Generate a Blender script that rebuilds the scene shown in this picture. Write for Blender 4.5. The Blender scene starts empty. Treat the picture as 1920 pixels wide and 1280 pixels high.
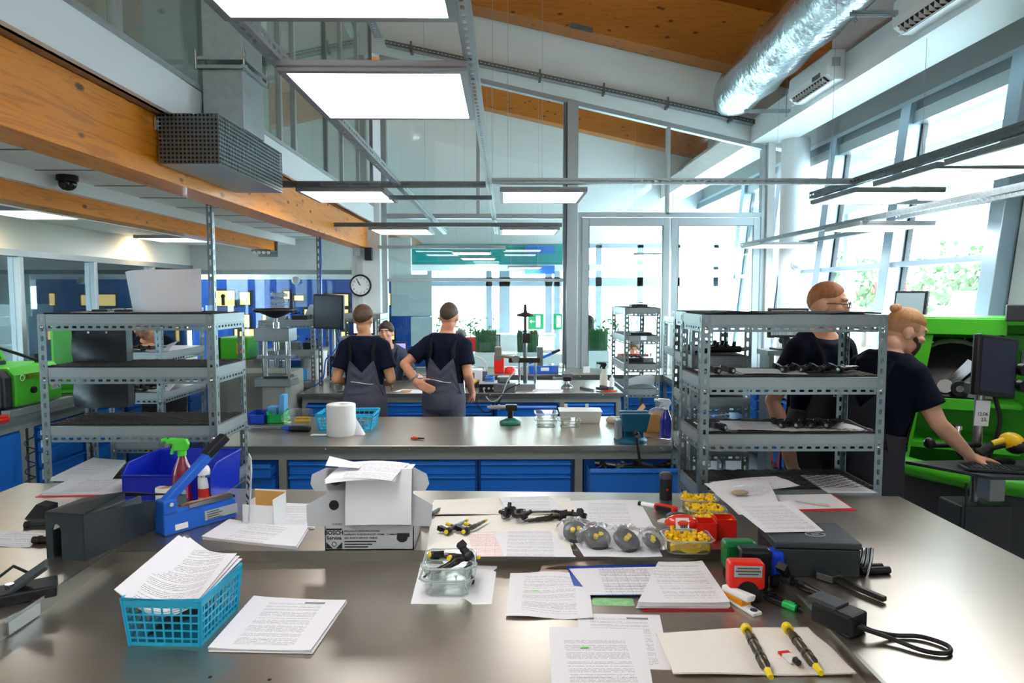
import bpy, bmesh, math, random
from mathutils import Vector, Matrix
random.seed(7)
R=math.radians; PI=math.pi
S=bpy.context.scene; COL=S.collection
# ---------------- camera, world, exposure ----------------
FPX=1280.; CH=1.85
TH=math.atan(88/1280); YAW=math.atan(12/1280*math.cos(TH))
cam=bpy.data.cameras.new('camera'); cam.sensor_width=36; cam.lens=24; cam.clip_start=.05; cam.clip_end=300
camo=bpy.data.objects.new('camera',cam); COL.objects.link(camo)
camo.location=(0,0,CH); camo.rotation_euler=(PI/2-TH,0,-YAW); S.camera=camo
S.view_settings.view_transform='Standard'; S.view_settings.look='None'
S.view_settings.exposure=1.3; S.view_settings.gamma=1
w=bpy.data.worlds.new('sky'); S.world=w; w.use_nodes=True
bg=w.node_tree.nodes['Background']; bg.inputs[0].default_value=(.80,.91,1,1); bg.inputs[1].default_value=12.0
LED_STRENGTH=5.0
# ---------------- pixel -> place on a real surface ----------------
def ray(px,py):
    x=(px-960)/FPX; y=-(py-640)/FPX
    d=(x, math.cos(TH)+math.sin(TH)*y, -math.sin(TH)+math.cos(TH)*y)
    c,s=math.cos(-YAW),math.sin(-YAW)
    return Vector((d[0]*c-d[1]*s, d[0]*s+d[1]*c, d[2]))
def onz(px,py,z): d=ray(px,py); t=(z-CH)/d.z; return Vector((d.x*t,d.y*t,z))
def ony(px,py,Y): d=ray(px,py); t=Y/d.y; return Vector((d.x*t,Y,CH+d.z*t))
def onx(px,py,X): d=ray(px,py); t=X/d.x; return Vector((X,d.y*t,CH+d.z*t))
# ---------------- materials ----------------
MATS={}
def lin(c):
    if isinstance(c,str):
        c=c.lstrip('#'); c=[int(c[i:i+2],16)/255 for i in (0,2,4)]
        c=[(v/12.92 if v<=.04045 else ((v+.055)/1.055)**2.4) for v in c]
    return (c[0],c[1],c[2],1)
def mat(name,col=(.8,.8,.8),rough=.5,metal=0,spec=.5,var=0,vscale=8,bump=0,bscale=40,stretch=None,trans=0,emis=None,estr=0,alpha=1,coat=0,ior=1.45,rvar=0):
    if name in MATS: return MATS[name]
    m=bpy.data.materials.new(name); m.use_nodes=True; nt=m.node_tree; N=nt.nodes; Lk=nt.links
    b=N['Principled BSDF']; c=lin(col)
    b.inputs['Base Color'].default_value=c; b.inputs['Roughness'].default_value=rough; b.inputs['Metallic'].default_value=metal
    b.inputs['Specular IOR Level'].default_value=spec; b.inputs['IOR'].default_value=ior
    b.inputs['Transmission Weight'].default_value=trans; b.inputs['Alpha'].default_value=alpha; b.inputs['Coat Weight'].default_value=coat
    if emis is not None:
        b.inputs['Emission Color'].default_value=lin(emis); b.inputs['Emission Strength'].default_value=estr
    if var or bump or rvar:
        tc=N.new('ShaderNodeTexCoord'); mp=N.new('ShaderNodeMapping'); Lk.new(tc.outputs['Object'],mp.inputs[0])
        if stretch: mp.inputs['Scale'].default_value=stretch
    if var or rvar:
        n=N.new('ShaderNodeTexNoise'); n.inputs['Scale'].default_value=vscale; n.inputs['Detail'].default_value=6; Lk.new(mp.outputs[0],n.inputs[0])
        if var:
            r=N.new('ShaderNodeMixRGB'); r.inputs[1].default_value=tuple(max(0,v*(1-var)) for v in c[:3])+(1,); r.inputs[2].default_value=tuple(min(1,v*(1+var)) for v in c[:3])+(1,)
            Lk.new(n.outputs['Fac'],r.inputs[0]); Lk.new(r.outputs[0],b.inputs['Base Color'])
        if rvar:
            q=N.new('ShaderNodeMapRange'); q.inputs[1].default_value=.15;q.inputs[2].default_value=.85
            q.inputs[3].default_value=max(.02,rough-rvar); q.inputs[4].default_value=rough+rvar
            Lk.new(n.outputs['Fac'],q.inputs[0]); Lk.new(q.outputs[0],b.inputs['Roughness'])
    if bump:
        n2=N.new('ShaderNodeTexNoise'); n2.inputs['Scale'].default_value=bscale; n2.inputs['Detail'].default_value=4; Lk.new(mp.outputs[0],n2.inputs[0])
        bm=N.new('ShaderNodeBump'); bm.inputs['Strength'].default_value=bump; bm.inputs['Distance'].default_value=.01
        Lk.new(n2.outputs['Fac'],bm.inputs['Height']); Lk.new(bm.outputs[0],b.inputs['Normal'])
    MATS[name]=m; return m
def glassmat(name,tint=(1,1,1),refl=.9,rough=.02,ior=1.5,milk=0):
    if name in MATS: return MATS[name]
    m=bpy.data.materials.new(name); m.use_nodes=True; nt=m.node_tree; N=nt.nodes; Lk=nt.links
    N.remove(N['Principled BSDF']); o=N['Material Output']
    t=N.new('ShaderNodeBsdfTransparent'); t.inputs[0].default_value=lin(tint)
    g=N.new('ShaderNodeBsdfGlossy'); g.inputs['Roughness'].default_value=rough; g.inputs[0].default_value=(refl,refl,refl,1)
    f=N.new('ShaderNodeFresnel'); gm=N.new('ShaderNodeNewGeometry')
    e1=N.new('ShaderNodeMath'); e1.operation='MULTIPLY_ADD'; e1.inputs[1].default_value=-2; e1.inputs[2].default_value=1; Lk.new(gm.outputs['Backfacing'],e1.inputs[0])
    e2=N.new('ShaderNodeMath'); e2.operation='POWER'; e2.inputs[0].default_value=ior; Lk.new(e1.outputs[0],e2.inputs[1]); Lk.new(e2.outputs[0],f.inputs[0])
    mx=N.new('ShaderNodeMixShader'); Lk.new(f.outputs[0],mx.inputs[0]); Lk.new(t.outputs[0],mx.inputs[1]); Lk.new(g.outputs[0],mx.inputs[2])
    out=mx
    if milk:
        d=N.new('ShaderNodeBsdfDiffuse'); d.inputs[0].default_value=(.9,.92,.94,1)
        m2=N.new('ShaderNodeMixShader'); m2.inputs[0].default_value=milk; Lk.new(mx.outputs[0],m2.inputs[1]); Lk.new(d.outputs[0],m2.inputs[2]); out=m2
    Lk.new(out.outputs[0],o.inputs[0]); MATS[name]=m; return m
def woodmat(name,base,dark,axis='Y',scale=1.0,knots=True):
    if name in MATS: return MATS[name]
    m=bpy.data.materials.new(name); m.use_nodes=True; nt=m.node_tree; N=nt.nodes; Lk=nt.links; b=N['Principled BSDF']
    b.inputs['Roughness'].default_value=.45; b.inputs['Coat Weight'].default_value=.04
    tc=N.new('ShaderNodeTexCoord'); mp=N.new('ShaderNodeMapping'); Lk.new(tc.outputs['Object'],mp.inputs[0])
    s={'Y':(14,1.0,14),'X':(1.0,14,14)}[axis]; mp.inputs['Scale'].default_value=tuple(v*scale for v in s)
    n=N.new('ShaderNodeTexNoise'); n.inputs['Scale'].default_value=1.6; n.inputs['Detail'].default_value=5; n.inputs['Distortion'].default_value=1.2; Lk.new(mp.outputs[0],n.inputs[0])
    wv=N.new('ShaderNodeMath'); wv.operation='MULTIPLY'; wv.inputs[1].default_value=22; Lk.new(n.outputs['Fac'],wv.inputs[0])
    sn=N.new('ShaderNodeMath'); sn.operation='SINE'; Lk.new(wv.outputs[0],sn.inputs[0])
    cr=N.new('ShaderNodeMapRange'); cr.inputs[1].default_value=-1; cr.inputs[2].default_value=1; Lk.new(sn.outputs[0],cr.inputs[0])
    pw=N.new('ShaderNodeMath'); pw.operation='POWER'; pw.inputs[1].default_value=3; Lk.new(cr.outputs[0],pw.inputs[0])
    ml=N.new('ShaderNodeMath'); ml.operation='MULTIPLY'; ml.inputs[1].default_value=.5; Lk.new(pw.outputs[0],ml.inputs[0])
    mx=N.new('ShaderNodeMixRGB'); mx.inputs[1].default_value=lin(base); mx.inputs[2].default_value=lin(dark); Lk.new(ml.outputs[0],mx.inputs[0])
    last=mx
    if knots:
        mp2=N.new('ShaderNodeMapping'); Lk.new(tc.outputs['Object'],mp2.inputs[0])
        mp2.inputs['Scale'].default_value={'Y':(7,4.5,9),'X':(4.5,7,9)}[axis]
        v=N.new('ShaderNodeTexVoronoi'); v.inputs['Scale'].default_value=1.; v.inputs['Randomness'].default_value=1; Lk.new(mp2.outputs[0],v.inputs[0])
        k=N.new('ShaderNodeMapRange'); k.inputs[1].default_value=.10; k.inputs[2].default_value=.17; k.inputs[3].default_value=.85; k.inputs[4].default_value=0; Lk.new(v.outputs['Distance'],k.inputs[0])
        m3=N.new('ShaderNodeMixRGB'); m3.inputs[2].default_value=lin('#4a2408'); Lk.new(k.outputs[0],m3.inputs[0]); Lk.new(mx.outputs[0],m3.inputs[1]); last=m3
    Lk.new(last.outputs[0],b.inputs['Base Color']); MATS[name]=m; return m
def emat(name,col,strength):
    if name in MATS: return MATS[name]
    m=bpy.data.materials.new(name); m.use_nodes=True; N=m.node_tree.nodes; N.remove(N['Principled BSDF'])
    e=N.new('ShaderNodeEmission'); e.inputs[0].default_value=lin(col); e.inputs[1].default_value=strength
    m.node_tree.links.new(e.outputs[0],N['Material Output'].inputs[0]); MATS[name]=m; return m
def papermat(name,kind='text',seed=0.,w=.21,h=.297,base='#e5e3e6',ink='#55555c'):
    """white sheet printed with rows of words; local x across, y up the page, origin at the sheet's centre"""
    if name in MATS: return MATS[name]
    m=bpy.data.materials.new(name); m.use_nodes=True; nt=m.node_tree; N=nt.nodes; Lk=nt.links; b=N['Principled BSDF']
    b.inputs['Roughness'].default_value=.75; b.inputs['Specular IOR Level'].default_value=.25
    def math_(op,a,bb=None,cc=None):
        n=N.new('ShaderNodeMath'); n.operation=op
        for i,v in enumerate((a,bb,cc)):
            if v is None: continue
            if isinstance(v,(int,float)): n.inputs[i].default_value=v
            else: Lk.new(v,n.inputs[i])
        return n.outputs[0]
    tc=N.new('ShaderNodeTexCoord'); sp=N.new('ShaderNodeSeparateXYZ'); Lk.new(tc.outputs['Object'],sp.inputs[0]); x,y=sp.outputs[0],sp.outputs[1]
    pitch=.0065 if kind!='table' else .011
    ly=math_('DIVIDE',y,pitch); row=math_('FLOOR',ly); fr=math_('FRACT',ly)
    inrow=math_('MULTIPLY',math_('GREATER_THAN',fr,.32),math_('LESS_THAN',fr,.66))
    cm=N.new('ShaderNodeCombineXYZ'); Lk.new(math_('MULTIPLY',x,300),cm.inputs[0]); Lk.new(math_('MULTIPLY',row,3.37),cm.inputs[1]); cm.inputs[2].default_value=seed
    wn=N.new('ShaderNodeTexNoise'); wn.inputs['Scale'].default_value=1.; wn.inputs['Detail'].default_value=1; Lk.new(cm.outputs[0],wn.inputs[0])
    word=math_('GREATER_THAN',wn.outputs['Fac'],.43)
    # row length and blank rows
    c2=N.new('ShaderNodeCombineXYZ'); Lk.new(math_('MULTIPLY',row,.83),c2.inputs[0]); c2.inputs[1].default_value=seed+3
    wr=N.new('ShaderNodeTexNoise'); wr.inputs['Scale'].default_value=1.; wr.inputs['Detail'].default_value=0; Lk.new(c2.outputs[0],wr.inputs[0])
    keep=math_('GREATER_THAN',wr.outputs['Fac'],.42)
    mx_=math_('LESS_THAN',math_('ABSOLUTE',x),w*.40); my=math_('LESS_THAN',math_('ABSOLUTE',y),h*.43)
    ink_=math_('MULTIPLY',math_('MULTIPLY',inrow,word),math_('MULTIPLY',keep,math_('MULTIPLY',mx_,my)))
    ink_=math_('MULTIPLY',ink_,.62)
    if kind=='table':
        g1=math_('LESS_THAN',math_('FRACT',math_('DIVIDE',y,.022)),.06); g2=math_('LESS_THAN',math_('FRACT',math_('DIVIDE',x,.034)),.035)
        grid=math_('MULTIPLY',math_('MAXIMUM',g1,g2),math_('MULTIPLY',math_('LESS_THAN',math_('ABSOLUTE',x),w*.42),math_('LESS_THAN',math_('ABSOLUTE',y),h*.36)))
        ink_=math_('MAXIMUM',ink_,math_('MULTIPLY',grid,.6))
    if kind=='form':
        hb=math_('MULTIPLY',math_('GREATER_THAN',y,h*.40),math_('LESS_THAN',y,h*.44)); hx=math_('MULTIPLY',math_('GREATER_THAN',x,w*.12),math_('LESS_THAN',x,w*.42))
        ink_=math_('MAXIMUM',ink_,math_('MULTIPLY',math_('MULTIPLY',hb,hx),.8))
    if kind=='blank': ink_=math_('MULTIPLY',ink_,0.)
    mx=N.new('ShaderNodeMixRGB'); mx.inputs[1].default_value=lin(base); mx.inputs[2].default_value=lin(ink); Lk.new(ink_,mx.inputs[0]); Lk.new(mx.outputs[0],b.inputs['Base Color'])
    MATS[name]=m; return m
def cr(pts,k=6):
    pts=[Vector(p) for p in pts]; out=[]
    for i in range(len(pts)-1):
        a=pts[max(0,i-1)]; b=pts[i]; c=pts[i+1]; d=pts[min(len(pts)-1,i+2)]
        for j in range(k):
            t=j/k; out.append(.5*((2*b)+(c-a)*t+(2*a-5*b+4*c-d)*t*t+(3*b-a-3*c+d)*t**3))
    return out+[pts[-1]]
# ---------------- mesh builder ----------------
class MB:
    def __init__(s): s.v=[]; s.f=[]; s.sm=[]
    def add(s,vs,fs,smooth=False):
        o=len(s.v); s.v+= [tuple(v) for v in vs]; s.f+=[tuple(i+o for i in f) for f in fs]; s.sm+=[smooth]*len(fs); return s
    def box(s,x0,x1,y0,y1,z0,z1):
        return s.add([(x0,y0,z0),(x1,y0,z0),(x1,y1,z0),(x0,y1,z0),(x0,y0,z1),(x1,y0,z1),(x1,y1,z1),(x0,y1,z1)],
            [(3,2,1,0),(4,5,6,7),(0,1,5,4),(1,2,6,5),(2,3,7,6),(3,0,4,7)])
    def bx(s,c,d,rot=(0,0,0)):
        m=Matrix.Translation(c)@(Matrix.Rotation(rot[2],4,'Z')@Matrix.Rotation(rot[1],4,'Y')@Matrix.Rotation(rot[0],4,'X'))
        t=MB().box(-d[0]/2,d[0]/2,-d[1]/2,d[1]/2,-d[2]/2,d[2]/2); return s.add([m@Vector(v) for v in t.v],t.f)
    def hexa(s,b4,t4):  # bottom 4, top 4 (ccw)
        return s.add(list(b4)+list(t4),[(3,2,1,0),(4,5,6,7),(0,1,5,4),(1,2,6,5),(2,3,7,6),(3,0,4,7)])
    def beam(s,p0,p1,w,h,up=(0,0,1)):
        p0,p1=Vector(p0),Vector(p1); d=(p1-p0).normalized(); u=Vector(up); r=d.cross(u)
        if r.length<1e-5: u=Vector((0,1,0)); r=d.cross(u)
        r.normalize(); u=r.cross(d); a=r*w/2; b=u*h/2
        return s.add([p0-a-b,p0+a-b,p0+a+b,p0-a+b,p1-a-b,p1+a-b,p1+a+b,p1-a+b],[(0,1,2,3),(7,6,5,4),(0,4,5,1),(1,5,6,2),(2,6,7,3),(3,7,4,0)])
    def cyl(s,p0,p1,r0,r1=None,n=14,cap=True,smooth=True):
        return s.tube([p0,p1],[r0,r0 if r1 is None else r1],n,cap,smooth)
    def tube(s,pts,r,n=8,cap=True,smooth=True,closed=False):
        pts=[Vector(p) for p in pts]; k=len(pts); rs=r if isinstance(r,(list,tuple)) else [r]*k
        t0=(pts[1]-pts[0]).normalized(); a=Vector((0,0,1)) if abs(t0.z)<.9 else Vector((1,0,0)); u=t0.cross(a).normalized()
        vs=[];fs=[]
        for i,p in enumerate(pts):
            t=((pts[(i+1)%k]-pts[i-1]) if closed else (pts[min(i+1,k-1)]-pts[max(i-1,0)]))
            if t.length<1e-9: t=t0
            t=t.normalized(); u=(u-t*u.dot(t)); u=u.normalized() if u.length>1e-6 else t.orthogonal().normalized(); w_=t.cross(u)
            for j in range(n):
                an=2*PI*j/n; vs.append(p+(u*math.cos(an)+w_*math.sin(an))*rs[i])
        for i in range(k if closed else k-1):
            i2=(i+1)%k
            for j in range(n):
                j2=(j+1)%n; fs.append((i*n+j,i*n+j2,i2*n+j2,i2*n+j))
        s.add(vs,fs,smooth)
        if cap and not closed:
            s.add(vs[:n],[tuple(range(n))[::-1]]); s.add(vs[-n:],[tuple(range(n))])
        return s
    def cable(s,pts,r,n=8):
        return s.tube(cr(pts),r,n)
    def lathe(s,prof,n=24,c=(0,0,0),M=None,smooth=True,capb=True,capt=True):
        c=Vector(c); vs=[];fs=[]
        for r,z in prof:
            for j in range(n):
                a=2*PI*j/n; v=Vector((r*math.cos(a),r*math.sin(a),z)); v=(M@v if M else v)+c; vs.append(v)
        for i in range(len(prof)-1):
            for j in range(n):
                j2=(j+1)%n; fs.append((i*n+j,i*n+j2,(i+1)*n+j2,(i+1)*n+j))
        s.add(vs,fs,smooth)
        if capb and prof[0][0]>1e-6: s.add(vs[:n],[tuple(range(n))[::-1]])
        if capt and prof[-1][0]>1e-6: s.add(vs[-n:],[tuple(range(n))])
        return s
    def prism(s,poly,z0,z1,M=None):
        n=len(poly); vs=[Vector((x,y,z0)) for x,y in poly]+[Vector((x,y,z1)) for x,y in poly]
        if M: vs=[M@v for v in vs]
        return s.add(vs,[tuple(range(n))[::-1],tuple(range(n,2*n))]+[(i,(i+1)%n,n+(i+1)%n,n+i) for i in range(n)])
    def sheet(s,nx,ny,fn,t=0,smooth=True):
        vs=[Vector(fn(i/nx,j/ny)) for j in range(ny+1) for i in range(nx+1)]
        fs=[(j*(nx+1)+i,j*(nx+1)+i+1,(j+1)*(nx+1)+i+1,(j+1)*(nx+1)+i) for j in range(ny) for i in range(nx)]
        s.add(vs,fs,smooth)
        if t:
            o=len(vs); v2=[v-Vector((0,0,t)) for v in vs]; s.add(v2,[f[::-1] for f in fs],smooth)
            ring=[i for i in range(nx+1)]+[(j*(nx+1)+nx) for j in range(1,ny+1)]+[ny*(nx+1)+i for i in range(nx-1,-1,-1)]+[j*(nx+1) for j in range(ny-1,0,-1)]
            rv=[vs[i] for i in ring]+[v2[i] for i in ring]; k=len(ring)
            s.add(rv,[(i,k+i,k+(i+1)%k,(i+1)%k) for i in range(k)])
        return s
    def ball(s,c,r,n=12,m=8,sc=(1,1,1)):
        c=Vector(c); vs=[];fs=[]
        for i in range(m+1):
            t=PI*i/m
            for j in range(n):
                a=2*PI*j/n; vs.append(c+Vector((r*sc[0]*math.sin(t)*math.cos(a),r*sc[1]*math.sin(t)*math.sin(a),-r*sc[2]*math.cos(t))))
        for i in range(m):
            for j in range(n): fs.append((i*n+j,i*n+(j+1)%n,(i+1)*n+(j+1)%n,(i+1)*n+j))
        return s.add(vs,fs,True)
    def strip(s,p0,u,v,L,W,pitch,hl,hw,t=.002,both=False):
        """perforated flat bar: from p0 along u (length L), across v (width W), row of slotted holes, sheet thickness t"""
        p0,u,v=Vector(p0),Vector(u).normalized(),Vector(v).normalized(); nn=u.cross(v)*t
        n=max(1,int(round(L/pitch))); pitch=L/n; hl=min(hl,pitch*.8)
        a=hl/2; b=hw/2; k=min(a,b)*.5
        hole=[(-a,-b+k),(-a+k,-b),(a-k,-b),(a,-b+k),(a,b-k),(a-k,b),(-a+k,b),(-a,b-k)]
        P=pitch/2; Q=W/2; out=[(-P,-b+k),(-a+k,-Q),(a-k,-Q),(P,-b+k),(P,b-k),(a-k,Q),(-a+k,Q),(-P,b-k)]
        cor={0:(-P,-Q),2:(P,-Q),4:(P,Q),6:(-P,Q)}
        for i in range(n):
            c=p0+u*(pitch*(i+.5))+v*(W/2)
            def pt(q,lv): return c+u*q[0]+v*q[1]+nn*lv
            vs=[];fs=[]
            for lv in (0,1):
                vs+=[pt(q,lv) for q in hole]+[pt(q,lv) for q in out]+[pt(cor[q],lv) for q in (0,2,4,6)]
            for lv,o in ((0,0),(1,20)):
                F=[]
                for j in range(8):
                    j2=(j+1)%8
                    if j in (0,2,4,6): F.append((j,8+j,16+j//2,8+j2,j2))
                    else: F.append((j,8+j,8+j2,j2))
                F=[tuple(o+x for x in f) for f in F]
                fs+= F if lv==1 else [f[::-1] for f in F]
            for j in range(8):
                j2=(j+1)%8; fs.append((j,j2,20+j2,20+j))
            fs+=[(16,8+1,8+2,17,37,28+2,28+1,36),(18,8+5,8+6,19,39,28+6,28+5,38)]
            if i==0: fs.append((19,8+7,8,16,36,28,28+7,39))
            if i==n-1: fs.append((17,8+3,8+4,18,38,28+4,28+3,37))
            s.add(vs,fs)
        return s
    def xf(s,M): s.v=[tuple(M@Vector(v)) for v in s.v]; return s
    def mesh(s,name):
        me=bpy.data.meshes.new(name); me.from_pydata(s.v,[],s.f); me.polygons.foreach_set('use_smooth',s.sm); me.update(); return me
def link(name,me,m,parent=None,loc=None,rot=None):
    o=bpy.data.objects.new(name,me); COL.objects.link(o)
    if m is not None and me is not None and len(me.materials)==0: me.materials.append(m)
    if parent: o.parent=parent
    if loc is not None: o.location=loc
    if rot is not None: o.rotation_euler=rot
    return o
def part(name,mb,m,parent=None,bev=0,label=None,loc=None,rot=None,seg=2):
    o=link(name,mb.mesh(name),m,parent,loc,rot)
    if bev:
        b=o.modifiers.new('bevel','BEVEL'); b.width=bev; b.segments=seg; b.limit_method='ANGLE'; b.angle_limit=R(40)
    if label: o['label']=label
    return o
def tag(o,label,cat,group=None,kind=None):
    o['label']=label; o['category']=cat
    if group: o['group']=group
    if kind: o['kind']=kind
    return o
def thing(name,label,cat,loc=(0,0,0),rz=0,group=None):
    o=bpy.data.objects.new(name,None); COL.objects.link(o); o.empty_display_size=.05; o.location=loc; o.rotation_euler=(0,0,rz); return tag(o,label,cat,group)
def struct(name,mb,m,label=None,parent=None,bev=0):
    o=part(name,mb,m,parent,bev)
    if parent is None: o['kind']='structure'; o['label']=label or name.replace('_',' '); 
    return o
def solo(name,mb,m,label,cat,loc=(0,0,0),rz=0,group=None,bev=0,rot=None):
    o=part(name,mb,m,None,bev,loc=loc,rot=rot or (0,0,rz)); return tag(o,label,cat,group)
def dup(src,label=None,loc=None,rot=None,group=None):
    def cp(o,p):
        c=o.copy(); COL.objects.link(c); c.parent=p
        for ch in list(o.children): cp(ch,c)
        return c
    c=cp(src,None)
    if label: c['label']=label
    if loc is not None: c.location=loc
    if rot is not None: c.rotation_euler=rot
    if group: c['group']=group
    return c
def text(body,size,m,parent=None,loc=(0,0,0),rot=(0,0,0),name='lettering',align='CENTER',ext=.0004,bold=0):
    cu=bpy.data.curves.new('t','FONT'); cu.body=body; cu.size=size; cu.align_x=align; cu.align_y='CENTER'; cu.extrude=ext; cu.offset=bold; cu.resolution_u=2
    t=bpy.data.objects.new('t',cu); COL.objects.link(t); dg=bpy.context.evaluated_depsgraph_get()
    me=bpy.data.meshes.new_from_object(t.evaluated_get(dg)); bpy.data.objects.remove(t); bpy.data.curves.remove(cu)
    me.materials.clear(); me.materials.append(m); return link(name,me,m,parent,loc,rot)
# palette
WHITE=mat('white_paint','#e9ecec',.55,var=.03,vscale=3)
WALLW=mat('wall_paint','#dfe5e4',.6,var=.03,vscale=2)
ALU=mat('aluminium_frame','#a9b0b2',.35,.55,var=.05,vscale=20)
ALUD=mat('aluminium_dark','#7b8387',.35,.6)
GALV=mat('galvanised_steel','#a4adb0',.38,.75,var=.22,vscale=24,rvar=.1)
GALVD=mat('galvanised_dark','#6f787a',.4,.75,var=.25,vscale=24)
ZINC=mat('zinc_rack','#7f898b',.38,.6,var=.16,vscale=30)
STEEL=mat('brushed_steel','#bdb3a7',.30,.95,var=.05,vscale=6,stretch=(1,6,1))
STEELB=mat('steel_edge','#8d8b86',.3,.85,var=.15,vscale=8)
GREYP=mat('grey_powder','#8b8c84',.45,.1,var=.05)
BLUEP=mat('blue_powder','#176ac6',.35,0,var=.05,vscale=5)
BLUED=mat('blue_dark','#0b3f86',.4)
BLACK=mat('black_plastic','#15161a',.45)
BLACKR=mat('black_rubber','#17171a',.8,bump=.2,bscale=200)
DGREY=mat('dark_grey','#33373c',.45)
GREEN=mat('green_powder','#46b523',.35,var=.04)
CHROME=mat('chrome','#c9ccd0',.12,1)
STEELM=mat('machined_steel','#8f9296',.28,.95,var=.15,vscale=30)
GUNM=mat('gunmetal','#3b3835',.35,.8,var=.3,vscale=40)
PAPER=mat('paper_plain','#e4e3e7',.7,spec=.2)
RED=mat('red_plastic','#e02314',.35)
YEL=mat('yellow_plastic','#f2d410',.4,var=.06)
YELK=mat('yellow_cap','#f5c816',.45,var=.1)
CYAN=mat('cyan_plastic','#27b7e0',.35)
BLUEPL=mat('blue_plastic','#1226b0',.32)
GREENPL=mat('green_plastic','#0d9a45',.38)
GLASS=glassmat('clear_glass',(.90,.97,.96),.9)
TGLASS=glassmat('thick_glass',(.93,.96,.95),1.0,.01,1.6,milk=.04)
LED=emat('led_diffuser','#fbfdff',LED_STRENGTH)
PLASTW=mat('white_plastic','#eceded',.4)
# ---------------- the room shell ----------------
GLULAM=woodmat('glulam_beam','#e48a12','#b05c08','Y')
GLULX=woodmat('glulam_rafter','#bd7428','#955718','X',knots=True)
FLOORM=mat('floor_tile','#9aa0a2',.35,var=.06,vscale=1.5)
struct('floor',MB().box(-8,9,-3,22,-.1,0),FLOORM,'smooth light grey workshop floor')
PY=8.9      # glazed partition
# roof deck over everything, sloping down to the right
def roofz(x): return 5.371-.222*(x+.44)
b=MB(); zt=[(x,roofz(x)+.72) for x in (-8,4.2)]
b.hexa([(-8,-3,zt[0][1]),(4.2,-3,zt[1][1]),(4.2,22,zt[1][1]),(-8,22,zt[0][1])],[(-8,-3,zt[0][1]+.15),(4.2,-3,zt[1][1]+.15),(4.2,22,zt[1][1]+.15),(-8,22,zt[0][1]+.15)])
struct('ceiling',b,GLULX,'sloping brown timber roof deck high above')
def rafter(y0,y1,x0,x1,depth,label,i):
    b=MB(); z0,z1=roofz(x0),roofz(x1)
    b.hexa([(x0,y0,z0),(x1,y0,z1),(x1,y1,z1),(x0,y1,z0)],[(x0,y0,z0+depth),(x1,y0,z1+depth),(x1,y1,z1+depth),(x0,y1,z0+depth)])
    o=struct('trim_%d'%i,b,GLULX,label); return o
rafter(8.55,8.88,-5,4.2,.72,'deep brown laminated timber rafter above the glazed partition',1)
b=MB(); yy=14.0
x0,x1=-5,4.4; dz=.16
b.hexa([(x0,yy-.3,roofz(x0)+dz),(x1,yy-.3,roofz(x1)+dz),(x1,yy,roofz(x1)+dz),(x0,yy,roofz(x0)+dz)],[(x0,yy-.3,roofz(x0)+.7),(x1,yy-.3,roofz(x1)+.7),(x1,yy,roofz(x1)+.7),(x0,yy,roofz(x0)+.7)])
struct('trim_2',b,GLULX,'brown timber rafter in the far hall seen through upper glass')
# partition: white gable band above the glass
gr=lambda x: 4.592-.2262*(x+.29)     # glass head line
b=MB(); 
b.hexa([(-1.72,PY,gr(-1.72)),(3.6,PY,gr(3.6)),(3.6,PY+.15,gr(3.6)),(-1.72,PY+.15,gr(-1.72))],[(-1.72,PY,roofz(-1.72)+.05),(3.6,PY,roofz(3.6)+.05),(3.6,PY+.15,roofz(3.6)+.05),(-1.72,PY+.15,roofz(-1.72)+.05)])
struct('wall_end',b,WALLW,'white plaster gable band above the glazed partition')
# partition frame: each profile its own piece of window_1
win=struct('window_1',MB().beam((-1.56,PY+.05,gr(-1.56)-.03),(3.36,PY+.05,gr(3.36)-.03),.09,.06),ALU,'tall grey aluminium glazed partition across the end of the workshop')
def prof(x0,x1,z0,z1,y0=PY,y1=PY+.1,nm='mullion',m=ALU,par=None): return part(nm,MB().box(x0,x1,y0,y1,z0,z1),m,par or win,bev=.004)
prof(-1.60,-1.53,.0,gr(-1.56))
prof(-.375,-.33,2.88,gr(-.35)-.05)
prof(.79,.93,0,gr(.86)-.03,PY-.06,PY+.12)
prof(.745,.785,0,gr(.78)-.05,PY,PY+.1,m=ALUD)
prof(2.08,2.12,2.88,gr(2.1)-.05)
prof(3.31,3.37,0,gr(3.33)-.03)
prof(-1.53,.75,2.83,2.89,nm='transom'); prof(.93,3.31,2.85,2.91,nm='transom'); prof(-1.53,.75,.82,.90,nm='transom'); prof(.93,.99,.0,2.85)
prof(-1.53,.75,2.02,2.055,nm='transom')
# glass panes
def pane(x0,x1,z0,z1,zb=None,par=win,y=PY+.05):
    zb=z1 if zb is None else zb
    return part('pane',MB().hexa([(x0,y,z0),(x1,y,z0),(x1,y+.008,z0),(x0,y+.008,z0)],[(x0,y,z1),(x1,y,zb),(x1,y+.008,zb),(x0,y+.008,z1)]),GLASS,par)
pane(-1.53,-.375,2.89,gr(-1.53)-.06,gr(-.375)-.06); pane(-.33,.75,2.89,gr(-.33)-.06,gr(.75)-.06)
pane(.93,2.08,2.91,gr(.93)-.06,gr(2.08)-.06); pane(2.12,3.31,2.91,gr(2.12)-.06,gr(3.31)-.06)
pane(-1.53,.75,.90,2.02); pane(-1.53,.75,2.055,2.83)
part('kick_panel',MB().box(-1.53,.75,PY+.02,PY+.08,0,.82),mat('grey_panel','#9aa0a0',.5),win)
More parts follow.
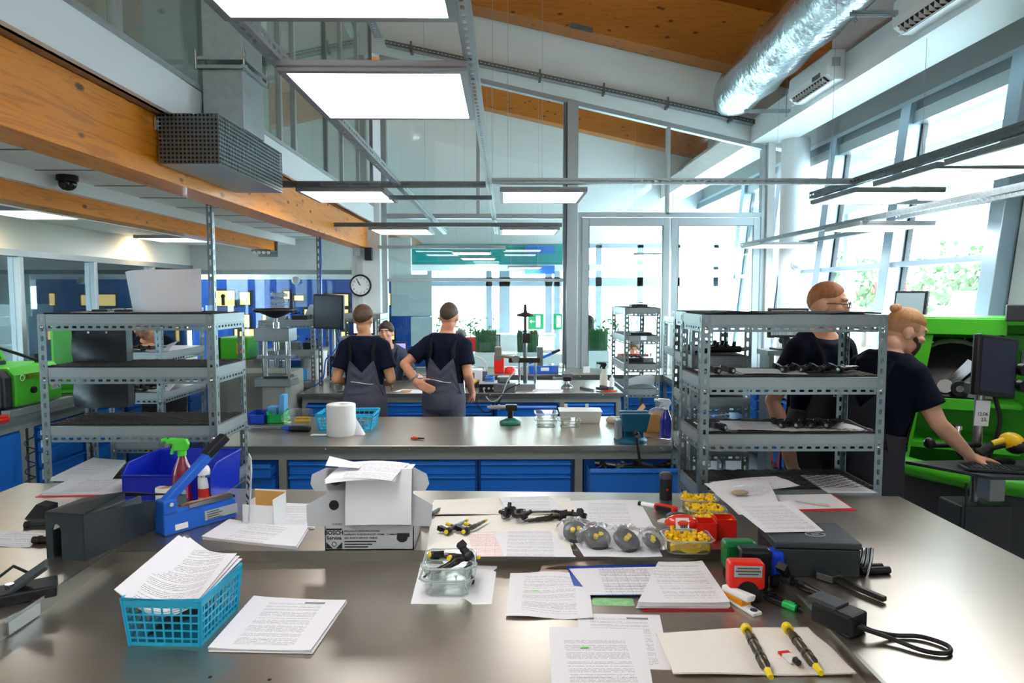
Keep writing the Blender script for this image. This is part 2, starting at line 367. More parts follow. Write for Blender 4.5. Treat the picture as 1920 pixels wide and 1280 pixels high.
# two glazed doors in the partition
for i,(x0,x1) in enumerate(((.99,2.13),(2.15,3.30))):
    d=struct('door_%d'%(i+1),MB().box(x0,x0+.09,PY-.01,PY+.07,.02,2.84),ALU,('grey framed glass door beside the thick mullion','grey framed glass door beside the round white column')[i])
    for nm,q in (('stile',(x1-.09,x1,.02,2.84)),('rail',(x0+.09,x1-.09,2.74,2.84)),('rail',(x0+.09,x1-.09,.02,.2))):
        part(nm,MB().box(q[0],q[1],PY-.01,PY+.07,q[2],q[3]),ALU,d,bev=.004)
    pane(x0+.09,x1-.09,.2,2.74,par=d,y=PY+.03)
    part('gasket',MB().box(x0+.088,x0+.094,PY-.012,PY+.0,.2,2.74).box(x1-.094,x1-.088,PY-.012,PY,.2,2.74).box(x0+.09,x1-.09,PY-.012,PY,2.737,2.743),BLACK,d)
# white pier with the clock and its wall, left end of the partition
struct('wall_pier',MB().box(-1.96,-1.60,PY-.14,PY+.12,0,3.0),WALLW,'white pier at the left end of the glazed partition')
LWY=9.85; LWX=-4.5
struct('wall_back',MB().box(LWX,-1.7,LWY,LWY+.12,2.2,2.75),WALLW,'white wall band above the showroom window behind the clock')
w2=struct('window_2',MB().box(LWX,-1.75,LWY-.03,LWY+.09,2.14,2.2),ALUD,'wide showroom window behind the clock, blue display wall beyond')
part('pane',MB().box(LWX,-1.75,LWY+.03,LWY+.038,.9,2.14),GLASS,w2)
part('sill',MB().box(LWX,-1.75,LWY-.05,LWY+.1,.8,.9),ALU,w2)
part('apron',MB().box(LWX,-1.75,LWY,LWY+.1,0,.8),mat('grey_panel'),w2)
# left wall with inner windows
struct('wall_left',MB().box(LWX-.15,LWX,1.5,LWY+.12,2.25,2.75).box(LWX-.15,LWX,1.5,LWY+.12,0,1.0),mat('warm_wall','#e6e2d8',.6),'cream white left wall above and below the dark inner windows')
w3=struct('window_3',MB().box(LWX-.08,LWX+.03,1.5,LWY,2.2,2.26),ALU,'row of dark inner windows along the left wall')
part('sill',MB().box(LWX-.08,LWX+.03,1.5,LWY,1.0,1.06),ALU,w3)
ym=[2.6,3.9,5.2,6.38,7.53,8.77]
for y in ym: part('mullion',MB().box(LWX-.08,LWX+.03,y-.03,y+.03,1.06,2.2),ALU,w3,bev=.004)
DARKG=glassmat('dark_glass',(.62,.70,.72),1.0,.01,2.3)
for y0,y1 in zip([1.5]+ym,ym+[LWY]): part('pane',MB().box(LWX-.03,LWX-.022,y0+.03,y1-.03,1.06,2.2),DARKG,w3)
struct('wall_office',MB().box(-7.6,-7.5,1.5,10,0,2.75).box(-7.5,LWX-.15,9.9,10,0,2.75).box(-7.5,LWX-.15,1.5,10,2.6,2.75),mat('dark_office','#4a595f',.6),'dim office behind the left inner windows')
# office door + bright cabinet seen behind glass
solo('office_cabinet',MB().box(-.25,.25,-.3,.3,0,1.75).box(-.252,.252,-.302,-.30,.9,.905),mat('pale_cabinet','#c9d6d3',.5),'pale grey-green cabinet behind the left inner window','cabinet',(-5.15,7.15,0))
solo('office_screen',MB().box(-.3,.3,-.02,.02,.25,.6).box(-.04,.04,-.02,.02,0,.25).box(-.12,.12,-.1,.1,0,.02),BLACK,'dark monitor on the office desk behind the left glass','monitor',(-5.4,8.6,1.02),R(80))
solo('office_desk',MB().box(-.4,.4,-1.1,1.1,.97,1.02).box(-.38,-.3,-1.18,-1.1,0,.97).box(.3,.38,-1.18,-1.1,0,.97).box(-.38,-.3,1.1,1.18,0,.97).box(.3,.38,1.1,1.18,0,.97),mat('desk_grey','#8d9496',.5),'long grey desk behind the left inner windows','desk',(-5.5,8.55,0))
# left low ceilings: tiles between the glulam beams, plaster by the wall
TILE=mat('ceiling_tile','#f2f2ee',.8)
cl=struct('ceiling_lower',MB().box(-3.2,-1.80,1.5,9.86,2.66,2.75),mat('grid_grey','#5b5d5d',.6),'white tiled ceiling between the two timber beams')
tm=MB().box(0,.610,0,.610,-.018,.002).mesh('ceiling_tile')
for j in range(14):
    for i in range(2):
        link('ceiling_tile',tm,TILE,cl,(-3.06+.03+i*.626+.0,1.45+j*.626-.13,2.66))
for i in range(3): part('joint_shade_bar',MB().box(-3.042+i*.626,-3.026+i*.626,1.5,9.86,2.638,2.66),mat('joint_shade_bar','#7d807f',.6),cl)  # grey bars imitate the shadow lines at the tile joints
for j in range(14): part('joint_shade_bar',MB().box(-3.06,-1.78,1.312+j*.626,1.328+j*.626,2.639,2.66),mat('joint_shade_bar'),cl)
struct('ceiling_side',MB().box(LWX-.1,-3.0,1.5,9.9,2.55,2.72),WHITE,'plain white strip of ceiling along the left wall')
def glulam(x0,x1,z0,z1,y1,label,i): return struct('trim_%d'%i,MB().box(x0,x1,1.0,y1,z0,z1),GLULAM,label,bev=.006)
bm1=glulam(-1.96,-1.76,2.44,2.755,8.95,'long golden laminated timber beam below the white gallery fascia',3)
bm2=glulam(-3.24,-3.06,2.43,2.60,9.14,'slimmer golden timber beam crossing the tiled ceiling further left',4)
struct('trim_5',MB().box(-3.27,-3.235,1.0,9.2,2.425,2.45),PLASTW,'thin white cable strip under the far timber beam')
# beam bracket (dark steel) at the end of beam 2
br=thing('beam_bracket','grey steel bracket holding the end of the slim timber beam','bracket',(-3.15,9.14,2.35))
part('plate',MB().box(-.13,.13,0,.02,0,.3),GALVD,br,bev=.004); part('shelf',MB().box(-.13,.12,-.25,.0,.055,.075),GALVD,br); 
for k in range(4): part('bolt',MB().cyl((-.09+.06*k,-.26,.04),(-.09+.06*k,-.24,.04),.02),PLASTW,br)
# gallery: fascia, glass front, office behind
struct('wall_fascia',MB().box(-1.72,-1.67,1.0,PY,2.757,2.957),mat('fascia_white','#e4ecef',.45),'smooth white fascia board along the gallery edge')
struct('trim_6',MB().box(-1.74,-1.66,1.0,PY,2.957,2.985),ALU,'grey metal sill strip on top of the gallery fascia')
struct('floor_gallery',MB().box(-4.5,-1.7,1.0,14,2.757,2.90),mat('brown_soffit','#94765a',.6),'gallery floor slab above the timber beam')
w4=struct('window_4',MB().box(-1.73,-1.67,1.0,PY,6.0,6.06),ALU,'glass front of the upper gallery offices')
gy=[2.25,3.08,3.95,5.25,5.6,6.58,7.2,7.99,8.8]
for y in gy: part('mullion',MB().box(-1.72,-1.68,y-.022,y+.022,2.985,6.0),(ALUD if y in (3.95,8.8,6.58) else ALU),w4)
GGL=glassmat('gallery_glass',(.86,.92,.90),1.0,.01,1.6)
for y0,y1 in zip([1.0]+gy[:-1],gy): part('pane',MB().box(-1.705,-1.697,y0+.02,y1-.02,2.985,6.0),GGL,w4)
struct('wall_gallery',MB().box(-3.6,-3.5,1.0,14,2.9,6.5).box(-3.5,-1.75,8.85,8.95,2.9,6.5),mat('gallery_wall','#d3dcd7',.7),'grey-green wall of the gallery offices behind glass')
for k,(y,l) in enumerate(((3.5,'nearest pale door in the gallery office behind the glass'),(6.1,'second pale door in the gallery office behind the glass'))):
    d=struct('door_%d'%(k+3),MB().box(-2.24,-2.2,y-.45,y+.4,2.9,5.0),mat('pale_door','#dfe6e1',.6),l)
    part('handle',MB().box(-2.2,-2.17,y+.25,y+.3,3.75,4.0),GALVD,d)
struct('wall_gallery_divider',MB().box(-2.3,-2.26,1.0,8.85,2.9,5.8),glassmat('gallery_inner',(.7,.75,.72),.9,.05,1.5,milk=.35),'frosted inner screen of the gallery offices')
# ---------------- right side: box beam, windows ----------------
BX0,BX1,BZ=3.15,3.63,3.79
struct('wall_beam',MB().box(BX0,BX1,-1,14,BZ,4.08),mat('beam_white','#eef2f1',.5),'long white box beam above the right windows')
struct('wall_upper_right',MB().box(4.0,4.12,-1,14,3.70,5.2).box(BX1-.1,4.05,-1,14,4.3,4.4),mat('upper_grey','#b9bfbf',.6),'grey wall above the leaning windows')
struct('trim_7',MB().box(3.93,4.02,-1,14,3.66,3.74),mat('pale_blue_trim','#cfdfe8',.4,.2),'pale metal head trim above the leaning windows')
def wx(z): return 3.80+.104*(z-1.756)     # leaning window plane
def leanbox(y0,y1,z0,z1,d0,d1):   # d: inward offset
    return MB().hexa([(wx(z0)-d1,y0,z0),(wx(z0)-d0,y0,z0),(wx(z0)-d0,y1,z0),(wx(z0)-d1,y1,z0)],[(wx(z1)-d1,y0,z1),(wx(z1)-d0,y0,z1),(wx(z1)-d0,y1,z1),(wx(z1)-d1,y1,z1)])
struct('wall_light_block',leanbox(-3,5.06,.9,3.7,-.03,.06),mat('light_block_grey','#9aa2a4',.7),'unseen wall section added right of the camera to block window light')  # unseen section, closed instead of glazed to cut light from the right
w5=struct('window_5',leanbox(5.06,14,3.58,3.68,-.02,.1),ALUD,'row of tall outward leaning windows along the right wall')
WGL=glassmat('veiled_window_glass',(.93,.98,.98),.9,.03,1.45,milk=.07)  # milk adds a pale veil, imitating glare from the bright outdoors
my=[5.17,6.62,8.07,9.6,11.1]
for y in my:
    part('mullion',leanbox(y-.06,y+.10,.9,3.66,-.03,.16),mat('blue_alu','#a9bccb',.35,.6),w5,bev=.005)
    part('gasket',leanbox(y-.085,y-.06,.9,3.6,-.02,.03),BLACK,w5)
for y0,y1 in zip(my[:-1],my[1:]):
    part('transom',leanbox(y0+.1,y1-.06,2.11,2.16,-.02,.14),mat('blue_alu'),w5,bev=.004)
    part('blind_box',leanbox(y0+.1,y1-.06,3.46,3.58,-.01,.12),ALU,w5,bev=.004)
    part('pane',leanbox(y0+.1,y1-.06,.9,2.11,.02,.03),WGL,w5)
    part('pane',leanbox(y0+.1,y1-.06,2.16,3.46,.02,.03),WGL,w5)
struct('wall_right',MB().box(3.62,3.95,-1,14,0,.9),WALLW,'low white wall under the leaning windows')
# narrow window between the column and the first leaning mullion
w6=struct('window_6',MB().box(3.82,3.86,PY-.02,PY+.04,.9,3.35),ALU,'narrow fixed window beside the round white column')
part('rail',MB().box(3.82,4.02,PY-.02,PY+.04,3.31,3.36),ALU,w6)
part('pane',MB().box(3.86,4.02,PY,PY+.008,.9,3.31),GLASS,w6)
struct('wall_column',MB().cyl((3.66,8.72,0),(3.66,8.72,3.79),.17,n=40),WHITE,'round white column at the right end of the partition')
struct('trim_8',MB().box(3.37,3.46,PY-.05,PY+.1,0,3.79),WHITE,'white upright strip beside the glass door frame')
# outside louvre blades and posts in front of the windows
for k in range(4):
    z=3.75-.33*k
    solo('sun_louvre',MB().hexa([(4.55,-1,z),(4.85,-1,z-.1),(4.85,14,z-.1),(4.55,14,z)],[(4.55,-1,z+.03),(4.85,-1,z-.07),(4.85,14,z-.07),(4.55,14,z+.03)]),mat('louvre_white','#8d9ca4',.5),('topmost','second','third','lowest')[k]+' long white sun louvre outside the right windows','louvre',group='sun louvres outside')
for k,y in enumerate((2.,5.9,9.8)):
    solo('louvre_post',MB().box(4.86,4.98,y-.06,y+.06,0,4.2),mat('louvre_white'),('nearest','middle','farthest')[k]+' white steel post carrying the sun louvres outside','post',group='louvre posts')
# ---------------- hanging LED lights, rails, ducts, services ----------------
LEDZ=2.58
FRAMEM=mat('led_frame','#8f9092',.4,.5)
_led=MB().box(-.29,.29,-.29,.29,-.003,.003).mesh('diffuser')
_hous=MB().box(-.31,.31,-.31,.31,.006,.03).mesh('housing')
_rim=MB().box(-.31,.31,-.31,-.285,-.006,.012).box(-.31,.31,.285,.31,-.006,.012).box(-.31,-.285,-.285,.285,-.006,.012).box(.285,.31,-.285,.285,-.006,.012).mesh('rim')
def led(x,y,z,label,group,sx=1,sy=1,wires=0):
    t=thing('led_panel',label,'ceiling light',(x,y,z),0,group)
    for nm,me,m in (('diffuser',_led,LED),('housing',_hous,FRAMEM),('rim',_rim,FRAMEM)):
        o=link(nm,me,m,t); o.scale=(sx,sy,1)
    if wires:
        for s_ in (-.25,.25): part('hanging_wire',MB().cyl((s_,0,.03),(s_,0,wires),.002,n=5),ALU,t)
    return t
G1='square LED panels on the central hanging rails'
led(-.435,1.55,LEDZ,'nearest white LED panel, cut by the top edge of the picture',G1,1,1.05)
led(-.435,2.59,LEDZ,'large white LED panel hanging on the two rails, second from the camera',G1)
led(-1.165,5.18,LEDZ,'white LED panel left of the rails next to the bare upright post',G1)
led(.27,5.2,LEDZ,'white LED panel right of the rails at the start of the long cross rail',G1)
led(-1.10,7.4,2.52,'distant white LED panel near the clock pier',G1)
led(.25,7.4,2.52,'distant white LED panel right of the rails before the thick mullion',G1)
G2='LED panels on the frame by the right windows'
for k,(y,l) in enumerate(((5.22,'farthest'),(4.30,'middle'),(3.55,'nearest'))):
    led(2.80,y,LEDZ,l+' white LED panel in the near frame by the right windows',G2,1.05,1.1)
led(3.20,8.1,2.42,'small far white LED panel in the long frame beside the column',G2)
led(3.20,5.9,2.42,'white LED panel midway along the long frame by the windows',G2)
G3='LED panels under the left ceiling'
led(-3.62,5.4,2.47,'left ceiling LED panel nearest the dark inner windows, cut by the picture edge',G3,1.0,1.0)
led(-3.75,7.85,2.47,'smaller far LED panel under the left ceiling beside the upright post',G3)
# slotted channel rails
def rail(p0,p1,label,w=.041,h=.041,m=GALV,name='slotted_rail',pitch=.05,flip=1,group='slotted hanging rails'):
    p0,p1=Vector(p0),Vector(p1); d=(p1-p0); L=d.length; u=d.normalized()
    side=Vector((0,0,1)).cross(u).normalized() if abs(u.z)<.9 else Vector((1,0,0)); up=u.cross(side).normalized()
    t=thing(name,label,'rail',p0,0,group); o=Vector((0,0,0))
    a=MB(); a.strip(o-side*w/2,u,side,L,w,pitch,.028,.012); part('web',a,m,t)
    b=MB(); b.strip(o-side*w/2*flip,u,up,L,h,pitch,.028,.012); part('flange',b,m,t)
    c=MB(); c.beam(o+side*w/2*flip+up*h/2,o+side*w/2*flip+up*h/2+u*L,.002,h,up=up); part('flange',c,m,t)
    return t
rail((-.755,.2,LEDZ+.035),(-.755,8.6,LEDZ+.02),'left slotted steel rail of the central lights running into the depth')
rail((-.115,.2,LEDZ+.035),(-.115,8.6,LEDZ+.02),'right slotted steel rail of the central lights running into the depth',flip=-1)
rail((-.14,4.87,LEDZ+.045),(2.5,4.87,LEDZ+.045),'long horizontal slotted rail crossing from the central lights to the windows')
rail((-2.08,4.87,LEDZ+.02),(-.14,4.87,LEDZ+.02),'short cross rail from the bare upright post to the central lights',m=GALVD)
rail((-.85,5.05,LEDZ-.04),(-.1,5.05,LEDZ-.04),'short tie rail between the two panels beside the cross rail',m=GALVD,w=.03,h=.03)
rail((-1.93,7.1,2.545),(.58,7.1,2.545),'far cross rail carrying the two distant LED panels',m=GALVD)
rail((-1.62,8.74,2.43),(-.0,8.74,2.43),'farthest slotted rail reaching from the pier to the central rails')
rail((2.47,5.55,LEDZ+.04),(2.47,1.2,LEDZ+.04),'dark slotted rail on the left side of the near window frame',m=GALVD,h=.05)
rail((3.15,5.55,LEDZ+.03),(3.15,1.2,LEDZ+.03),'dark slotted rail on the window side of the near frame',m=GALVD)
rail((2.47,5.56,LEDZ-.0),(3.95,5.56,LEDZ-.0),'pale end rail closing the near window frame',m=ALU,w=.03,h=.03)
rail((2.93,8.5,2.44),(2.93,1.6,2.44),'thin slotted rail on the left side of the long window frame',m=GALVD)
rail((3.47,8.05,2.44),(3.47,6.2,2.44),'thin slotted rail beside the far windows',m=GALVD)
rail((3.10,5.43,2.44),(3.10,2.0,2.44),'slotted rail of the long frame starting under the near frame',m=GALVD)
# uprights that carry the lights (slotted posts on the racks)
def upright(x,y,z0,z1,label,w=.04):
    t=thing('slotted_post',label,'post',(x,y,z0),0,'slotted light posts')
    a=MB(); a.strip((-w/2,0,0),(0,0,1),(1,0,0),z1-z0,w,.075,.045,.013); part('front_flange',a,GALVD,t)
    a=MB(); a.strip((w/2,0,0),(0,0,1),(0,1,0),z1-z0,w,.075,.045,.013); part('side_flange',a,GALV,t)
    return t
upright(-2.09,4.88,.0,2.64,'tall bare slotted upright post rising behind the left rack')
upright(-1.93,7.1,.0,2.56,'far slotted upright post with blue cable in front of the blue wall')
o=part('cable',MB().tube([(.03,-.02,2.5),(.035,-.02,2.2),(.02,-.02,1.9),(.03,-.02,1.5)],.008),mat('blue_cable','#1b55b5',.5),bpy.data.objects['slotted_post.001'],label='thin blue cable')
# suspension wires
for k,(x,y,z0,z1) in enumerate(((-.115,6.2,2.6,5.9),(.02,5.8,2.62,5.9),(.35,6.6,2.6,5.8),(2.95,7.5,2.46,4.5),(3.2,5.3,2.62,3.8),(2.55,5.4,2.6,4.3),(-.755,6.5,2.6,5.9))):
    solo('suspension_wire',MB().cyl((0,0,0),(0,0,z1-z0),.0018,n=5),ALU,('thin wire rising from the right central rail','second thin wire beside the right central rail','thin wire in front of the upper partition glass','thin wire above the far window frame end','pale wire dropping from the second roof bracket','wire from the near frame to the duct bracket','thin wire rising from the left central rail')[k],'wire',(x,y,z0))
# roof brackets with hooks above the right frame
for k,(x0,x1,y,z) in enumerate(((2.62,3.14,5.3,3.96),(2.62,3.12,7.6,3.84))):
    t=thing('ceiling_bracket',('near slotted bracket bar below the silver duct','far slotted bracket bar at the end of the silver duct')[k],'bracket',(x0,y,z),0,'duct bracket bars')
    part('bar',MB().strip((0,0,0),(1,0,0),(0,0,1),x1-x0,.035,.06,.03,.012),GALV,t)
    part('bar_back',MB().beam((0,.03,.018),(x1-x0,.03,.018),.003,.036),GALV,t)
    for q in (.04,x1-x0-.04): part('hook',MB().tube([(q,.015,.03),(q,.015,-.02),(q+.012,.015,-.035),(q,.015,-.05),(q-.012,.015,-.035),(q,.015,-.022)],.003,6),GALVD,t)
    for q in (x1-x0-.04,): part('threaded_rod',MB().cyl((q,.015,.03),(q,.015,.5),.004,n=6),GALV,t)
# silver insulated duct
FOIL=mat('foil_insulation','#c6cccf',.22,.92,var=.1,vscale=5,bump=1.0,bscale=16)
du=thing('silver_duct','big silver foil insulated air duct under the roof at right','duct',(2.73,8.5,4.22))
pts=[]; 
a=MB(); n=36; ks=40; vs=[];fs=[]
random.seed(3)
for i in range(ks+1):
    y=-.02-i*.19; x=.0+.001*i; z=.010*i; rr=.27+(.012*math.sin(i*1.7)+random.uniform(-.006,.006))
    if i==0: rr=.2
    if i==1: rr=.25
    for j in range(n):
        an=2*PI*j/n; r2=rr*(1+.012*math.sin(an*5+i*.9)+random.uniform(-.008,.008)); vs.append((x+r2*math.cos(an),y,z+r2*math.sin(an)))
for i in range(ks):
    for j in range(n): fs.append((i*n+j,i*n+(j+1)%n,(i+1)*n+(j+1)%n,(i+1)*n+j))
a.add(vs,fs,True); a.add(vs[:n],[tuple(range(n))]); part('duct_body',a,FOIL,du)
gv=part('supply_grille',MB().box(-.03,.0,-.35,.35,-.085,.085),mat('grille_white','#d8dadb',.4),du,bev=.004,loc=(-.19,-4.05,.42),rot=(0,R(42),0))
for k in range(5): part('slat',MB().box(-.036,-.028,-.32,.32,-.004,.004),DGREY,gv,loc=(0,0,-.06+.03*k))
# wall mounted air conditioners on the box beam
def ac(y,z,label):
    t=thing('air_conditioner',label,'air conditioner',(BX0,y,z),0,'white split air conditioners on the box beam')
    prof=[(0,0),(-.10,-.0),(-.17,.05),(-.18,.10),(-.17,.24),(-.14,.275),(0,.28)]
    M=Matrix(((1,0,0,0),(0,0,1,0),(0,1,0,0),(0,0,0,1)))
    part('casing',MB().prism(prof,-.43,.43,M),mat('ac_white','#e8eaea',.3),t,bev=.008)
    part('outlet',MB().hexa([(-.105,-.36,-.004),(-.172,-.36,.042),(-.172,.36,.042),(-.105,.36,-.004)],[(-.10,-.36,.0),(-.165,-.36,.05),(-.165,.36,.05),(-.10,.36,.0)]),BLACK,t)
    for k in range(12): part('louvre_fin',MB().box(-.172,-.11,-.004,.004,-.0,.045),mat('ac_white'),t,loc=(0,-.33+.06*k,.0))
    part('flap',MB().bx((-.13,0,-.012),(.07,.74,.008),(0,R(-33),0)),mat('ac_white'),t)
    part('display',MB().box(-.183,-.178,-.30,-.14,.06,.10),BLACK,t)
    part('label_sticker',MB().box(-.13,-.05,-.432,-.4305,.12,.20),mat('sticker_grey','#aab0b0',.5),t)
    return t
ac(6.88,3.84,'far white split air conditioner below the end of the silver duct')
ac(4.95,3.84,'near white split air conditioner at the top edge of the picture')
solo('alarm_sounder',MB().cyl((0,0,0),(0,-.05,0),.055,n=20).cyl((0,-.05,0),(0,-.075,0),.035,n=20),mat('amber','#c98a22',.4),'small amber alarm sounder at the end of the box beam','alarm',(3.30,8.88,3.86))
# cable tray on the gable wall
t=thing('cable_tray','perforated steel cable tray sloping along the white gable wall','cable tray',(-1.5,8.82,4.965))
d=Vector((4.83,0,-1.005)); part('tray_floor',MB().strip((0,-.06,0),d,(0,1,0),d.length,.12,.06,.035,.03),GALV,t)
part('tray_side',MB().strip((0,-.06,0),d,(0,0,1),d.length,.055,.05,.03,.012),GALVD,t)
for k in range(6):
    p=d*((k+.4)/6); part('tray_bracket',MB().box(-.015,.015,-.065,.06,-.03,-.0).box(-.012,.012,-.075,-.06,-.03,.10),GALVD,t,loc=p)
t=thing('cable_tray','steel cable tray rising along the gallery glass at the far corner','cable tray',(-1.55,8.6,4.98)); part('tray_floor',MB().strip((-.05,0,0),(0,-1,.05),(1,0,0),2.6,.1,.06,.035,.03),GALV,t); part('tray_side',MB().strip((-.05,0,0),(0,-1,.05),(0,0,1),2.6,.05,.05,.03,.012),GALVD,t)
# small wall lamp marker on rafter
solo('rafter_plate',MB().box(-.14,.14,-.02,.0,0,.06),GALVD,'small grey steel plate under the brown rafter','plate',(.92,8.55,5.055),rot=(0,R(12.5),0))
# perforated air box + galvanised duct on the timber beam
t=thing('air_diffuser_box','perforated galvanised air diffuser box fixed to the timber beam','air diffuser',(-1.74,3.5,2.505))
BW,BL,BH=.30,.98,.25
part('bottom_panel',MB().box(0,BW,0,BL,0,.004),GALV,t); part('top_panel',MB().box(0,BW,0,BL,BH-.004,BH),GALV,t)
def perf(p0,u,v,L,W,pt):
    m_=MB(); rows=int(W/pt)
    for r_ in range(rows): m_.strip(Vector(p0)+Vector(v)*(r_*W/rows),u,v,L,W/rows,pt,pt*.64,pt*.64,.0015)
    return m_
part('perforated_end',perf((0,0,0),(1,0,0),(0,0,1),BW,BH,.02),GALVD,t)
part('perforated_side',perf((BW,0,0),(0,1,0),(0,0,1),BL,BH,.02),GALVD,t)
part('inner_liner',MB().box(.012,BW-.012,.012,BL-.01,.01,BH-.01),mat('liner_dark','#2a2c2e',.7),t)
part('hanger',MB().cyl((-.05,.03,.2),(.0,.03,.2),.008).bx((-.005,.01,.2),(.012,.05,.07)),CHROME,t)
t=thing('air_duct','vertical galvanised sheet metal duct above the perforated box','duct',(-1.54,3.98,2.756))
part('lower_section',MB().box(-.11,.11,-.16,.16,0,.34),GALV,t,bev=.003); part('upper_section',MB().box(-.108,.108,-.155,.155,.37,.80),GALV,t,bev=.003)
part('foil_sleeve',MB().box(-.125,.125,-.17,.17,.80,2.6),FOIL,t,bev=.02)
for z in (.325,.37):
    part('clamp_bar',MB().beam((-.14,-.172,z),(.14,-.172,z),.014,.018),GALV,t); part('clamp_bar',MB().beam((.122,-.19,z),(.122,.19,z),.014,.018),GALV,t)
part('clamp_bar',MB().beam((-.11,-.165,.785),(.11,-.165,.785),.012,.02),GALV,t)
for x,y in ((-.135,-.18),(.125,-.18),(.125,.18)): part('clamp_bolt',MB().cyl((x,y,.31),(x,y,.41),.007),CHROME,t)
part('port_plug',MB().cyl((0,-.157,.62),(0,-.168,.62),.015),BLACK,t)
# dome camera on the tiled ceiling
t=thing('dome_camera','black dome security camera under the tiled ceiling','camera',(-2.92,4.64,2.64)); part('base',MB().cyl((0,0,-.035),(0,0,0),.065,n=24),BLACK,t); part('dome',MB().lathe([(.0,-.10),(.03,-.094),(.05,-.075),(.055,-.05),(.055,-.035)],24),mat('gloss_black','#08080a',.1),t); part('lens',MB().cyl((.0,-.05,-.07),(0,-.062,-.075),.018),DGREY,t)
# wall clock on a white trunking
ck=thing('wall_clock','round white wall clock with black rim and numerals on the pier','clock',(-1.84,8.72,1.965))
Mx=Matrix.Rotation(PI/2,4,'X')
part('rim',MB().lathe([(.118,-.0),(.135,0),(.14,.012),(.14,.03),(.132,.035),(.118,.03)],48,M=Mx,capb=False,capt=False),BLACK,ck)
part('face',MB().lathe([(.0,.018),(.125,.018)],48,M=Mx,capt=False),mat('clock_face','#f2f4f4',.4),ck); part('back',MB().cyl((0,0,0),(0,-.015,0),.12,n=32),DGREY,ck)
for h in range(1,13):
    a=R(90-30*h); text(str(h),.034,BLACK,ck,(.096*math.cos(a),-.02,.096*math.sin(a)),(PI/2,0,0),name='numeral')
for a,l,w_ in ((R(90-327),.058,.011),(R(90-331),.095,.008)): part('hand',MB().beam((0,-.024,0),(l*math.cos(a),-.024,l*math.sin(a)),w_,.002,up=(0,1,0)),BLACK,ck)
solo('trunking',MB().box(-.035,.035,-.03,0,0,1.55),mat('trunk_white','#c8cccd',.5),'vertical white cable trunking behind the wall clock','trunking',(-1.85,8.76,.85))
for k in range(6):
    x=-.09+.025*k
    solo('conduit_pipe',MB().cable([(x-.46,0,.62),(x-.44,0,.5),(x*.8-.3,0,.43),(x*.7-.16,0,.38),(x*.5-.05,0,.28),(x*.5-.03,0,.12),(x*.5-.03,0,0)],.010,8),GALV,('leftmost','second','third','fourth','fifth','rightmost')[k]+' bent grey conduit pipe curving down to the clock trunking','pipe',(-1.83,8.70,2.34),group='bent conduits above the clock')
solo('wall_speaker',MB().box(-.045,.045,-.08,0,-.08,.08),BLACK,'small black speaker mounted above the wall clock','speaker',(-1.73,8.74,2.36),bev=.008)
solo('wall_camera',MB().lathe([(.06,0),(.062,.03),(.05,.05)],20,M=Mx).ball((0,-.06,0),.045,sc=(1,1,1)),mat('cam_grey','#b9bdbf',.35),'small grey round camera on the white column','camera',(3.62,8.55,2.22))
solo('wall_detector',MB().lathe([(.055,0),(.055,.04),(.04,.05)],20,M=Mx),mat('cam_grey'),'round grey detector on the wall above the blue displays','detector',(-3.0,9.85,2.05))

# warm wall washers above the left windows
for k,(y,l) in enumerate(((5.75,'near warm downlight on the ceiling edge above the dark inner windows'),(8.35,'far warm downlight on the ceiling edge above the dark inner windows'))):
    t=thing('downlight',l,'lamp',(-4.22,y,2.55)); part('ring',MB().lathe([(.035,-.004),(.05,-.006),(.05,0)],20,capb=False),PLASTW,t); part('lens',MB().lathe([(0,-.003),(.034,-.003)],20,capt=False),emat('warm_lens','#ffd9a0',8),t)
    sp=bpy.data.lights.new('downlight_beam','SPOT'); sp.energy=22; sp.color=(1,.74,.42); sp.spot_size=R(150); sp.spot_blend=1; sp.shadow_soft_size=.05
    so=bpy.data.objects.new('beam',sp); COL.objects.link(so); so.parent=t; so.location=(0,0,-.012); so.rotation_euler=(0,R(30),0)
# ---------------- benches, cabinets, racks ----------------
BT=.93          # outer level of the front bench
TR=.895         # its sunken work tray
t=thing('front_workbench','large stainless steel workbench with a sunken tray in the foreground','workbench')
# outer top: left wing, back strip, right wing around the tray
XL,XR=-1.40,.895; YB=2.40
part('top_plate',MB().prism([(-2.36,.3),(XL,.3),(XL,3.21),(-2.36,3.315)],BT-.03,BT),STEEL,t,bev=.002,label='left wing of the steel top')
part('top_plate',MB().prism([(XL,YB),(XR,YB),(XR,3.105),(XL,3.21)],BT-.03,BT),STEEL,t,bev=.002,label='back strip of the steel top')
part('top_plate',MB().prism([(XR,.3),(1.82,.3),(1.80,3.05),(XR,3.105)],BT-.03,BT),STEEL,t,bev=.002,label='right wing of the steel top')
part('tray_floor',MB().box(XL,XR,.3,YB,TR-.02,TR),STEEL,t)
part('tray_rim',MB().box(XL-.004,XL+.004,.3,YB,TR,BT+.012),STEELB,t); part('tray_rim',MB().box(XL,XR,YB-.006,YB,TR,BT+.004),STEELB,t); part('tray_rim',MB().box(XR-.006,XR+.006,.3,YB,TR,BT+.004),STEELB,t)
part('joint_plate',MB().box(XL-.008,XL+.012,1.86,1.99,TR+.004,BT+.006),CHROME,t)
for x,y in ((-2.25,.4),(1.7,.4),(-2.25,3.1),(1.68,2.9)): part('leg',MB().box(x-.03,x+.03,y-.03,y+.03,0,BT-.03),GREYP,t)
part('apron',MB().prism([(-2.3,3.24),(1.75,2.98),(1.75,3.0),(-2.3,3.26)],BT-.12,BT-.03),GREYP,t)
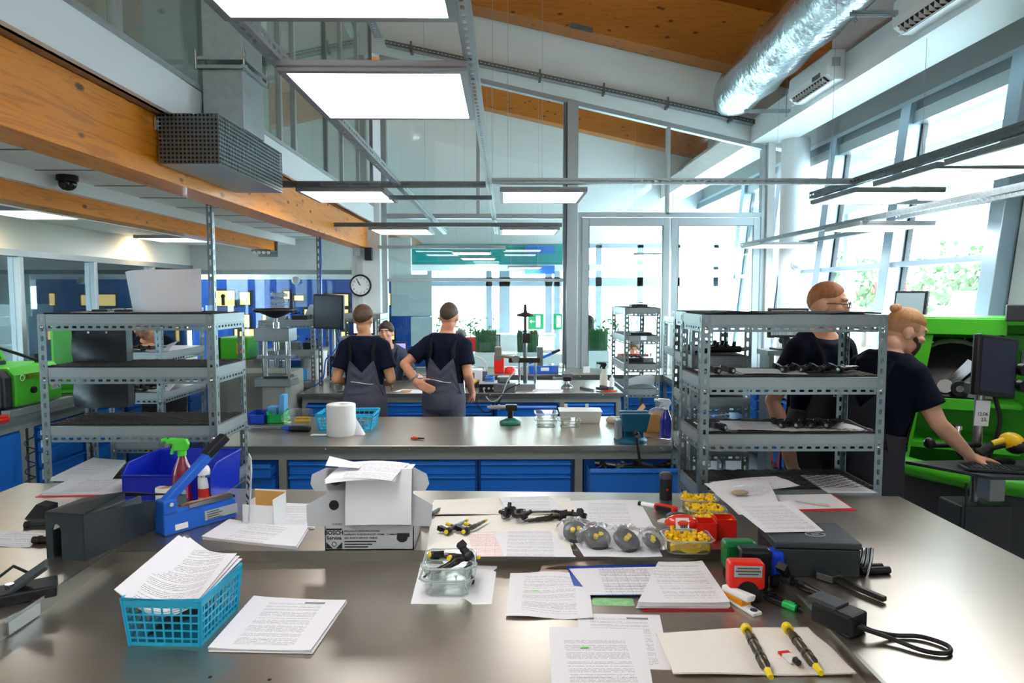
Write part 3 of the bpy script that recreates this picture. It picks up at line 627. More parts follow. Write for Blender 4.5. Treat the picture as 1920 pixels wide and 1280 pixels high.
# ---- drawer cabinets ----
_cache={}
def fbox(w,h):
    k=('f',round(w,3),round(h,3))
    if k not in _cache:
        m=MB(); m.box(0,w,-.018,0,0,h-.032)
        _cache[k]=m.mesh('drawer_front')
    return _cache[k]
def lip(w):
    k=('l',round(w,3))
    if k not in _cache:
        M=Matrix(((0,0,1,0),(1,0,0,0),(0,1,0,0),(0,0,0,1)))
        _cache[k]=MB().prism([(-.012,-.004),(-.036,-.004),(-.042,.002),(-.040,.009),(-.018,.018),(0,.018),(0,-.004)],0,w,M).mesh('lip_handle')
    return _cache[k]
LBL=papermat('drawer_label','text',3.,.1,.06,ink='#202228')
def cabinet(name,label,loc,rz,w,d,z0,z1,hs,group,open_=None,labels=False,m=BLUEP):
    """front face on local -Y at y=0, width along +x"""
    t=thing(name,label,'cabinet',loc,rz,group)
    part('body',MB().box(0,w,.004,d,z0,z1).box(0,.012,-.004,.01,z0,z1).box(w-.012,w,-.004,.01,z0,z1),BLUED,t)
    z=z1-.006
    for i,h in enumerate(hs):
        z-=h
        if z<z0-.001: break
        y=0
        if open_ and i in open_: y=-open_[i]
        dr=link('drawer',fbox(w-.03,h),m,t,(.015,y,z))
        link('lip_handle',lip(w-.03),m,dr,(0,0,h-.022))
        if y<-.05:
            k=-y; part('drawer_box',MB().box(0,.006,0,k,.0,h-.03).box(w-.036,w-.03,0,k,.0,h-.03).box(0,w-.03,0,k,0,.006),m,dr)
        if labels: part('drawer_label',MB().box(.03,.11,-.0195,-.018,(h-.022)*.15,(h-.022)*.9),mat('label_white','#e8eef0',.5),dr); part('label_text',MB().box(.045,.095,-.0199,-.0195,(h-.022)*.45,(h-.022)*.53).box(.045,.09,-.0199,-.0195,(h-.022)*.62,(h-.022)*.70).box(.055,.085,-.0199,-.0195,(h-.022)*.28,(h-.022)*.36),DGREY,dr)
    return t
def bench(name,label,x0,x1,y0,y1,z,posts,depth_leg=.06,top=STEEL):
    t=thing(name,label,'workbench',(0,0,0),0)
    part('worktop',MB().box(x0,x1,y0,y1,z-.035,z),top,t,bev=.003)
    part('edge_strip',MB().box(x0-.003,x1+.003,y0-.004,y0,z-.035,z-.003),STEELB,t)
    n=int((x1-x0)/.6)
    for k in range(n+1): part('rivet',MB().lathe([(.006,0),(.005,.003),(0,.004)],8,c=(x0+.2+k*(x1-x0-.4)/max(1,n),y0-.004,z-.018),M=Matrix.Rotation(PI/2,4,'X')),CHROME,t)
    part('apron',MB().box(x0+.02,x1-.02,y0+.03,y0+.07,z-.095,z-.035),GREYP,t)
    part('back_rail',MB().box(x0+.02,x1-.02,y1-.07,y1-.03,z-.095,z-.035),GREYP,t)
    for x in posts:
        for y in (y0+.03,y1-.08): part('leg',MB().box(x-.025,x+.025,y,y+.05,0,z-.095),GREYP,t)
    return t
B2Y=4.25; B2Z=.90
bench('workbench','steel topped workbench with blue drawers in the middle of the room',-1.86,1.18,B2Y,5.28,B2Z,(-1.80,-1.415,.465,1.14))
hs=[.085,.125,.125,.15,.2]
for k in range(3):
    cabinet('drawer_cabinet',('left','middle','right')[k]+' one of the three closed blue drawer units under the middle workbench',(-1.385+.606*k,B2Y+.045,0),0,.60,.7,.08,.802,hs,'blue drawer units under the middle workbench')
cabinet('drawer_cabinet','blue drawer unit with a wide open deep drawer under the vise',(.50,B2Y+.045,0),0,.60,.75,.08,.802,[.17,.25,.25],'blue drawer units under the middle workbench',open_={0:.20})
cabinet('drawer_cabinet','narrow blue drawer unit behind the left rack under the middle workbench',(-1.77,B2Y+.045,0),0,.32,.7,.08,.802,[.085,.25,.3],'blue drawer units under the middle workbench',open_={0:.08})
B3Y=6.55
bench('workbench','far steel workbench with blue drawers where two men stand',-1.99,1.14,B3Y,7.55,.90,(-1.95,-1.3,.55,1.10))
for k,(x,w_,h_,op,lb) in enumerate(((-1.93,.58,[.10,.14,.16,.2],{0:.06},'leftmost blue drawer unit under the far workbench, top drawer ajar'),(-1.2,.6,[.085,.11,.13,.2],None,'blue drawer unit under the far workbench between the two men'),(-.58,.46,[.085,.11,.13,.2],None,'blue drawer unit under the far workbench behind the man with hand on hip'),(-.10,.60,[.10,.14,.16,.2],{0:.14},'blue drawer unit with open top drawer under the far workbench'),(.585,.48,[.085,.18,.2,.2],None,'rightmost blue drawer unit under the far workbench'))):
    cabinet('drawer_cabinet',lb,(x,B3Y+.045,0),0,w_,.7,.08,.802,h_,'blue drawer units under the far workbench',open_=op)
# back bench along the glazed partition
bench('workbench','narrow steel bench running along the glazed partition',-1.5,2.72,8.05,8.78,.90,(-1.4,.5,1.9,2.6))
for k in range(5):
    cabinet('drawer_cabinet',('first','second','third','fourth','fifth')[k]+' blue drawer unit from the left under the bench at the partition',(-1.3+.8*k,8.1,0),0,.78,.6,.08,.802,[.10,.14,.16,.2],'blue drawer units under the bench at the partition')
# left side bench along the wall, fronts facing right
LBX=-3.50
t=thing('side_bench','long bench with a dark top along the left wall','workbench')
part('worktop',MB().box(-4.45,LBX,3.0,8.6,.915,.95),DGREY,t,bev=.004); part('edge_strip',MB().box(LBX,LBX+.006,3.0,8.6,.912,.947),ALUD,t)
part('apron',MB().box(LBX-.06,LBX-.02,3.0,8.6,.87,.915),GREYP,t)
for y in (3.1,3.7,4.33,4.95,5.04,6.25,7.5,8.5): part('leg',MB().box(LBX-.07,LBX-.02,y-.03,y+.03,0,.87),GREYP,t)
for k,(y0,w_,lab) in enumerate(((5.08,.57,'nearest labelled blue drawer unit of the left bench'),(5.66,.57,'second labelled blue drawer unit of the left bench, top drawer open'),(6.30,.57,'third blue drawer unit of the left bench'),(6.88,.57,'fourth blue drawer unit of the left bench'),(7.55,.57,'fifth blue drawer unit of the left bench'))):
    cabinet('drawer_cabinet',lab,(LBX-.03,y0,0),PI/2,w_,.8,.06,.865,[.075,.10,.125,.125,.125,.15,.15],'blue drawer units of the left bench',open_=({1:.22} if k==1 else None),labels=(k<2))
t=thing('cupboard','plain blue cupboard at the near end of the left bench','cabinet',(LBX-.03,4.36,0),PI/2)
part('body',MB().box(0,.57,.004,.8,.06,.865),BLUED,t); part('door',MB().box(.01,.56,-.018,.003,.07,.855),BLUEP,t,bev=.003)
co=MB(); pts=[]
for i in range(150):
    a=i*.42; f=i/150; pts.append((LBX+.06+.035*math.cos(a)+.02*math.sin(f*6),4.90-.40*f**2+.03*math.sin(a),.84-.55*math.sin(f*1.9)+.0*f))
solo('coiled_hose',co.tube(pts,.0045,6),mat('navy_hose','#12305f',.4),'coiled dark blue air hose hanging on the blue cupboard','hose')
# right window bench, fronts facing left
RBX=2.78
t=thing('side_bench','long bench with blue drawers under the right windows','workbench')
part('worktop',MB().box(RBX,3.6,5.2,8.48,.865,.90),STEEL,t,bev=.004); part('apron',MB().box(RBX+.02,RBX+.06,5.2,8.48,.81,.865),GREYP,t)
for y in (5.25,6.2,7.15,8.2,8.44): part('leg',MB().box(RBX+.02,RBX+.07,y-.03,y+.03,0,.81),GREYP,t)
for k,y0 in enumerate((6.80,7.45,8.08,8.46)):
    cabinet('drawer_cabinet',('nearest','second','third','farthest')[k]+' blue drawer unit under the right window bench','' or (RBX+.03,y0,0),-PI/2,.58,.7,.06,.80,[.09,.12,.12,.15,.2],'blue drawer units under the right window bench')
solo('red_hose',MB().tube([(0,0,.75),(-.05,-.02,.6),(-.02,.1,.35),(-.06,.05,.15),(-.04,.2,.1),(-.07,.25,.4),(-.05,.3,.2),(-.04,.35,.1)],.008),mat('red_hose','#c83a22',.4),'thin red hose hanging on the right window bench','hose',(2.76,6.6,0))
# ---- slotted angle racks ----
def rack(x0,x1,y0,y1,zs,label,zb=0.0,ztop=None):
    """posts with slotted holes; zs = heights of shelf tops"""
    t=thing('shelf_rack',label,'shelf rack',(x0,y0,0),0,'slotted steel shelf racks'); W=x1-x0; D=y1-y0; zt=(ztop or max(zs))+.0; f=.042
    key=('post',round(zt-zb,3))
    for ix,(x,sx) in enumerate(((0,1),(W,-1))):
        for y,sy in ((0,1),(D,-1)):
            k=key+(sx,sy)
            if k not in _cache:
                m=MB(); m.strip((0,0,zb),(0,0,1),(sx,0,0),zt-zb,f,.05,.027,.014,.0025*(-sx)); m.strip((0,0,zb),(0,0,1),(0,sy,0),zt-zb,f,.05,.027,.014,.0025*sy)
                _cache[k]=m.mesh('post')
            link('post',_cache[k],ZINC,t,(x,y,0))
    for z in zs:
        s=part('shelf',MB().box(.003,W-.003,.004,D-.004,z-.004,z).box(.003,W-.003,-.001,.004,z-.048,z).box(.003,W-.003,D-.004,D+.001,z-.048,z).box(-.001,.004,.003,D-.003,z-.048,z).box(W-.004,W+.001,.003,D-.003,z-.048,z),mat('shelf_grey','#8f9496',.4,.35,var=.06),t)
        kx=('bx',round(W,3)); ky=('by',round(D,3))
        if kx not in _cache: _cache[kx]=MB().strip((0.044,0,-.036),(1,0,0),(0,0,1),W-.088,.036,.042,.024,.012,.002).mesh('slotted_beam')
        if ky not in _cache: _cache[ky]=MB().strip((0,.044,-.036),(0,1,0),(0,0,1),D-.088,.036,.042,.024,.012,.002).mesh('slotted_beam')
        for y in (0.002,D-.002): link('slotted_beam',_cache[kx],ZINC,s,(0,y,z-.048))
        for x in (0.002,W-.002): link('slotted_beam',_cache[ky],ZINC,s,(x,0,z-.048))
    bo=[]
    for z in zs:
        for x in (.022,W-.022): part('bolt',MB().lathe([(.011,0),(.009,.005),(0,.006)],10,c=(x,-.003,z-.066),M=Matrix.Rotation(PI/2,4,'X')),CHROME,t)
    return t
RZ=[1.748,1.452,1.165,.88,.45,.12]
LR=rack(-2.42,-1.51,3.55,3.96,[1.748,1.470,1.163,.86,.45,.12],'tall slotted steel rack at left with a curled white sheet on top')
RR=rack(.953,1.858,3.30,3.70,[1.752,1.446,1.165,.885,.45,.12],'tall slotted steel rack at right in front of the two men')
L2=rack(-3.03,-2.62,5.2,5.95,[1.74,1.41,1.10,.72,.2],'slotted steel rack behind the left rack where a man reads')
R2=rack(1.04,1.37,3.78,4.22,[1.75,1.505,1.275,1.0,.4],'narrow slotted steel rack directly behind the right rack')
R3=rack(1.21,1.57,6.9,7.75,[1.715,1.43,1.143,.885,.4],'slotted steel rack at the right end of the far workbench')
R4=rack(1.86,2.2,7.2,8.0,[1.60,1.25,.9,.4],'low slotted steel rack behind the far rack beside the partition')
P1=rack(-2.58,-2.0,7.15,7.75,[1.58,1.26,.93,.5],'slotted steel rack with engine parts in front of the blue display wall')
P2=rack(-1.93,-1.42,7.75,8.25,[1.63,1.36,1.10,.85,.4],'slotted steel rack behind the hanging monitor')
# diamond patterned rubber mats on the shelves
MATM=mat('mat_rubber','#131313',.75); 
def rmat(x0,x1,y0,y1,z,label,dx=.075,ribs=True,col=None,wav=.0):
    t=thing('rubber_mat',label,'rubber mat',((x0+x1)/2,(y0+y1)/2,z),0,'diamond rubber mats on the rack shelves'); W=(x1-x0)/2; D=(y1-y0)/2
    part('mat_sheet',MB().sheet(24,6,lambda u,v:(-W+2*W*u,-D+2*D*v,.005+wav*math.sin(u*9)*max(0,.5-v)),.005),MATM,t)
    if ribs:
        m=MB(); n=int(2*W/dx)+8
        for s_ in (1,-1):
            for k in range(-8,n):
                a=Vector((-W+k*dx,-D if s_>0 else D,.0065)); L=2*D*1.9
                # clip segment to the rectangle
                xa,xb=a.x,a.x+L; ya,yb=a.y,a.y+2*D*s_
                if xb<-W or xa>W: continue
                def at_(x): return ya+(yb-ya)*(x-xa)/(xb-xa)
                c0,c1=max(xa,-W),min(xb,W)
                if c1-c0<.02: continue
                m.beam((c0,at_(c0),.007),(c1,at_(c1),.007),.007,.004)
        o=part('ribs',m,mat('mat_rib',col or '#3d3b39',.7),t); o['kind']='stuff'
    return t
rmat(-2.40,-1.53,3.57,3.94,1.748,'black rubber mat on the top shelf of the left rack')
rmat(-2.40,-1.53,3.57,3.94,1.470,'diamond patterned rubber mat on the second shelf of the left rack')
rmat(-2.40,-1.53,3.57,3.94,1.163,'worn diamond patterned rubber mat on the third shelf of the left rack',col='#7a6f60')
rmat(-2.40,-1.53,3.57,3.94,.86,'diamond rubber mat on the bench level shelf of the left rack')
rmat(.975,1.835,3.32,3.68,1.752,'black rubber mat on the top shelf of the right rack',wav=.02)
rmat(.975,1.835,3.32,3.68,1.446,'rubber mat on the second shelf of the right rack')
rmat(.975,1.835,3.32,3.68,1.165,'rubber mat on the third shelf of the right rack')
rmat(.975,1.835,3.32,3.68,.885,'dark diamond rubber mat on the bench level shelf of the right rack')
for z,l in ((1.75,'top'),(1.505,'second'),(1.275,'third')): rmat(1.06,1.35,3.80,4.20,z,'black rubber mat on the %s shelf of the narrow rack'%l,ribs=False)
for z,l in ((1.715,'top'),(1.43,'second'),(1.143,'third'),(.885,'fourth')): rmat(1.23,1.55,6.92,7.73,z,'black rubber mat on the %s shelf of the far right rack'%l,ribs=False)
# ---------------- far hall, showroom and outdoors ----------------
struct('wall_rear',MB().box(-8,9,-3.1,-3,0,6.5),WALLW,'unseen plain wall added behind the camera to cut front light')  # this and the left wall are unseen, added to cut front light
struct('wall_rear_left',MB().box(-4.62,-4.5,-3,1.5,0,6.5),WALLW,'unseen plain left wall added beside the camera to cut front light')
FY=14.0
FAC=mat('facade_white','#dde6ea',.6)
FR=mat('facade_frame','#98a6b2',.4,.3)
struct('wall_facade',MB().box(-6,4.5,FY,FY+.2,2.86,8).box(-6,-2.6,FY,FY+.2,0,2.86),FAC,'white upper wall of the far hall')
f=struct('window_7',MB().box(-2.6,4.4,FY-.02,FY+.1,2.02,2.2),FR,'glazed entrance front of the far hall')
part('transom',MB().box(-2.6,4.4,FY-.02,FY+.08,2.36,2.42),FR,f); part('transom',MB().box(-2.6,4.4,FY-.02,FY+.08,2.8,2.88),FR,f)
for x,wd in ((-2.55,.1),(-1.55,.1),(-.34,.12),(-.02,.22),(.88,.14),(1.05,.12),(1.9,.12),(2.75,.12),(3.5,.12),(4.3,.1)):
    part('mullion',MB().box(x-wd/2,x+wd/2,FY-.02,FY+.1,0,2.86),FR,f)
part('panel',MB().box(-.34,-.02,FY,FY+.05,0,1.15),mat('panel_pale','#bcc8d0',.5),f)
for x0,x1 in ((-2.5,-1.6),(-1.5,-.4),(.09,.81),(1.11,1.84),(1.96,2.69),(2.81,3.44),(3.56,4.25)): part('pane',MB().box(x0,x1,FY+.03,FY+.038,0,2.02),GLASS,f)
struct('ceiling_bulkhead',MB().box(-2.6,1.33,13.1,FY-.02,2.40,2.80),mat('teal_paint','#0f8f8c',.4),'teal painted bulkhead over the far entrance')
struct('wall_bulkhead_band',MB().box(-2.6,3.6,13.08,13.14,2.30,2.42),FAC,'white band under the teal bulkhead')
struct('wall_hall_left',MB().box(-2.6,-2.5,11.7,FY,0,5.5),FAC,'white side wall of the far hall')
for k,(x0,x1,z) in enumerate(((.36,.93,2.62),(.36,.93,2.24))):
    solo('sign_and_reflection',MB().box(0,x1-x0,0,.04,0,.16),mat('sign_blue','#2a6fc0',.4),('upper','lower')[k]+' plain blue hanging sign in the far hall','sign',(x0,13.0 if k else 13.02,z))  # the second board models the reflection of the upper sign
for k,x in enumerate((.44,.95)):
    t=thing('exit_sign',('left','right')[k]+' green emergency exit sign on the far glass doors','sign',(x+.18,FY-.06,1.30))
    part('plate',MB().box(-.16,.16,0,.012,-.16,.16),mat('sign_green','#0e8f52',.4),t); s=1 if k else -1
    part('door_symbol',MB().box(-s*.02-.07*(s>0)*0-.055*1,-s*.02+.055,-.003,0,-.12,.12) if False else MB().box(min(-s*.09,-s*.0),max(-s*.09,-s*.0),-.003,0,-.12,.12),PLASTW,t)
    part('arrow',MB().box(min(s*.03,s*.09),max(s*.03,s*.09),-.003,0,-.012,.012).prism([(s*.09,-.04),(s*.135,0),(s*.09,.04)],-.0,.003,Matrix.Rotation(PI/2,4,'X')),PLASTW,t)
# LED panels of the far hall
for k,(x,y,z) in enumerate(((-.55,11.2,2.52),(-.5,12.6,2.5),(.35,12.7,2.34),(2.4,11.5,2.5))):
    led(x,y,z,('first','second','third','fourth')[k]+' small LED panel hanging in the far hall','LED panels in the far hall',wires=roofz(x)+.73-z)
# blue display wall with lit niches
DY=10.9
dw=struct('wall_display',MB().box(-5.0,-1.62,DY,DY+.1,.6,2.09).box(-1.62,-1.2,DY,DY+.1,.6,1.62),mat('display_blue','#0a3f8f',.3),'dark blue display wall with warm lit niches')
struct('wall_display_top',MB().box(-5.0,-1.5,DY,DY+.1,2.09,2.75),mat('pale_grey_wall','#c3cacb',.5),'pale strip above the blue display wall')
NG=emat('niche_glow','#ffd98a',.95)
for (x0,y0,x1,y1) in ((404,545,440,573),(450,548,469,571),(532,546,543,560),(552,554,569,563),(609,552,653,573),(664,553,673,572),(722,550,732,572),(722,592,730,614),(724,620,739,636),(638,580,653,606),(455,590,468,613),(440,617,476,636),(493,590,500,640),(640,622,653,634),(571,580,580,600)):
    a=ony(x0,y0,DY-.012); c=ony(x1,y1,DY-.012)
    n=part('niche',MB().box(a.x-.03,c.x+.03,DY-.014,DY,c.z-.03,a.z+.03),BLACK,dw)
    part('lit_back',MB().box(a.x,c.x,DY-.017,DY-.0145,c.z,a.z),NG,n)
# grey board and small box in the hall behind the pier
solo('grey_board',MB().box(0,.62,0,.03,0,.64).box(.28,.30,-.03,0,.12,.18),mat('board_grey','#b4bfc2',.45),'large plain grey board behind the glass beside the pier','board',(-1.76,10.55,1.52))
solo('grey_cabinet',MB().box(0,.33,0,.3,0,1.5).box(.1,.15,-.01,0,1.02,1.08),mat('board_grey'),'tall pale grey cabinet behind the glass between the two men','cabinet',(-1.47,10.6,.0))
solo('blue_screen_wall',MB().box(0,1.2,0,.04,0,.42),mat('display_blue'),'low blue divider panel behind the seated man','divider',(-1.95,9.4,.72))
# reception desk, monitors, chairs, planters
t=thing('reception_desk','white reception desk in the far hall','desk',(-.35,11.3,0)); part('front',MB().box(0,1.15,0,.04,0,1.15),PLASTW,t); part('top',MB().box(-.03,1.18,-.05,.45,1.15,1.19),PLASTW,t); part('side',MB().box(0,.04,0,.4,0,1.15),PLASTW,t)
def screen(name,label,loc,rz,w,h,stand=.15,face=None,cat='monitor',tilt=0,body=BLACK,back=False):
    t=thing(name,label,cat,loc,rz)
    part('stand_base',MB().box(-.11,.11,-.08,.08,0,.015),body,t,bev=.004); part('stand_neck',MB().box(-.025,.025,.0,.03,.01,stand+h*.4),body,t)
    p=part('housing',MB().box(-w/2,w/2,-.02,.015,0,h),body,t,bev=.006,loc=(0,-.005,stand),rot=(tilt,0,0))
    part('screen_face',MB().box(-w/2+.018,w/2-.018,-.0225,-.0205,.02,h-.018),face or mat('screen_dark','#3a4148',.2),p)
    return t
SCRW=emat('screen_white','#f4f8ff',1.1); SCRG=papermat('screen_text','text',5.,.4,.3,base='#b9bfc6')
screen('monitor','reception monitor with grey page beside the left planter',(-.19,10.5,.95),0,.22,.27,.02,SCRG)
screen('monitor','bright white screen at the reception between planters and red chair',(.62,10.6,.95),0,.29,.25,.02,SCRW,body=PLASTW)
solo('reception_counter',MB().box(-1.0,1.1,0,.5,.9,.95).box(-1.0,1.1,.0,.03,0,.9),PLASTW,'low white reception counter behind the glass','counter',(0,10.3,0))
def redchair(loc,rz,label):
    t=thing('red_chair',label,'chair',loc,rz,'red office chairs')
    part('seat',MB().box(-.22,.22,-.22,.22,.44,.50),mat('red_fabric','#c2201c',.7),t,bev=.03); part('backrest',MB().bx((0,.24,.78),(.44,.06,.5),(R(-8),0,0)),mat('red_fabric'),t,bev=.02)
    part('column',MB().cyl((0,0,.08),(0,0,.44),.03),BLACK,t)
    for k in range(5): part('foot',MB().beam((0,0,.08),(.28*math.cos(k*1.257),.28*math.sin(k*1.257),.05),.04,.03),BLACK,t)
redchair((-.62,11.0,.12),0,'red office chair behind the seated visitor'); redchair((1.02,10.6,.1),R(200),'red chair beside the thick mullion in the far hall')
GRASSM=mat('horsetail_green','#2f6e3a',.6,var=.4,vscale=20)
def planter(x,y,label,w=.30,zb=.80,hb=.27,hg=.30):
    t=thing('planter',label,'planter',(x,y,zb),0,'white planters with upright green stems')
    part('box',MB().box(-w/2,w/2,-.09,.09,0,hb),PLASTW,t,bev=.004); m=MB(); rnd=random.Random(int(x*100))
    for k in range(150):
        px_=rnd.uniform(-w/2+.01,w/2-.01); py=rnd.uniform(-.08,.08); h=hg*rnd.uniform(.85,1.02); l=rnd.uniform(-.01,.01)
        m.cyl((px_,py,hb-.01),(px_+l,py+l,hb+h),.0042,n=4,cap=False)
    o=part('stems',m,GRASSM,t); o['kind']='stuff'; return t
planter(-.27,9.25,'left white planter with dense upright green stems'); planter(.30,9.25,'middle white planter with dense upright green stems'); planter(1.28,9.5,'right white planter with green stems behind the glass door')
solo('planter_shelf',MB().box(-.6,.75,-.14,.14,.76,.80).box(-.55,-.5,-.1,.1,0,.76).box(.65,.7,-.1,.1,0,.76),PLASTW,'narrow white shelf carrying planters behind the partition','shelf',(0,9.25,0))
solo('planter_stand',MB().box(-.2,.2,-.14,.14,.76,.80).box(-.15,.15,-.1,.1,0,.76),PLASTW,'white stand under the right planter','stand',(1.28,9.5,0))
def bush(x,y,z,r,label,seed,n=90):
    rnd=random.Random(seed); t=thing('leafy_plant',label,'plant',(x,y,z)); m=MB()
    for k in range(6): 
        a=rnd.uniform(0,6.28); m.tube([(0,0,0),(.3*r*math.cos(a),.3*r*math.sin(a),.5*r),(.7*r*math.cos(a),.7*r*math.sin(a),rnd.uniform(.8,1.2)*r)],.006,4)
    part('stems',m,mat('stem_green','#4b5d33',.7),t)['kind']='stuff'; m=MB()
    for k in range(n):
        d=Vector((rnd.gauss(0,.5),rnd.gauss(0,.5),rnd.uniform(.2,1.3)))*r; u=Vector((rnd.gauss(0,1),rnd.gauss(0,1),rnd.gauss(0,.6))).normalized()*.05; v=u.orthogonal().normalized()*.02
        m.add([d-u,d+v,d+u,d-v],[(0,1,2,3)])
    part('leaves',m,mat('leaf_green','#4f7d52',.6,var=.3),t)['kind']='stuff'; return t
bush(-.6,11.6,1.0,.35,'leafy plant behind the reception counter at left',1); bush(1.62,10.6,1.0,.35,'leafy plant behind the right planter',2); bush(-1.2,11.9,1.05,.3,'leafy plant behind the grey board',4,60)
# --- outdoors ---
struct('ground_outside',MB().box(3.95,60,-20,80,-.12,-.02).box(-40,3.95,22,80,-.12,-.02),mat('pale_paving','#8f908c',.8),'pale paved ground outside the windows')
def tree(x,y,h,r,label,seed,nl=1700):
    rnd=random.Random(seed); t=thing('tree',label,'tree',(x,y,0),0,'trees outside the right windows')
    part('trunk',MB().tube([(0,0,0),(.05,0,h*.3),(-.05,.05,h*.6)],[.16,.12,.07],8),mat('bark','#5b4a3a',.9),t); m=MB()
    cs=[(Vector((rnd.gauss(0,.5)*r,rnd.gauss(0,.5)*r,h*.62+rnd.gauss(0,.38)*r)),r*rnd.uniform(.35,.6)) for k in range(16)]
    for k in range(nl):
        c,q=rnd.choice(cs); d=Vector((rnd.gauss(0,1),rnd.gauss(0,1),rnd.gauss(0,1))).normalized(); p=c+d*q*rnd.uniform(.7,1.05)
        u=(d.orthogonal()+Vector((rnd.gauss(0,.6),rnd.gauss(0,.6),rnd.gauss(0,.6)))).normalized(); v=u.cross(d).normalized(); s_=rnd.uniform(.10,.2)
        m.add([p-u*s_,p+v*s_*.6,p+u*s_,p-v*s_*.6],[(0,1,2,3)])
    part('crown',m,mat('tree_leaf','#5c7d4b',.6,var=.35,vscale=3),t)['kind']='stuff'; return t
tree(15.5,21,3.6,1.9,'large green tree outside the rightmost window',1,2600); tree(19.5,23.5,4.2,2.4,'broad green tree at the right edge outside',2,2600); tree(12.6,24,3.2,1.2,'small green tree outside beyond the man with glasses',3,1200); tree(10.6,22,2.8,1.0,'young pale tree outside left of the red sign',4,900)
tree(23.5,20,4.0,2.0,'green tree outside behind the green machine',6,1500)
sg=thing('street_sign','red and white sign board standing outside the window','sign',(12.4,22.0,0)); part('board',MB().box(-.55,.55,0,.06,1.5,2.25),RED,sg); part('stripe',MB().box(-.48,.48,-.01,0,1.72,1.8),PLASTW,sg)
for x in (-.45,.45): part('post',MB().box(x-.04,x+.04,.0,.06,0,1.5),GALV,sg)
cv=thing('parked_car','dark blue parked van outside the right window','car',(14.3,18.2,0),R(5)); part('body',MB().prism([(-2.1,.35),(2.1,.35),(2.15,1.0),(1.7,1.1),(1.2,1.9),(-1.9,1.95),(-2.15,1.2)],-.8,.8,Matrix.Rotation(PI/2,4,'X')),mat('car_navy','#2c4468',.3),cv,bev=.08)
part('side_window',MB().prism([(-1.6,1.2),(1.45,1.2),(1.1,1.75),(-1.6,1.78)],.8,.82,Matrix.Rotation(PI/2,4,'X')),mat('screen_dark'),cv)
for x in (-1.3,1.3): part('wheel',MB().cyl((x,-.85,.35),(x,-.6,.35),.35,n=24),BLACK,cv)
solo('far_building',MB().box(-8,8,0,6,0,9),mat('pale_building','#cfd4d4',.8),'pale building far outside beyond the trees','building',(16,48,0))

redchair((1.84,9.72,0),R(165),'red chair carrying the woman in the striped shirt')
# ---------------- people ----------------
def remeshed(mb,name,voxel,it=6,fac=.5):
    me=mb.mesh(name); o=bpy.data.objects.new('tmp',me); COL.objects.link(o)
    r=o.modifiers.new('r','REMESH'); r.mode='VOXEL'; r.voxel_size=voxel; r.use_smooth_shade=True
    s=o.modifiers.new('s','SMOOTH'); s.factor=fac; s.iterations=it
    dg=bpy.context.evaluated_depsgraph_get(); me2=bpy.data.meshes.new_from_object(o.evaluated_get(dg)); me2.name=name
    bpy.data.objects.remove(o); bpy.data.meshes.remove(me); return me2
def limb(m,pts,rs,n=14):
    m.tube(pts,rs,n)
    for p,r_ in zip(pts,rs): m.ball(p,r_*.995,n,8)
def hand(m,wr,d,nrm,curl=.5,side=1,s=1.0,spread=.12):
    """palm and five separate fingers; d = pointing direction, nrm = back of the hand"""
    wr=Vector(wr); d=Vector(d).normalized(); nrm=Vector(nrm); nrm=(nrm-d*nrm.dot(d)).normalized(); x=d.cross(nrm)*side
    def P(a,b,c): return wr+(d*a+x*b+nrm*c)*s
    m.tube([P(-.03,0,0),P(.02,0,0)],[.027*s,.026*s],12)
    for b in (-.028,-.010,.010,.028): m.tube([P(.0,b*.7,0),P(.05,b,.002),P(.088,b*1.02,0)],[.014*s,.0145*s,.0125*s],10); m.ball(P(.088,b*1.02,0),.0125*s)
    L={-.030:(.030,.022,.018),-.0105:(.040,.027,.021),.0105:(.043,.029,.022),.030:(.038,.025,.020)}
    for b,ls in L.items():
        p=P(.088,b,0); a=0; pts=[p]; rs=[.0105*s]; sp=b*spread*8
        for k,l in enumerate(ls):
            a+=curl*(.55,.8,.6)[k]; dr=(d*math.cos(a)-nrm*math.sin(a)+x*sp*math.cos(a)).normalized(); p=p+dr*l*s; pts.append(p); rs.append((.0095,.0088,.0078)[k]*s)
        limb(m,pts,rs,10)
    p=P(.018,.028,-.006); pts=[p]; rs=[.014*s]
    for k,(l,o) in enumerate(((.035,.75),(.03,.45),(.024,.25))):
        dr=(d*(1-o*.55)+x*o-nrm*(.25+curl*.35)).normalized(); p=p+dr*l*s; pts.append(p); rs.append((.0125,.0105,.009)[k]*s)
    limb(m,pts,rs,10)
SEC=[(-.20,.12,.08,.09),(-.12,.165,.10,.12),(0,.172,.105,.125),(.3,.150,.10,.098),(.6,.158,.116,.106),(.85,.170,.116,.118),(.97,.155,.095,.108),(1.06,.115,.075,.085),(1.14,.06,.06,.06)]
def sec(t):
    for a,b in zip(SEC[:-1],SEC[1:]):
        if t<=b[0]: f=max(0,(t-a[0])/(b[0]-a[0])); f=f*f*(3-2*f); return [a[i]+(b[i]-a[i])*f for i in (1,2,3)]
    return SEC[-1][1:]
CLO={}
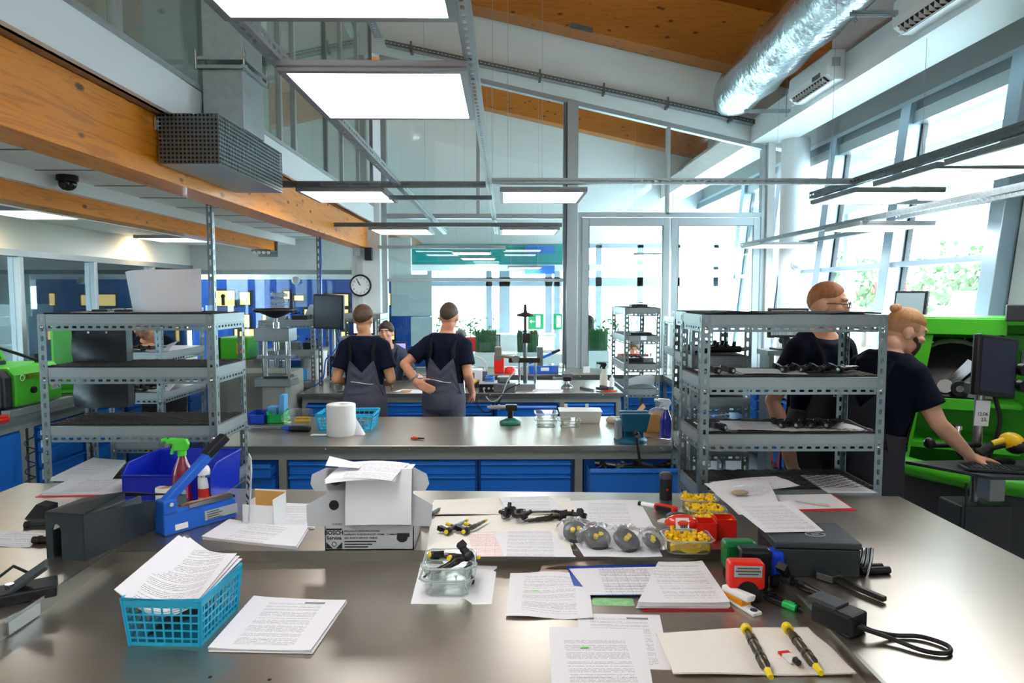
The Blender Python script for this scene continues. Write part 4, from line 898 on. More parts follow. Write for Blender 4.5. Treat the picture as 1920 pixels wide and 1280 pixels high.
def person(label,loc,rz,pose,shirt='#090e22',skin='#c88a66',hair='#4a2f1d',overall='#4d4c59',h=1.76,vox=.008,legs=True,bib='back',hairline=(.062,.015,-.055),hthick=.011,shirtmat=None,group=None,sleeve=.55,face=True):
    k=h/1.76; t=thing('person',label,'person',loc,rz,group); t.scale=(k,k,k)
    g=pose.get; P0=Vector(g('hip',(0,0,.92))); P1=P0+Vector(g('spine',(0,0,.525)))
    tw=g('twist',0.)
    axz=(P1-P0).normalized(); axx=Vector((math.cos(tw),math.sin(tw),0)); axx=(axx-axz*axx.dot(axz)).normalized(); axy=axz.cross(axx)
    h0=Vector((1,0,0)); 
    def T(tt,ang,off=0):
        rx,rf,rb=sec(tt); c=P0+(P1-P0)*tt; f=max(0,min(1,tt)); ax=(h0*(1-f)+axx*f).normalized(); ay=axz.cross(ax)
        return c+ax*(math.sin(ang)*(rx+off))+ay*(math.cos(ang)*((rf if math.cos(ang)>0 else rb)+off))
    def loft(m,t0,t1,off,n=28,kk=16,fl=None,dip=0):
        vs=[];fs=[]
        for i in range(kk+1):
            tt=t0+(t1-t0)*i/kk
            for j in range(n): vs.append(T(tt-dip*(i/kk)**4*max(0,math.cos(2*PI*j/n)),2*PI*j/n,off if fl is None else off+fl(i/kk,2*PI*j/n)))
        for i in range(kk):
            for j in range(n): fs.append((i*n+j,(i+1)*n+j,(i+1)*n+(j+1)%n,i*n+(j+1)%n))
        fs=[f[::-1] for f in fs]
        m.add(vs,fs+[tuple(range(n)),tuple(range(kk*n,kk*n+n))[::-1]],True)
    ShL=P1-axx*.155-axz*.05; ShR=P1+axx*.155-axz*.05
    if 'shl' in pose: ShL=ShL+Vector(pose['shl'])
    if 'shr' in pose: ShR=ShR+Vector(pose['shr'])
    elL=Vector(g('el_l',(-.25,-.02,1.12))); wrL=Vector(g('wr_l',(-.26,.05,.88))); elR=Vector(g('el_r',(.25,-.02,1.12))); wrR=Vector(g('wr_r',(.26,.05,.88)))
    hips=[(-.09,0,.0),(.09,0,.0)]; kn=g('knees',((-.10,.02,.48),(.10,.02,.48))); an=g('ankles',((-.11,-.03,.09),(.11,-.03,.09)))
    # head frame
    Hc=P1+axz*.115+Vector((0,.01,.085))+Vector(g('head',(0,0,0)))
    Rm=Matrix.Rotation(g('yaw',0),3,'Z')@Matrix.Rotation(g('pitch',0),3,'X')@Matrix.Rotation(g('roll',0),3,'Y')
    def HP(x,y,z): return Hc+Rm@Vector((x,y,z))
    def hball(m,c,r_,n=20,mm=14):
        b=MB().ball((0,0,0),1,n,mm); m.add([HP(c[0]+v[0]*r_[0],c[1]+v[1]*r_[1],c[2]+v[2]*r_[2]) for v in b.v],b.f,True)
    m=MB(); loft(m,-.18,1.12,-.004)
    limb(m,[P1+axz*.03,P1+axz*.06+Vector((0,.0,.03)),HP(0,-.018,-.07)],[.062,.058,.056],16)
    for sh,el,wr in ((ShL,elL,wrL),(ShR,elR,wrR)):
        mid=sh.lerp(el,.45); fm=el.lerp(wr,.3)
        limb(m,[sh,mid,el,fm,el.lerp(wr,.7),wr],[.060,.051,.042,.044,.034,.027],14)
    if legs:
        for i in (0,1):
            hp=P0+Vector(hips[i]); limb(m,[hp,hp.lerp(Vector(kn[i]),.5),Vector(kn[i]),Vector(kn[i]).lerp(Vector(an[i]),.35),Vector(an[i])],[.085,.072,.055,.056,.04],14)
    hand(m,wrL,g('hd_l',tuple(wrL-elL)),g('hn_l',(-1,0,0)),g('cl_l',.45),-1*g('hs_l',1)); hand(m,wrR,g('hd_r',tuple(wrR-elR)),g('hn_r',(1,0,0)),g('cl_r',.45),1*g('hs_r',1))
    hball(m,(0,-.008,.022),(.079,.098,.100)); hball(m,(0,.028,-.045),(.062,.066,.068)); hball(m,(0,.055,-.088),(.034,.034,.03)); hball(m,(0,.012,.0),(.069,.082,.08))
    hball(m,(0,.097,-.022),(.013,.018,.018),12,8); hball(m,(0,.090,.002),(.0095,.012,.03),12,8); hball(m,(0,.084,.035),(.05,.015,.012),12,8); hball(m,(0,.086,-.058),(.025,.012,.010),12,8)
    for s_ in (-1,1):
        hball(m,(s_*.078,-.010,-.012),(.010,.023,.034),12,8); hball(m,(s_*.047,.068,-.022),(.022,.02,.018),12,8)
    SK=mat('skin_'+skin,skin,.5,spec=.35,var=.08,vscale=14); 
    body=link('body',remeshed(m,'body',vox if vox>.0065 else .006,4,.5),SK,t)
    # hair cap following the skull
    if hair:
        m=MB(); n=40; rr=10; vs=[];fs=[]
        for i in range(rr+1):
            for j in range(n):
                az=2*PI*j/n; c=math.cos(az); z_=(hairline[1]+(hairline[0]-hairline[1])*c**3 if c>0 else hairline[1]+(hairline[2]-hairline[1])*(-c)**1.5)
                th1=math.acos(max(-1,min(1,(z_-.022)/(.100+hthick)))); th=th1*i/rr; q=hthick*(1 if i<rr-1 else (.6 if i==rr-1 else -.004))
                vs.append(HP((.079+q)*math.sin(th)*math.sin(az),-.008+(.098+q)*math.sin(th)*math.cos(az),.022+(.100+q)*math.cos(th)))
        for i in range(rr):
            for j in range(n): fs.append((i*n+j,(i+1)*n+j,(i+1)*n+(j+1)%n,i*n+(j+1)%n))
        m.add(vs,[f[::-1] for f in fs],True); part('hair',m,mat('hair_'+hair,hair,.6,var=.35,vscale=60,bump=.4,bscale=150,stretch=(1,1,.3)),t)
    if face:
        for s_ in (-1,1):
            m=MB(); hball(m,(s_*.031,.079,.006),(.0125,.0085,.0062),12,8); e=part('eye',m,mat('eye_white','#e6dfd6',.25),t)
            m=MB(); hball(m,(s_*.031,.0865,.006),(.0048,.003,.005),10,6); part('iris',m,mat('iris_dark','#2c2118',.2),e)
            m=MB(); m.tube([HP(s_*.014,.094,.026),HP(s_*.031,.094,.032),HP(s_*.050,.080,.026)],[.0045,.005,.003],6); part('eyebrow',m,mat('hair_'+(hair or '#4a2f1d')),t)
        m=MB(); m.tube([HP(-.022,.093,-.058),HP(0,.099,-.056),HP(.022,.093,-.058)],[.003,.0065,.003],8); part('lips',m,mat('lips_','#a85f50',.5),t)
    # t-shirt
    m=MB(); rnd=random.Random(len(label)); fo=[rnd.uniform(0,6.28) for _ in range(4)]
    loft(m,.02,1.105,.016,36,28,lambda v,a:.006*math.sin(a*5+v*9+fo[0])*(1-v)+.004*math.sin(a*9-v*16+fo[1])+.014*max(0,(v-.75)/.25),dip=.12)
    for sh in (ShL,ShR): limb(m,[sh,sh.lerp(P1,.35)+axz*.022-axy*.01],[.07,.070],16)
    for sh,el in ((ShL,elL),(ShR,elR)):
        en=sh.lerp(el,sleeve+.12); m.tube([sh+(P1-sh)*.25,sh,sh.lerp(el,.3),en],[.075,.079,.074,.079],18); m.ball(sh,.078,18,10)
    SM=shirtmat or mat('cloth_'+shirt,shirt,.85,spec=.2,var=.12,vscale=10,bump=.25,bscale=22)
    part_=link('t_shirt',remeshed(m,'t_shirt',max(vox,.008),5,.5),SM,t)
    # overalls
    if overall:
        OM=mat('cloth_'+overall,overall,.85,spec=.2,var=.12,vscale=8,bump=.35,bscale=16); SD=mat('cloth_side_black','#16161c',.85,spec=.2)
        m=MB(); loft(m,-.2,.30,.026)
        if legs:
            for i in (0,1):
                hp=P0+Vector(hips[i]); K=Vector(kn[i]); A=Vector(an[i])
                m.tube([hp+Vector((0,0,.04)),hp+Vector((0,0,-.06)),hp.lerp(K,.55),K,K.lerp(A,.5),A+Vector((0,0,-.02))],[.105,.110,.095,.082,.080,.085],18)
        tr=link('trousers',remeshed(m,'trousers',max(vox,.009),5,.5),OM,t)
        if legs:
            for i in (0,1):
                A=Vector(an[i]); part('shoe',MB().prism([(-.05,-.09),(.05,-.09),(.055,.08),(.04,.18),(-.04,.18),(-.055,.08)],0,.10),BLACK,t,bev=.02,loc=(A.x,A.y,0))
        # bib panels: front and back
        def patch(ang0,half,t0,top,off,nu=24,nv=14,nm='bib',mm=OM):
            m=MB(); vs=[];fs=[]
            for o_ in (off,off-.006):
                for j in range(nv+1):
                    for i in range(nu+1):
                        u=-1+2*i/nu; tt=t0+(top(u)-t0)*j/nv; vs.append(T(tt,ang0+u*half(tt),o_+.004*math.sin(j*1.3+u*4)))
            q=(nu+1)*(nv+1)
            for j in range(nv):
                for i in range(nu):
                    a=j*(nu+1)+i; fs.append((a,a+1,a+nu+2,a+nu+1)); fs.append((q+a,q+a+nu+1,q+a+nu+2,q+a+1))
            m.add(vs,fs,True); return part(nm,m,mm,t)
        def tb(u): a=abs(u); return (.50+.22*(a/.52) if a<.52 else .72-.60*((a-.52)/.48)**.8)
        patch(PI,lambda tt:1.15,.15,tb,.030,nm='back_panel')
        fr=patch(0,lambda tt:1.05,.15,lambda u:.66-.42*max(0,(abs(u)-.62)/.38)**1.0,.030,nm='front_bib')
        for s_ in (-1,1):
            pb=[T(.70,PI+s_*.52*1.05,.032),T(.85,PI+s_*.50,.030),T(.98,PI+s_*.62,.026),T(1.06,PI/2*s_ if False else s_*1.75,.016),T(1.02,s_*.95,.024),T(.90,s_*.62,.030),T(.76,s_*.52,.034),T(.64,s_*.50,.034)]
            mm=MB(); n=len(pb); ctr=[P0+(P1-P0)*tt for tt in (.7,.85,.98,1.0,1.0,.9,.76,.64)]
            vs=[];fs=[]
            for i,p in enumerate(pb):
                tan=(pb[min(i+1,n-1)]-pb[max(0,i-1)]).normalized(); out=(p-ctr[i]).normalized(); w_=tan.cross(out).normalized()*.020
                vs+=[p-w_,p+w_,p+w_+out*.005,p-w_+out*.005]
            for i in range(n-1):
                for a_,b_ in ((0,1),(1,2),(2,3),(3,0)): fs.append((i*4+a_,i*4+b_,(i+1)*4+b_,(i+1)*4+a_))
            mm.add(vs,fs,True); part('strap',mm,SD,t)
            m2=MB().ball(T(.70,s_*.51,.036),.014,10,6); part('buckle',m2,mat('buckle_black','#101014',.4),t)
        # thin reflective piping on the back
        m=MB(); m.tube([T(.33+.02*math.sin(3*u),PI+u,.034) for u in [(-.55+1.1*i/8) for i in range(9)]],.003,6); part('piping',m,PLASTW,t)
    t['_T']=0; del t['_T']
    person.T=T; person.HP=HP; person.hball=hball
    return t
# two men with their backs to us at the far workbench
YA=5.95
pa=person('man in navy shirt and grey overalls seen from behind, forearms forward, left of the pair',(-1.235,YA,0),R(0),dict(spine=(.0,.02,.525),el_l=(-.235,-.05,1.12),wr_l=(-.13,.18,1.06),hd_l=(.7,.7,-.1),hn_l=(-.5,.3,.8),el_r=(.24,-.03,1.12),wr_r=(.18,.2,1.06),hd_r=(-.3,.9,0),hn_r=(.5,.3,.8),head=(-.01,.0,0),yaw=R(-6),pitch=R(-6)),hair='#4d331f',hairline=(.06,.0,-.045),h=1.75,skin='#c08762')
pb=person('man in navy shirt and grey overalls seen from behind with one hand on his hip',(-.545,YA,0),R(-16),dict(spine=(.02,.03,.53),twist=R(6),head=(.015,.0,0),el_l=(-.305,-.14,1.24),wr_l=(-.17,-.19,1.09),hd_l=(.85,-.12,-.35),hn_l=(-.1,-1,.2),cl_l=.55,el_r=(.225,.0,1.15),wr_r=(.20,.17,.98),hd_r=(0,.7,-.5),yaw=R(8),pitch=R(-4)),hair='#403022',hairline=(.06,.02,-.035),h=1.77,hthick=.005,skin='#c98a6a')
m=MB(); m.tube([Vector((-.20,-.18,1.125))+Vector((.02*math.cos(a)*1.6,.033*math.sin(a),.028*math.cos(a))) for a in [i*PI/8 for i in range(16)]],.007,6,closed=True); part('wristwatch',m,mat('watch_silver','#9a9c9e',.3,.8),pb)
# man facing us behind them
person('man with short dark hair facing us between the two men',(-1.345,7.85,-.20),R(178),dict(spine=(0,.08,.52),head=(.0,.02,0),yaw=R(-4),pitch=R(0),el_l=(-.33,.10,1.08),wr_l=(-.40,.36,1.17),hd_l=(-.3,1,-.1),hn_l=(0,0,1),cl_l=.15,el_r=(.27,.05,1.1),wr_r=(.2,.25,1.15)),hair='#2c1f18',hairline=(.05,.0,-.05),shirt='#3a4150',h=1.74,overall='#3e404a',legs=False,skin='#d09a80')
# man reading at the left rack
person('man in dark shirt bending over papers behind the left racks',(-3.17,6.32,0),R(178),dict(spine=(0,.17,.49),head=(.0,.07,-.035),yaw=R(4),pitch=R(-38),el_l=(-.29,.26,1.15),wr_l=(-.20,.55,1.40),hd_l=(.3,1,0),el_r=(.30,.28,1.18),wr_r=(.235,.63,1.40),hd_r=(-.3,1,-.05),hn_r=(.3,0,.9),hn_l=(-.3,0,.9)),hair='#3a2a20',shirt='#101626',overall='#2a2a32',h=1.78,skin='#c88f70')
# man with glasses behind the right rack
pe=person('tall man with glasses in navy shirt and dark overalls behind the right rack',(1.90,4.12,0),R(180+20),dict(spine=(0,.02,.54),head=(.02,.045,.005),yaw=R(36),pitch=R(-4),el_r=(.285,-.03,1.13),wr_r=(.265,.08,.90),hd_r=(-.05,.15,-1),hn_r=(1,.2,0),cl_r=.5,el_l=(-.29,-.0,1.12),wr_l=(-.27,.10,.88),hd_l=(0,.2,-1),hn_l=(-1,.2,0)),hair='#9a6238',hairline=(.078,.035,-.045),hthick=.006,shirt='#080d20',overall='#3b3a3e',h=1.895,vox=.0065,skin='#cf9878')
HP=person.HP; T=person.T
gl=MB()
for s_ in (-1,1): gl.tube([HP(s_*.033+.024*math.cos(a),.108,.002+.018*math.sin(a)) for a in [i*PI/8 for i in range(16)]],.0022,6,closed=True); gl.tube([HP(s_*.057,.106,.008),HP(s_*.078,.05,.008),HP(s_*.081,-.01,.004)],.0022,6)
gl.tube([HP(-.009,.110,.006),HP(.009,.110,.006)],.0022,6); part('glasses',gl,BLACK,pe)
# chest badge
pt=T(.52,.02,.045); bd=part('badge',MB().box(-.045,.045,-.002,.002,-.028,.028),PLASTW,pe,loc=pt,rot=(0,0,PI))
part('badge_stripe',MB().box(-.042,.042,-.0035,-.002,-.025,-.002),BLACK,bd); text('BOSCH',.026,mat('print_red','#c0392b',.5),bd,(.008,-.003,.013),(PI/2,0,0)); text('Diesel Service',.0135,PLASTW,bd,(0,-.0045,-.014),(PI/2,0,0))
# man with the hair bun at the green machine
pf=person('man with a blond hair bun and beard reaching to the keyboard of the green machine',(2.02,3.72,0),R(-78),dict(spine=(.0,.10,.525),head=(-.01,.075,-.035),yaw=R(-20),pitch=R(-16),twist=R(10),el_r=(.25,.19,1.15),wr_r=(.215,.44,.955),hd_r=(.03,1,-.14),hn_r=(.15,.1,1),cl_r=.22,el_l=(-.24,.17,1.15),wr_l=(-.10,.30,1.27),hd_l=(.45,.55,.25),hn_l=(-.6,.4,.1),cl_l=1.0),hair='#b5814f',hairline=(.055,.055,.03),hthick=.010,shirt='#080d20',overall='#38373c',h=1.80,vox=.0065,skin='#d2a083')
HP=person.HP; hb=person.hball
m=MB(); hb(m,(0,-.085,.105),(.030,.032,.026)); hb(m,(.012,-.10,.10),(.022,.02,.02)); hb(m,(-.01,-.075,.12),(.02,.02,.016)); part('hair_bun',m,mat('hair_#b5814f'),pf)
m=MB(); n=24; vs=[];fs=[]
for i in range(9):
    for j in range(n+1):
        az=-1.75+3.5*j/n; e=abs(az)/1.75; z0=-.045+.045*e**2; z_=z0+(-.122-z0)*i/8*(1-.35*e); w_=(1-.48*(i/8)**2)
        vs.append(HP(.0655*math.sin(az)*w_,.026+.068*math.cos(az)*w_+.020*(i/8)*(1-e),z_))
for i in range(8):
    for j in range(n): a=i*(n+1)+j; fs.append((a,a+1,a+n+2,a+n+1))
m.add(vs,fs,True); part('beard',m,mat('beard_brown','#4c3424',.8,bump=.5,bscale=140),pf)
m=MB(); hb(m,(0,-.02,-.0),(.0775,.088,.085)); 
undercut=MB(); vs=[];fs=[]; rr=5
for i in range(rr+1):
    for j in range(41):
        az=R(62)+R(236)*j/40; th=R(68)+R(46)*i/rr*(1 if abs(az-PI)<1.6 else .7); vs.append(HP(.0785*math.sin(th)*math.sin(az),-.008+.0985*math.sin(th)*math.cos(az),.022+.1005*math.cos(th)))
for i in range(rr):
    for j in range(40): a=i*41+j; fs.append((a,a+1,a+42,a+41))
undercut.add(vs,fs,True); part('shaved_hair',undercut,mat('shaved','#a87d5e',.8,bump=.3,bscale=200),pf)
part('ring',MB().tube([Vector((.205,.575,1.0))+Vector((.0,.0,0))+Vector((.011*math.cos(a),.0,.011*math.sin(a))) for a in [i*PI/6 for i in range(12)]],.002,5,closed=True),mat('gold','#d9a441',.25,1),pf)
# people in the far hall
stripe=bpy.data.materials.new('striped_cloth'); stripe.use_nodes=True; nt=stripe.node_tree; tc=nt.nodes.new('ShaderNodeTexCoord'); sp=nt.nodes.new('ShaderNodeSeparateXYZ'); nt.links.new(tc.outputs['Object'],sp.inputs[0])
ma=nt.nodes.new('ShaderNodeMath'); ma.operation='MULTIPLY'; ma.inputs[1].default_value=22; nt.links.new(sp.outputs[2],ma.inputs[0]); mf=nt.nodes.new('ShaderNodeMath'); mf.operation='FRACT'; nt.links.new(ma.outputs[0],mf.inputs[0]); mg=nt.nodes.new('ShaderNodeMath'); mg.operation='GREATER_THAN'; mg.inputs[1].default_value=.5; nt.links.new(mf.outputs[0],mg.inputs[0])
mx=nt.nodes.new('ShaderNodeMixRGB'); mx.inputs[1].default_value=lin('#171b2a'); mx.inputs[2].default_value=lin('#e8e8ea'); nt.links.new(mg.outputs[0],mx.inputs[0]); nt.links.new(mx.outputs[0],nt.nodes['Principled BSDF'].inputs['Base Color'])
person('seated woman in a striped shirt behind the far rack and glass',(1.84,9.75,-.50),R(172),dict(head=(0,.02,0),pitch=R(-10)),hair='#6d4a30',hairline=(.06,-.04,-.10),hthick=.016,shirtmat=stripe,overall='#2a2f3a',legs=False,vox=.011,h=1.68,skin='#d8a48a',sleeve=.8)
person('woman with long dark hair and pale blue shirt behind the glass door',(1.33,10.9,-.10),R(20),dict(),hair='#241a16',hairline=(.06,-.06,-.12),hthick=.02,shirt='#a9c4e0',overall='#3a3f4a',legs=True,vox=.011,h=1.60,skin='#d8a48a',sleeve=.8)
m=MB(); hb=person.hball; hb(m,(0,-.09,-.10),(.07,.03,.13)); part('long_hair',m,mat('hair_#241a16'),bpy.data.objects['person.007'])
person('visitor with short grey hair seated in front of the red chair',(-.73,11.05,-.43),R(-70),dict(),hair='#55504c',hairline=(.055,.0,-.05),shirt='#8ea8b8',overall='#3a3f4a',legs=False,vox=.011,h=1.70,skin='#c99a80')
# ---------------- machines and far bench equipment ----------------
# --- green test bench at right ---
GB=mat('charcoal_panel','#2b2d31',.45)
t=thing('green_test_bench','large green injection test bench with open front by the right windows','machine',(2.60,4.38,0),R(-30))
part('plinth',MB().box(-.05,.95,.10,.52,0,.62),GB,t,bev=.01)
part('plinth_skirt',MB().hexa([(-.15,-.2,0),(.95,-.2,0),(.95,.12,0),(-.05,.12,0)],[(-.08,-.06,.70),(.95,-.06,.70),(.95,.12,.70),(-.05,.12,.70)]),GB,t,bev=.01)
part('green_base_rim',MB().tube([(-.12,.02,.76),(.1,-.06,.735),(.4,-.12,.71),(.7,-.12,.70),(.93,-.1,.70)],.06,12),GREEN,t)
part('back_wall',MB().box(0,.95,.48,.52,.62,1.70),GREEN,t)
part('side_panel',MB().hexa([(-.06,.05,.7),(-.02,.05,.7),(-.02,.5,.7),(-.06,.5,.7)],[(.08,.05,1.70),(.12,.05,1.70),(.12,.5,1.70),(.08,.5,1.70)]),GREEN,t,bev=.004)
part('front_flange',MB().hexa([(-.07,.0,.7),(.02,.0,.7),(.02,.05,.7),(-.07,.05,.7)],[(.06,.0,1.66),(.15,.0,1.66),(.15,.05,1.66),(.06,.05,1.66)]),GREEN,t,bev=.004)
part('top_panel',MB().box(.06,.95,-.0,.5,1.66,1.71),GREEN,t,bev=.006)
part('top_lip',MB().box(.06,.52,-.02,.02,1.60,1.70),GREEN,t,bev=.004)
part('inner_shelf',MB().box(-.02,.62,.05,.55,1.145,1.17),GREEN,t); part('shelf_lip',MB().box(.0,.42,.03,.05,1.12,1.19),GREEN,t,bev=.003)
part('lower_tray',MB().box(-.04,.62,.02,.55,.86,.90),GREEN,t,bev=.004); part('lower_back',MB().box(0,.6,.5,.55,.9,1.14),mat('deep_green','#2f8a1c',.4),t)
# black mounting plate with dial
mp=part('mounting_plate',MB().hexa([(.05,.1,1.19),(.50,.1,1.19),(.50,.13,1.19),(.05,.13,1.19)],[(.10,.30,1.565),(.42,.30,1.565),(.42,.33,1.565),(.10,.33,1.565)]),mat('black_panel','#1b1c22',.3),t,bev=.005)
part('dial_arc',MB().tube([(.13,.27,1.50),(.18,.275,1.53),(.25,.28,1.545),(.32,.28,1.54),(.40,.275,1.51)],[.012,.016,.018,.016,.012],8),mat('dial_green','#7c9a63',.5),t)
part('lever_arm',MB().hexa([(.20,.10,1.265),(.25,.10,1.245),(.25,.115,1.245),(.20,.115,1.265)],[(.34,.16,1.44),(.41,.16,1.40),(.41,.175,1.40),(.34,.175,1.44)]).lathe([(.045,0),(.045,.014)],20,c=(.22,.115,1.26),M=Matrix.Rotation(PI/2,4,'X')),CHROME,t,bev=.004)
part('clamp_disc',MB().lathe([(.05,0),(.05,.02)],24,c=(.30,.10,1.25),M=Matrix.Rotation(PI/2,4,'X')),BLACK,t); part('slot_ring',MB().lathe([(.022,0),(.022,.006)],12,c=(.30,.078,1.25),M=Matrix.Rotation(PI/2,4,'X')),CHROME,t)
for x,z in ((.10,1.24),(.09,1.36),(.15,1.53),(.33,1.56),(.43,1.23)): part('screw',MB().lathe([(.009,0),(.007,.012)],10,c=(x,.12+(z-1.19)*.5,z),M=Matrix.Rotation(PI/2,4,'X')),CHROME,t)
part('control_block',MB().box(.52,.66,.1,.3,1.50,1.60),mat('deep_green'),t,bev=.004)
for x in (.55,.63): part('valve',MB().cyl((x,.15,1.40),(x,.15,1.5),.018),CHROME,t)
# hood: dark frame and curved green acrylic
part('hood_frame',MB().hexa([(.62,-.12,1.0),(.72,-.12,1.0),(.72,-.06,1.0),(.62,-.06,1.0)],[(.74,-.12,1.80),(.84,-.12,1.80),(.84,-.06,1.80),(.74,-.06,1.80)]).box(.50,.95,-.12,-.06,1.69,1.79),GB,t,bev=.006)
part('hood_glass',MB().sheet(14,14,lambda u,v:(.76+.2*u+.10*v-.04*v*(1-v),-.10-.16*math.sin(v*PI*.8)-.05*math.sin(u*PI),.72+1.0*v),0),mat('green_acrylic','#35b23a',.12,spec=.6,coat=.5),t)
part('hood_label',MB().cyl((.83,-.15,1.56),(.83,-.16,1.56),.02,n=16),mat('label_blue','#2d6cc0',.4),t)
# monitor arm in front of it
t=thing('arm_monitor','black touch monitor on a steel post in front of the green machine','monitor',(2.62,3.72,0))
part('foot',MB().box(-.14,.14,-.1,.1,0,.7),GB,t,bev=.01); part('post',MB().cyl((0,0,.7),(0,0,1.34),.024,n=20),STEELM,t)
hd=part('housing',MB().box(-.15,.15,-.025,.02,-.165,.165),BLACK,t,bev=.012,loc=(.035,-.05,1.46),rot=(R(-4),R(7),R(18)))
part('screen_face',MB().box(-.13,.13,-.0275,-.025,-.14,.145),mat('screen_violet','#2e3046',.4,spec=.3),hd); part('bracket',MB().box(-.05,.05,.0,.06,1.30,1.36),GB,t,bev=.005)
for z in (1.44,1.35): part('knob',MB().cyl((.21,-.06,z),(.21,-.02,z),.035,n=20),BLACK,t)
part('tag_card',MB().box(-.04,.04,-.035,-.033,-.07,.07),PAPER,t,loc=(-.005,0,1.20),rot=(0,R(3),0)); text('12.06',.028,BLACK,t,(-.005,-.037,1.195),(PI/2,0,0),name='handwriting'); text('23,',.028,BLACK,t,(.005,-.037,1.165),(PI/2,0,0),name='handwriting')
part('clamp_bar',MB().cyl((-.28,-.02,1.02),(0,-.02,1.02),.014),BLACK,t); part('clamp_knob',MB().ball((-.28,-.02,1.03),.03,12,8,(1,1,1.1)).ball((-.13,-.06,.99),.03,12,8),BLACK,t); part('clamp_screw',MB().cyl((-.13,-.02,1.02),(-.13,-.02,1.12),.018).cyl((-.13,-.02,1.11),(-.13,-.02,1.13),.026),CHROME,t)
part('cable',MB().cable([(.08,0,1.3),(.12,.0,1.15),(.10,.02,1.0),(.06,.02,.9)],.012),BLACK,t)
KT=.93
t=thing('keyboard_tray','black keyboard shelf on the arm of the green machine','tray',(2.52,3.55,KT-.02)); part('plate',MB().prism([(-.30,.17),(-.05,-.16),(.5,-.20),(.62,.1),(.3,.2)],0,.018),GB,t,bev=.003); part('bracket',MB().box(.06,.14,.0,.1,-.16,0),STEELM,t)
t=thing('keyboard','black keyboard under the hand of the man with the bun','keyboard',(2.60,3.50,KT),R(-14)); part('case',MB().box(-.18,.18,-.065,.065,0,.016),BLACK,t,bev=.003)
km=MB().box(-.008,.008,-.008,.008,0,.006).mesh('key')
for i in range(14):
    for j in range(5): link('key',km,DGREY,t,(-.156+.024*i,-.045+.023*j,.016))
solo('computer_mouse',MB().ball((0,0,.012),1,16,10,(.032,.055,.02)),BLACK,'black mouse at the right end of the keyboard','mouse',(2.86,3.40,KT),R(-10))
t=thing('barcode_scanner','black and yellow handheld barcode scanner beside the keyboard','scanner',(2.70,3.62,KT),R(20)); part('stand',MB().cyl((0,0,0),(0,0,.03),.05),BLACK,t)
part('head',MB().ball((.02,-.02,.13),1,16,10,(.045,.065,.05)),mat('scan_yellow','#e3b614',.4),t); part('cover',MB().ball((.03,-.035,.115),1,16,10,(.048,.06,.05)),BLACK,t); part('handle',MB().tube([(-.02,.0,.12),(-.08,.03,.10),(-.12,.05,.06)],[.028,.026,.024]),BLACK,t); part('grip_inlay',MB().tube([(-.03,-.012,.14),(-.08,.015,.12)],[.018,.016]),mat('scan_yellow'),t)
solo('black_cable',MB().cable([(0,0,.85),(-.02,-.03,.6),(-.10,-.05,.40),(-.18,-.02,.25),(-.12,.05,.18),(.05,.1,.22),(.1,.1,.05)],.006),BLACK,'thin black cable hanging below the keyboard shelf','cable',(2.45,3.55,0))
screen('monitor','grey flat monitor standing behind the green machine',(3.18,5.35,.9),R(-62),.26,.26,.72,mat('screen_pale','#8fa0a6',.3),tilt=R(-8))
# --- small dark blue tester with a monitor behind the right rack ---
t=thing('blue_tester','dark blue test unit on the window bench behind the rack','machine',(2.98,6.25,.9)); part('case',MB().prism([(-.16,0),(.16,0),(.18,.36),(.12,.42),(-.12,.42),(-.18,.36)],-.15,.15,Matrix.Rotation(PI/2,4,'X')),mat('tester_blue','#243a52',.45),t,bev=.01); part('rating_plate',MB().box(-.10,.12,-.156,-.15,.30,.38),mat('sticker_grey','#aab0b0',.5),t); part('socket_row',MB().box(-.08,.05,-.158,-.15,.18,.22),mat('screen_pale'),t); part('side_green',MB().box(.18,.26,-.12,.12,.0,.3),GREEN,t,bev=.01)
t=screen('monitor','flat monitor with a pale program window above the right rack',(2.30,5.55,1.40),R(6),.34,.24,.10,SCRG); part('program_bar',MB().box(-.15,.15,-.029,-.028,.30,.315),mat('prog_green','#5f7a30',.5),t); part('program_field',MB().box(-.02,.06,-.029,-.028,.255,.275),mat('prog_yellow','#e5d94a',.5),t)
solo('tester_shelf',MB().box(-.2,.2,-.12,.12,1.36,1.40).box(-.18,-.14,-.1,.1,0,1.36).box(.14,.18,-.1,.1,0,1.36),GALVD,'small grey stand carrying the monitor behind the right rack','stand',(2.30,5.55,0))
t=thing('green_gear_rig','green bracket rig with black fittings on the window bench','machine',(2.95,6.7,.9)); part('plate',MB().box(.05,.35,.0,.04,.15,.60),GREEN,t,bev=.006); part('base',MB().box(-.1,.4,-.1,.2,0,.15),GB,t,bev=.006)
part('fittings',MB().tube([(-.25,0,.5),(-.05,0,.52),(.05,0,.45)],.012).tube([(-.2,0,.58),(0,0,.6),(.05,0,.5)],.01).tube([(-.1,0,.15),(-.1,0,.62)],.014).ball((-.22,0,.5),.035).ball((-.2,0,.58),.03).ball((-.1,0,.64),.035),BLACK,t)
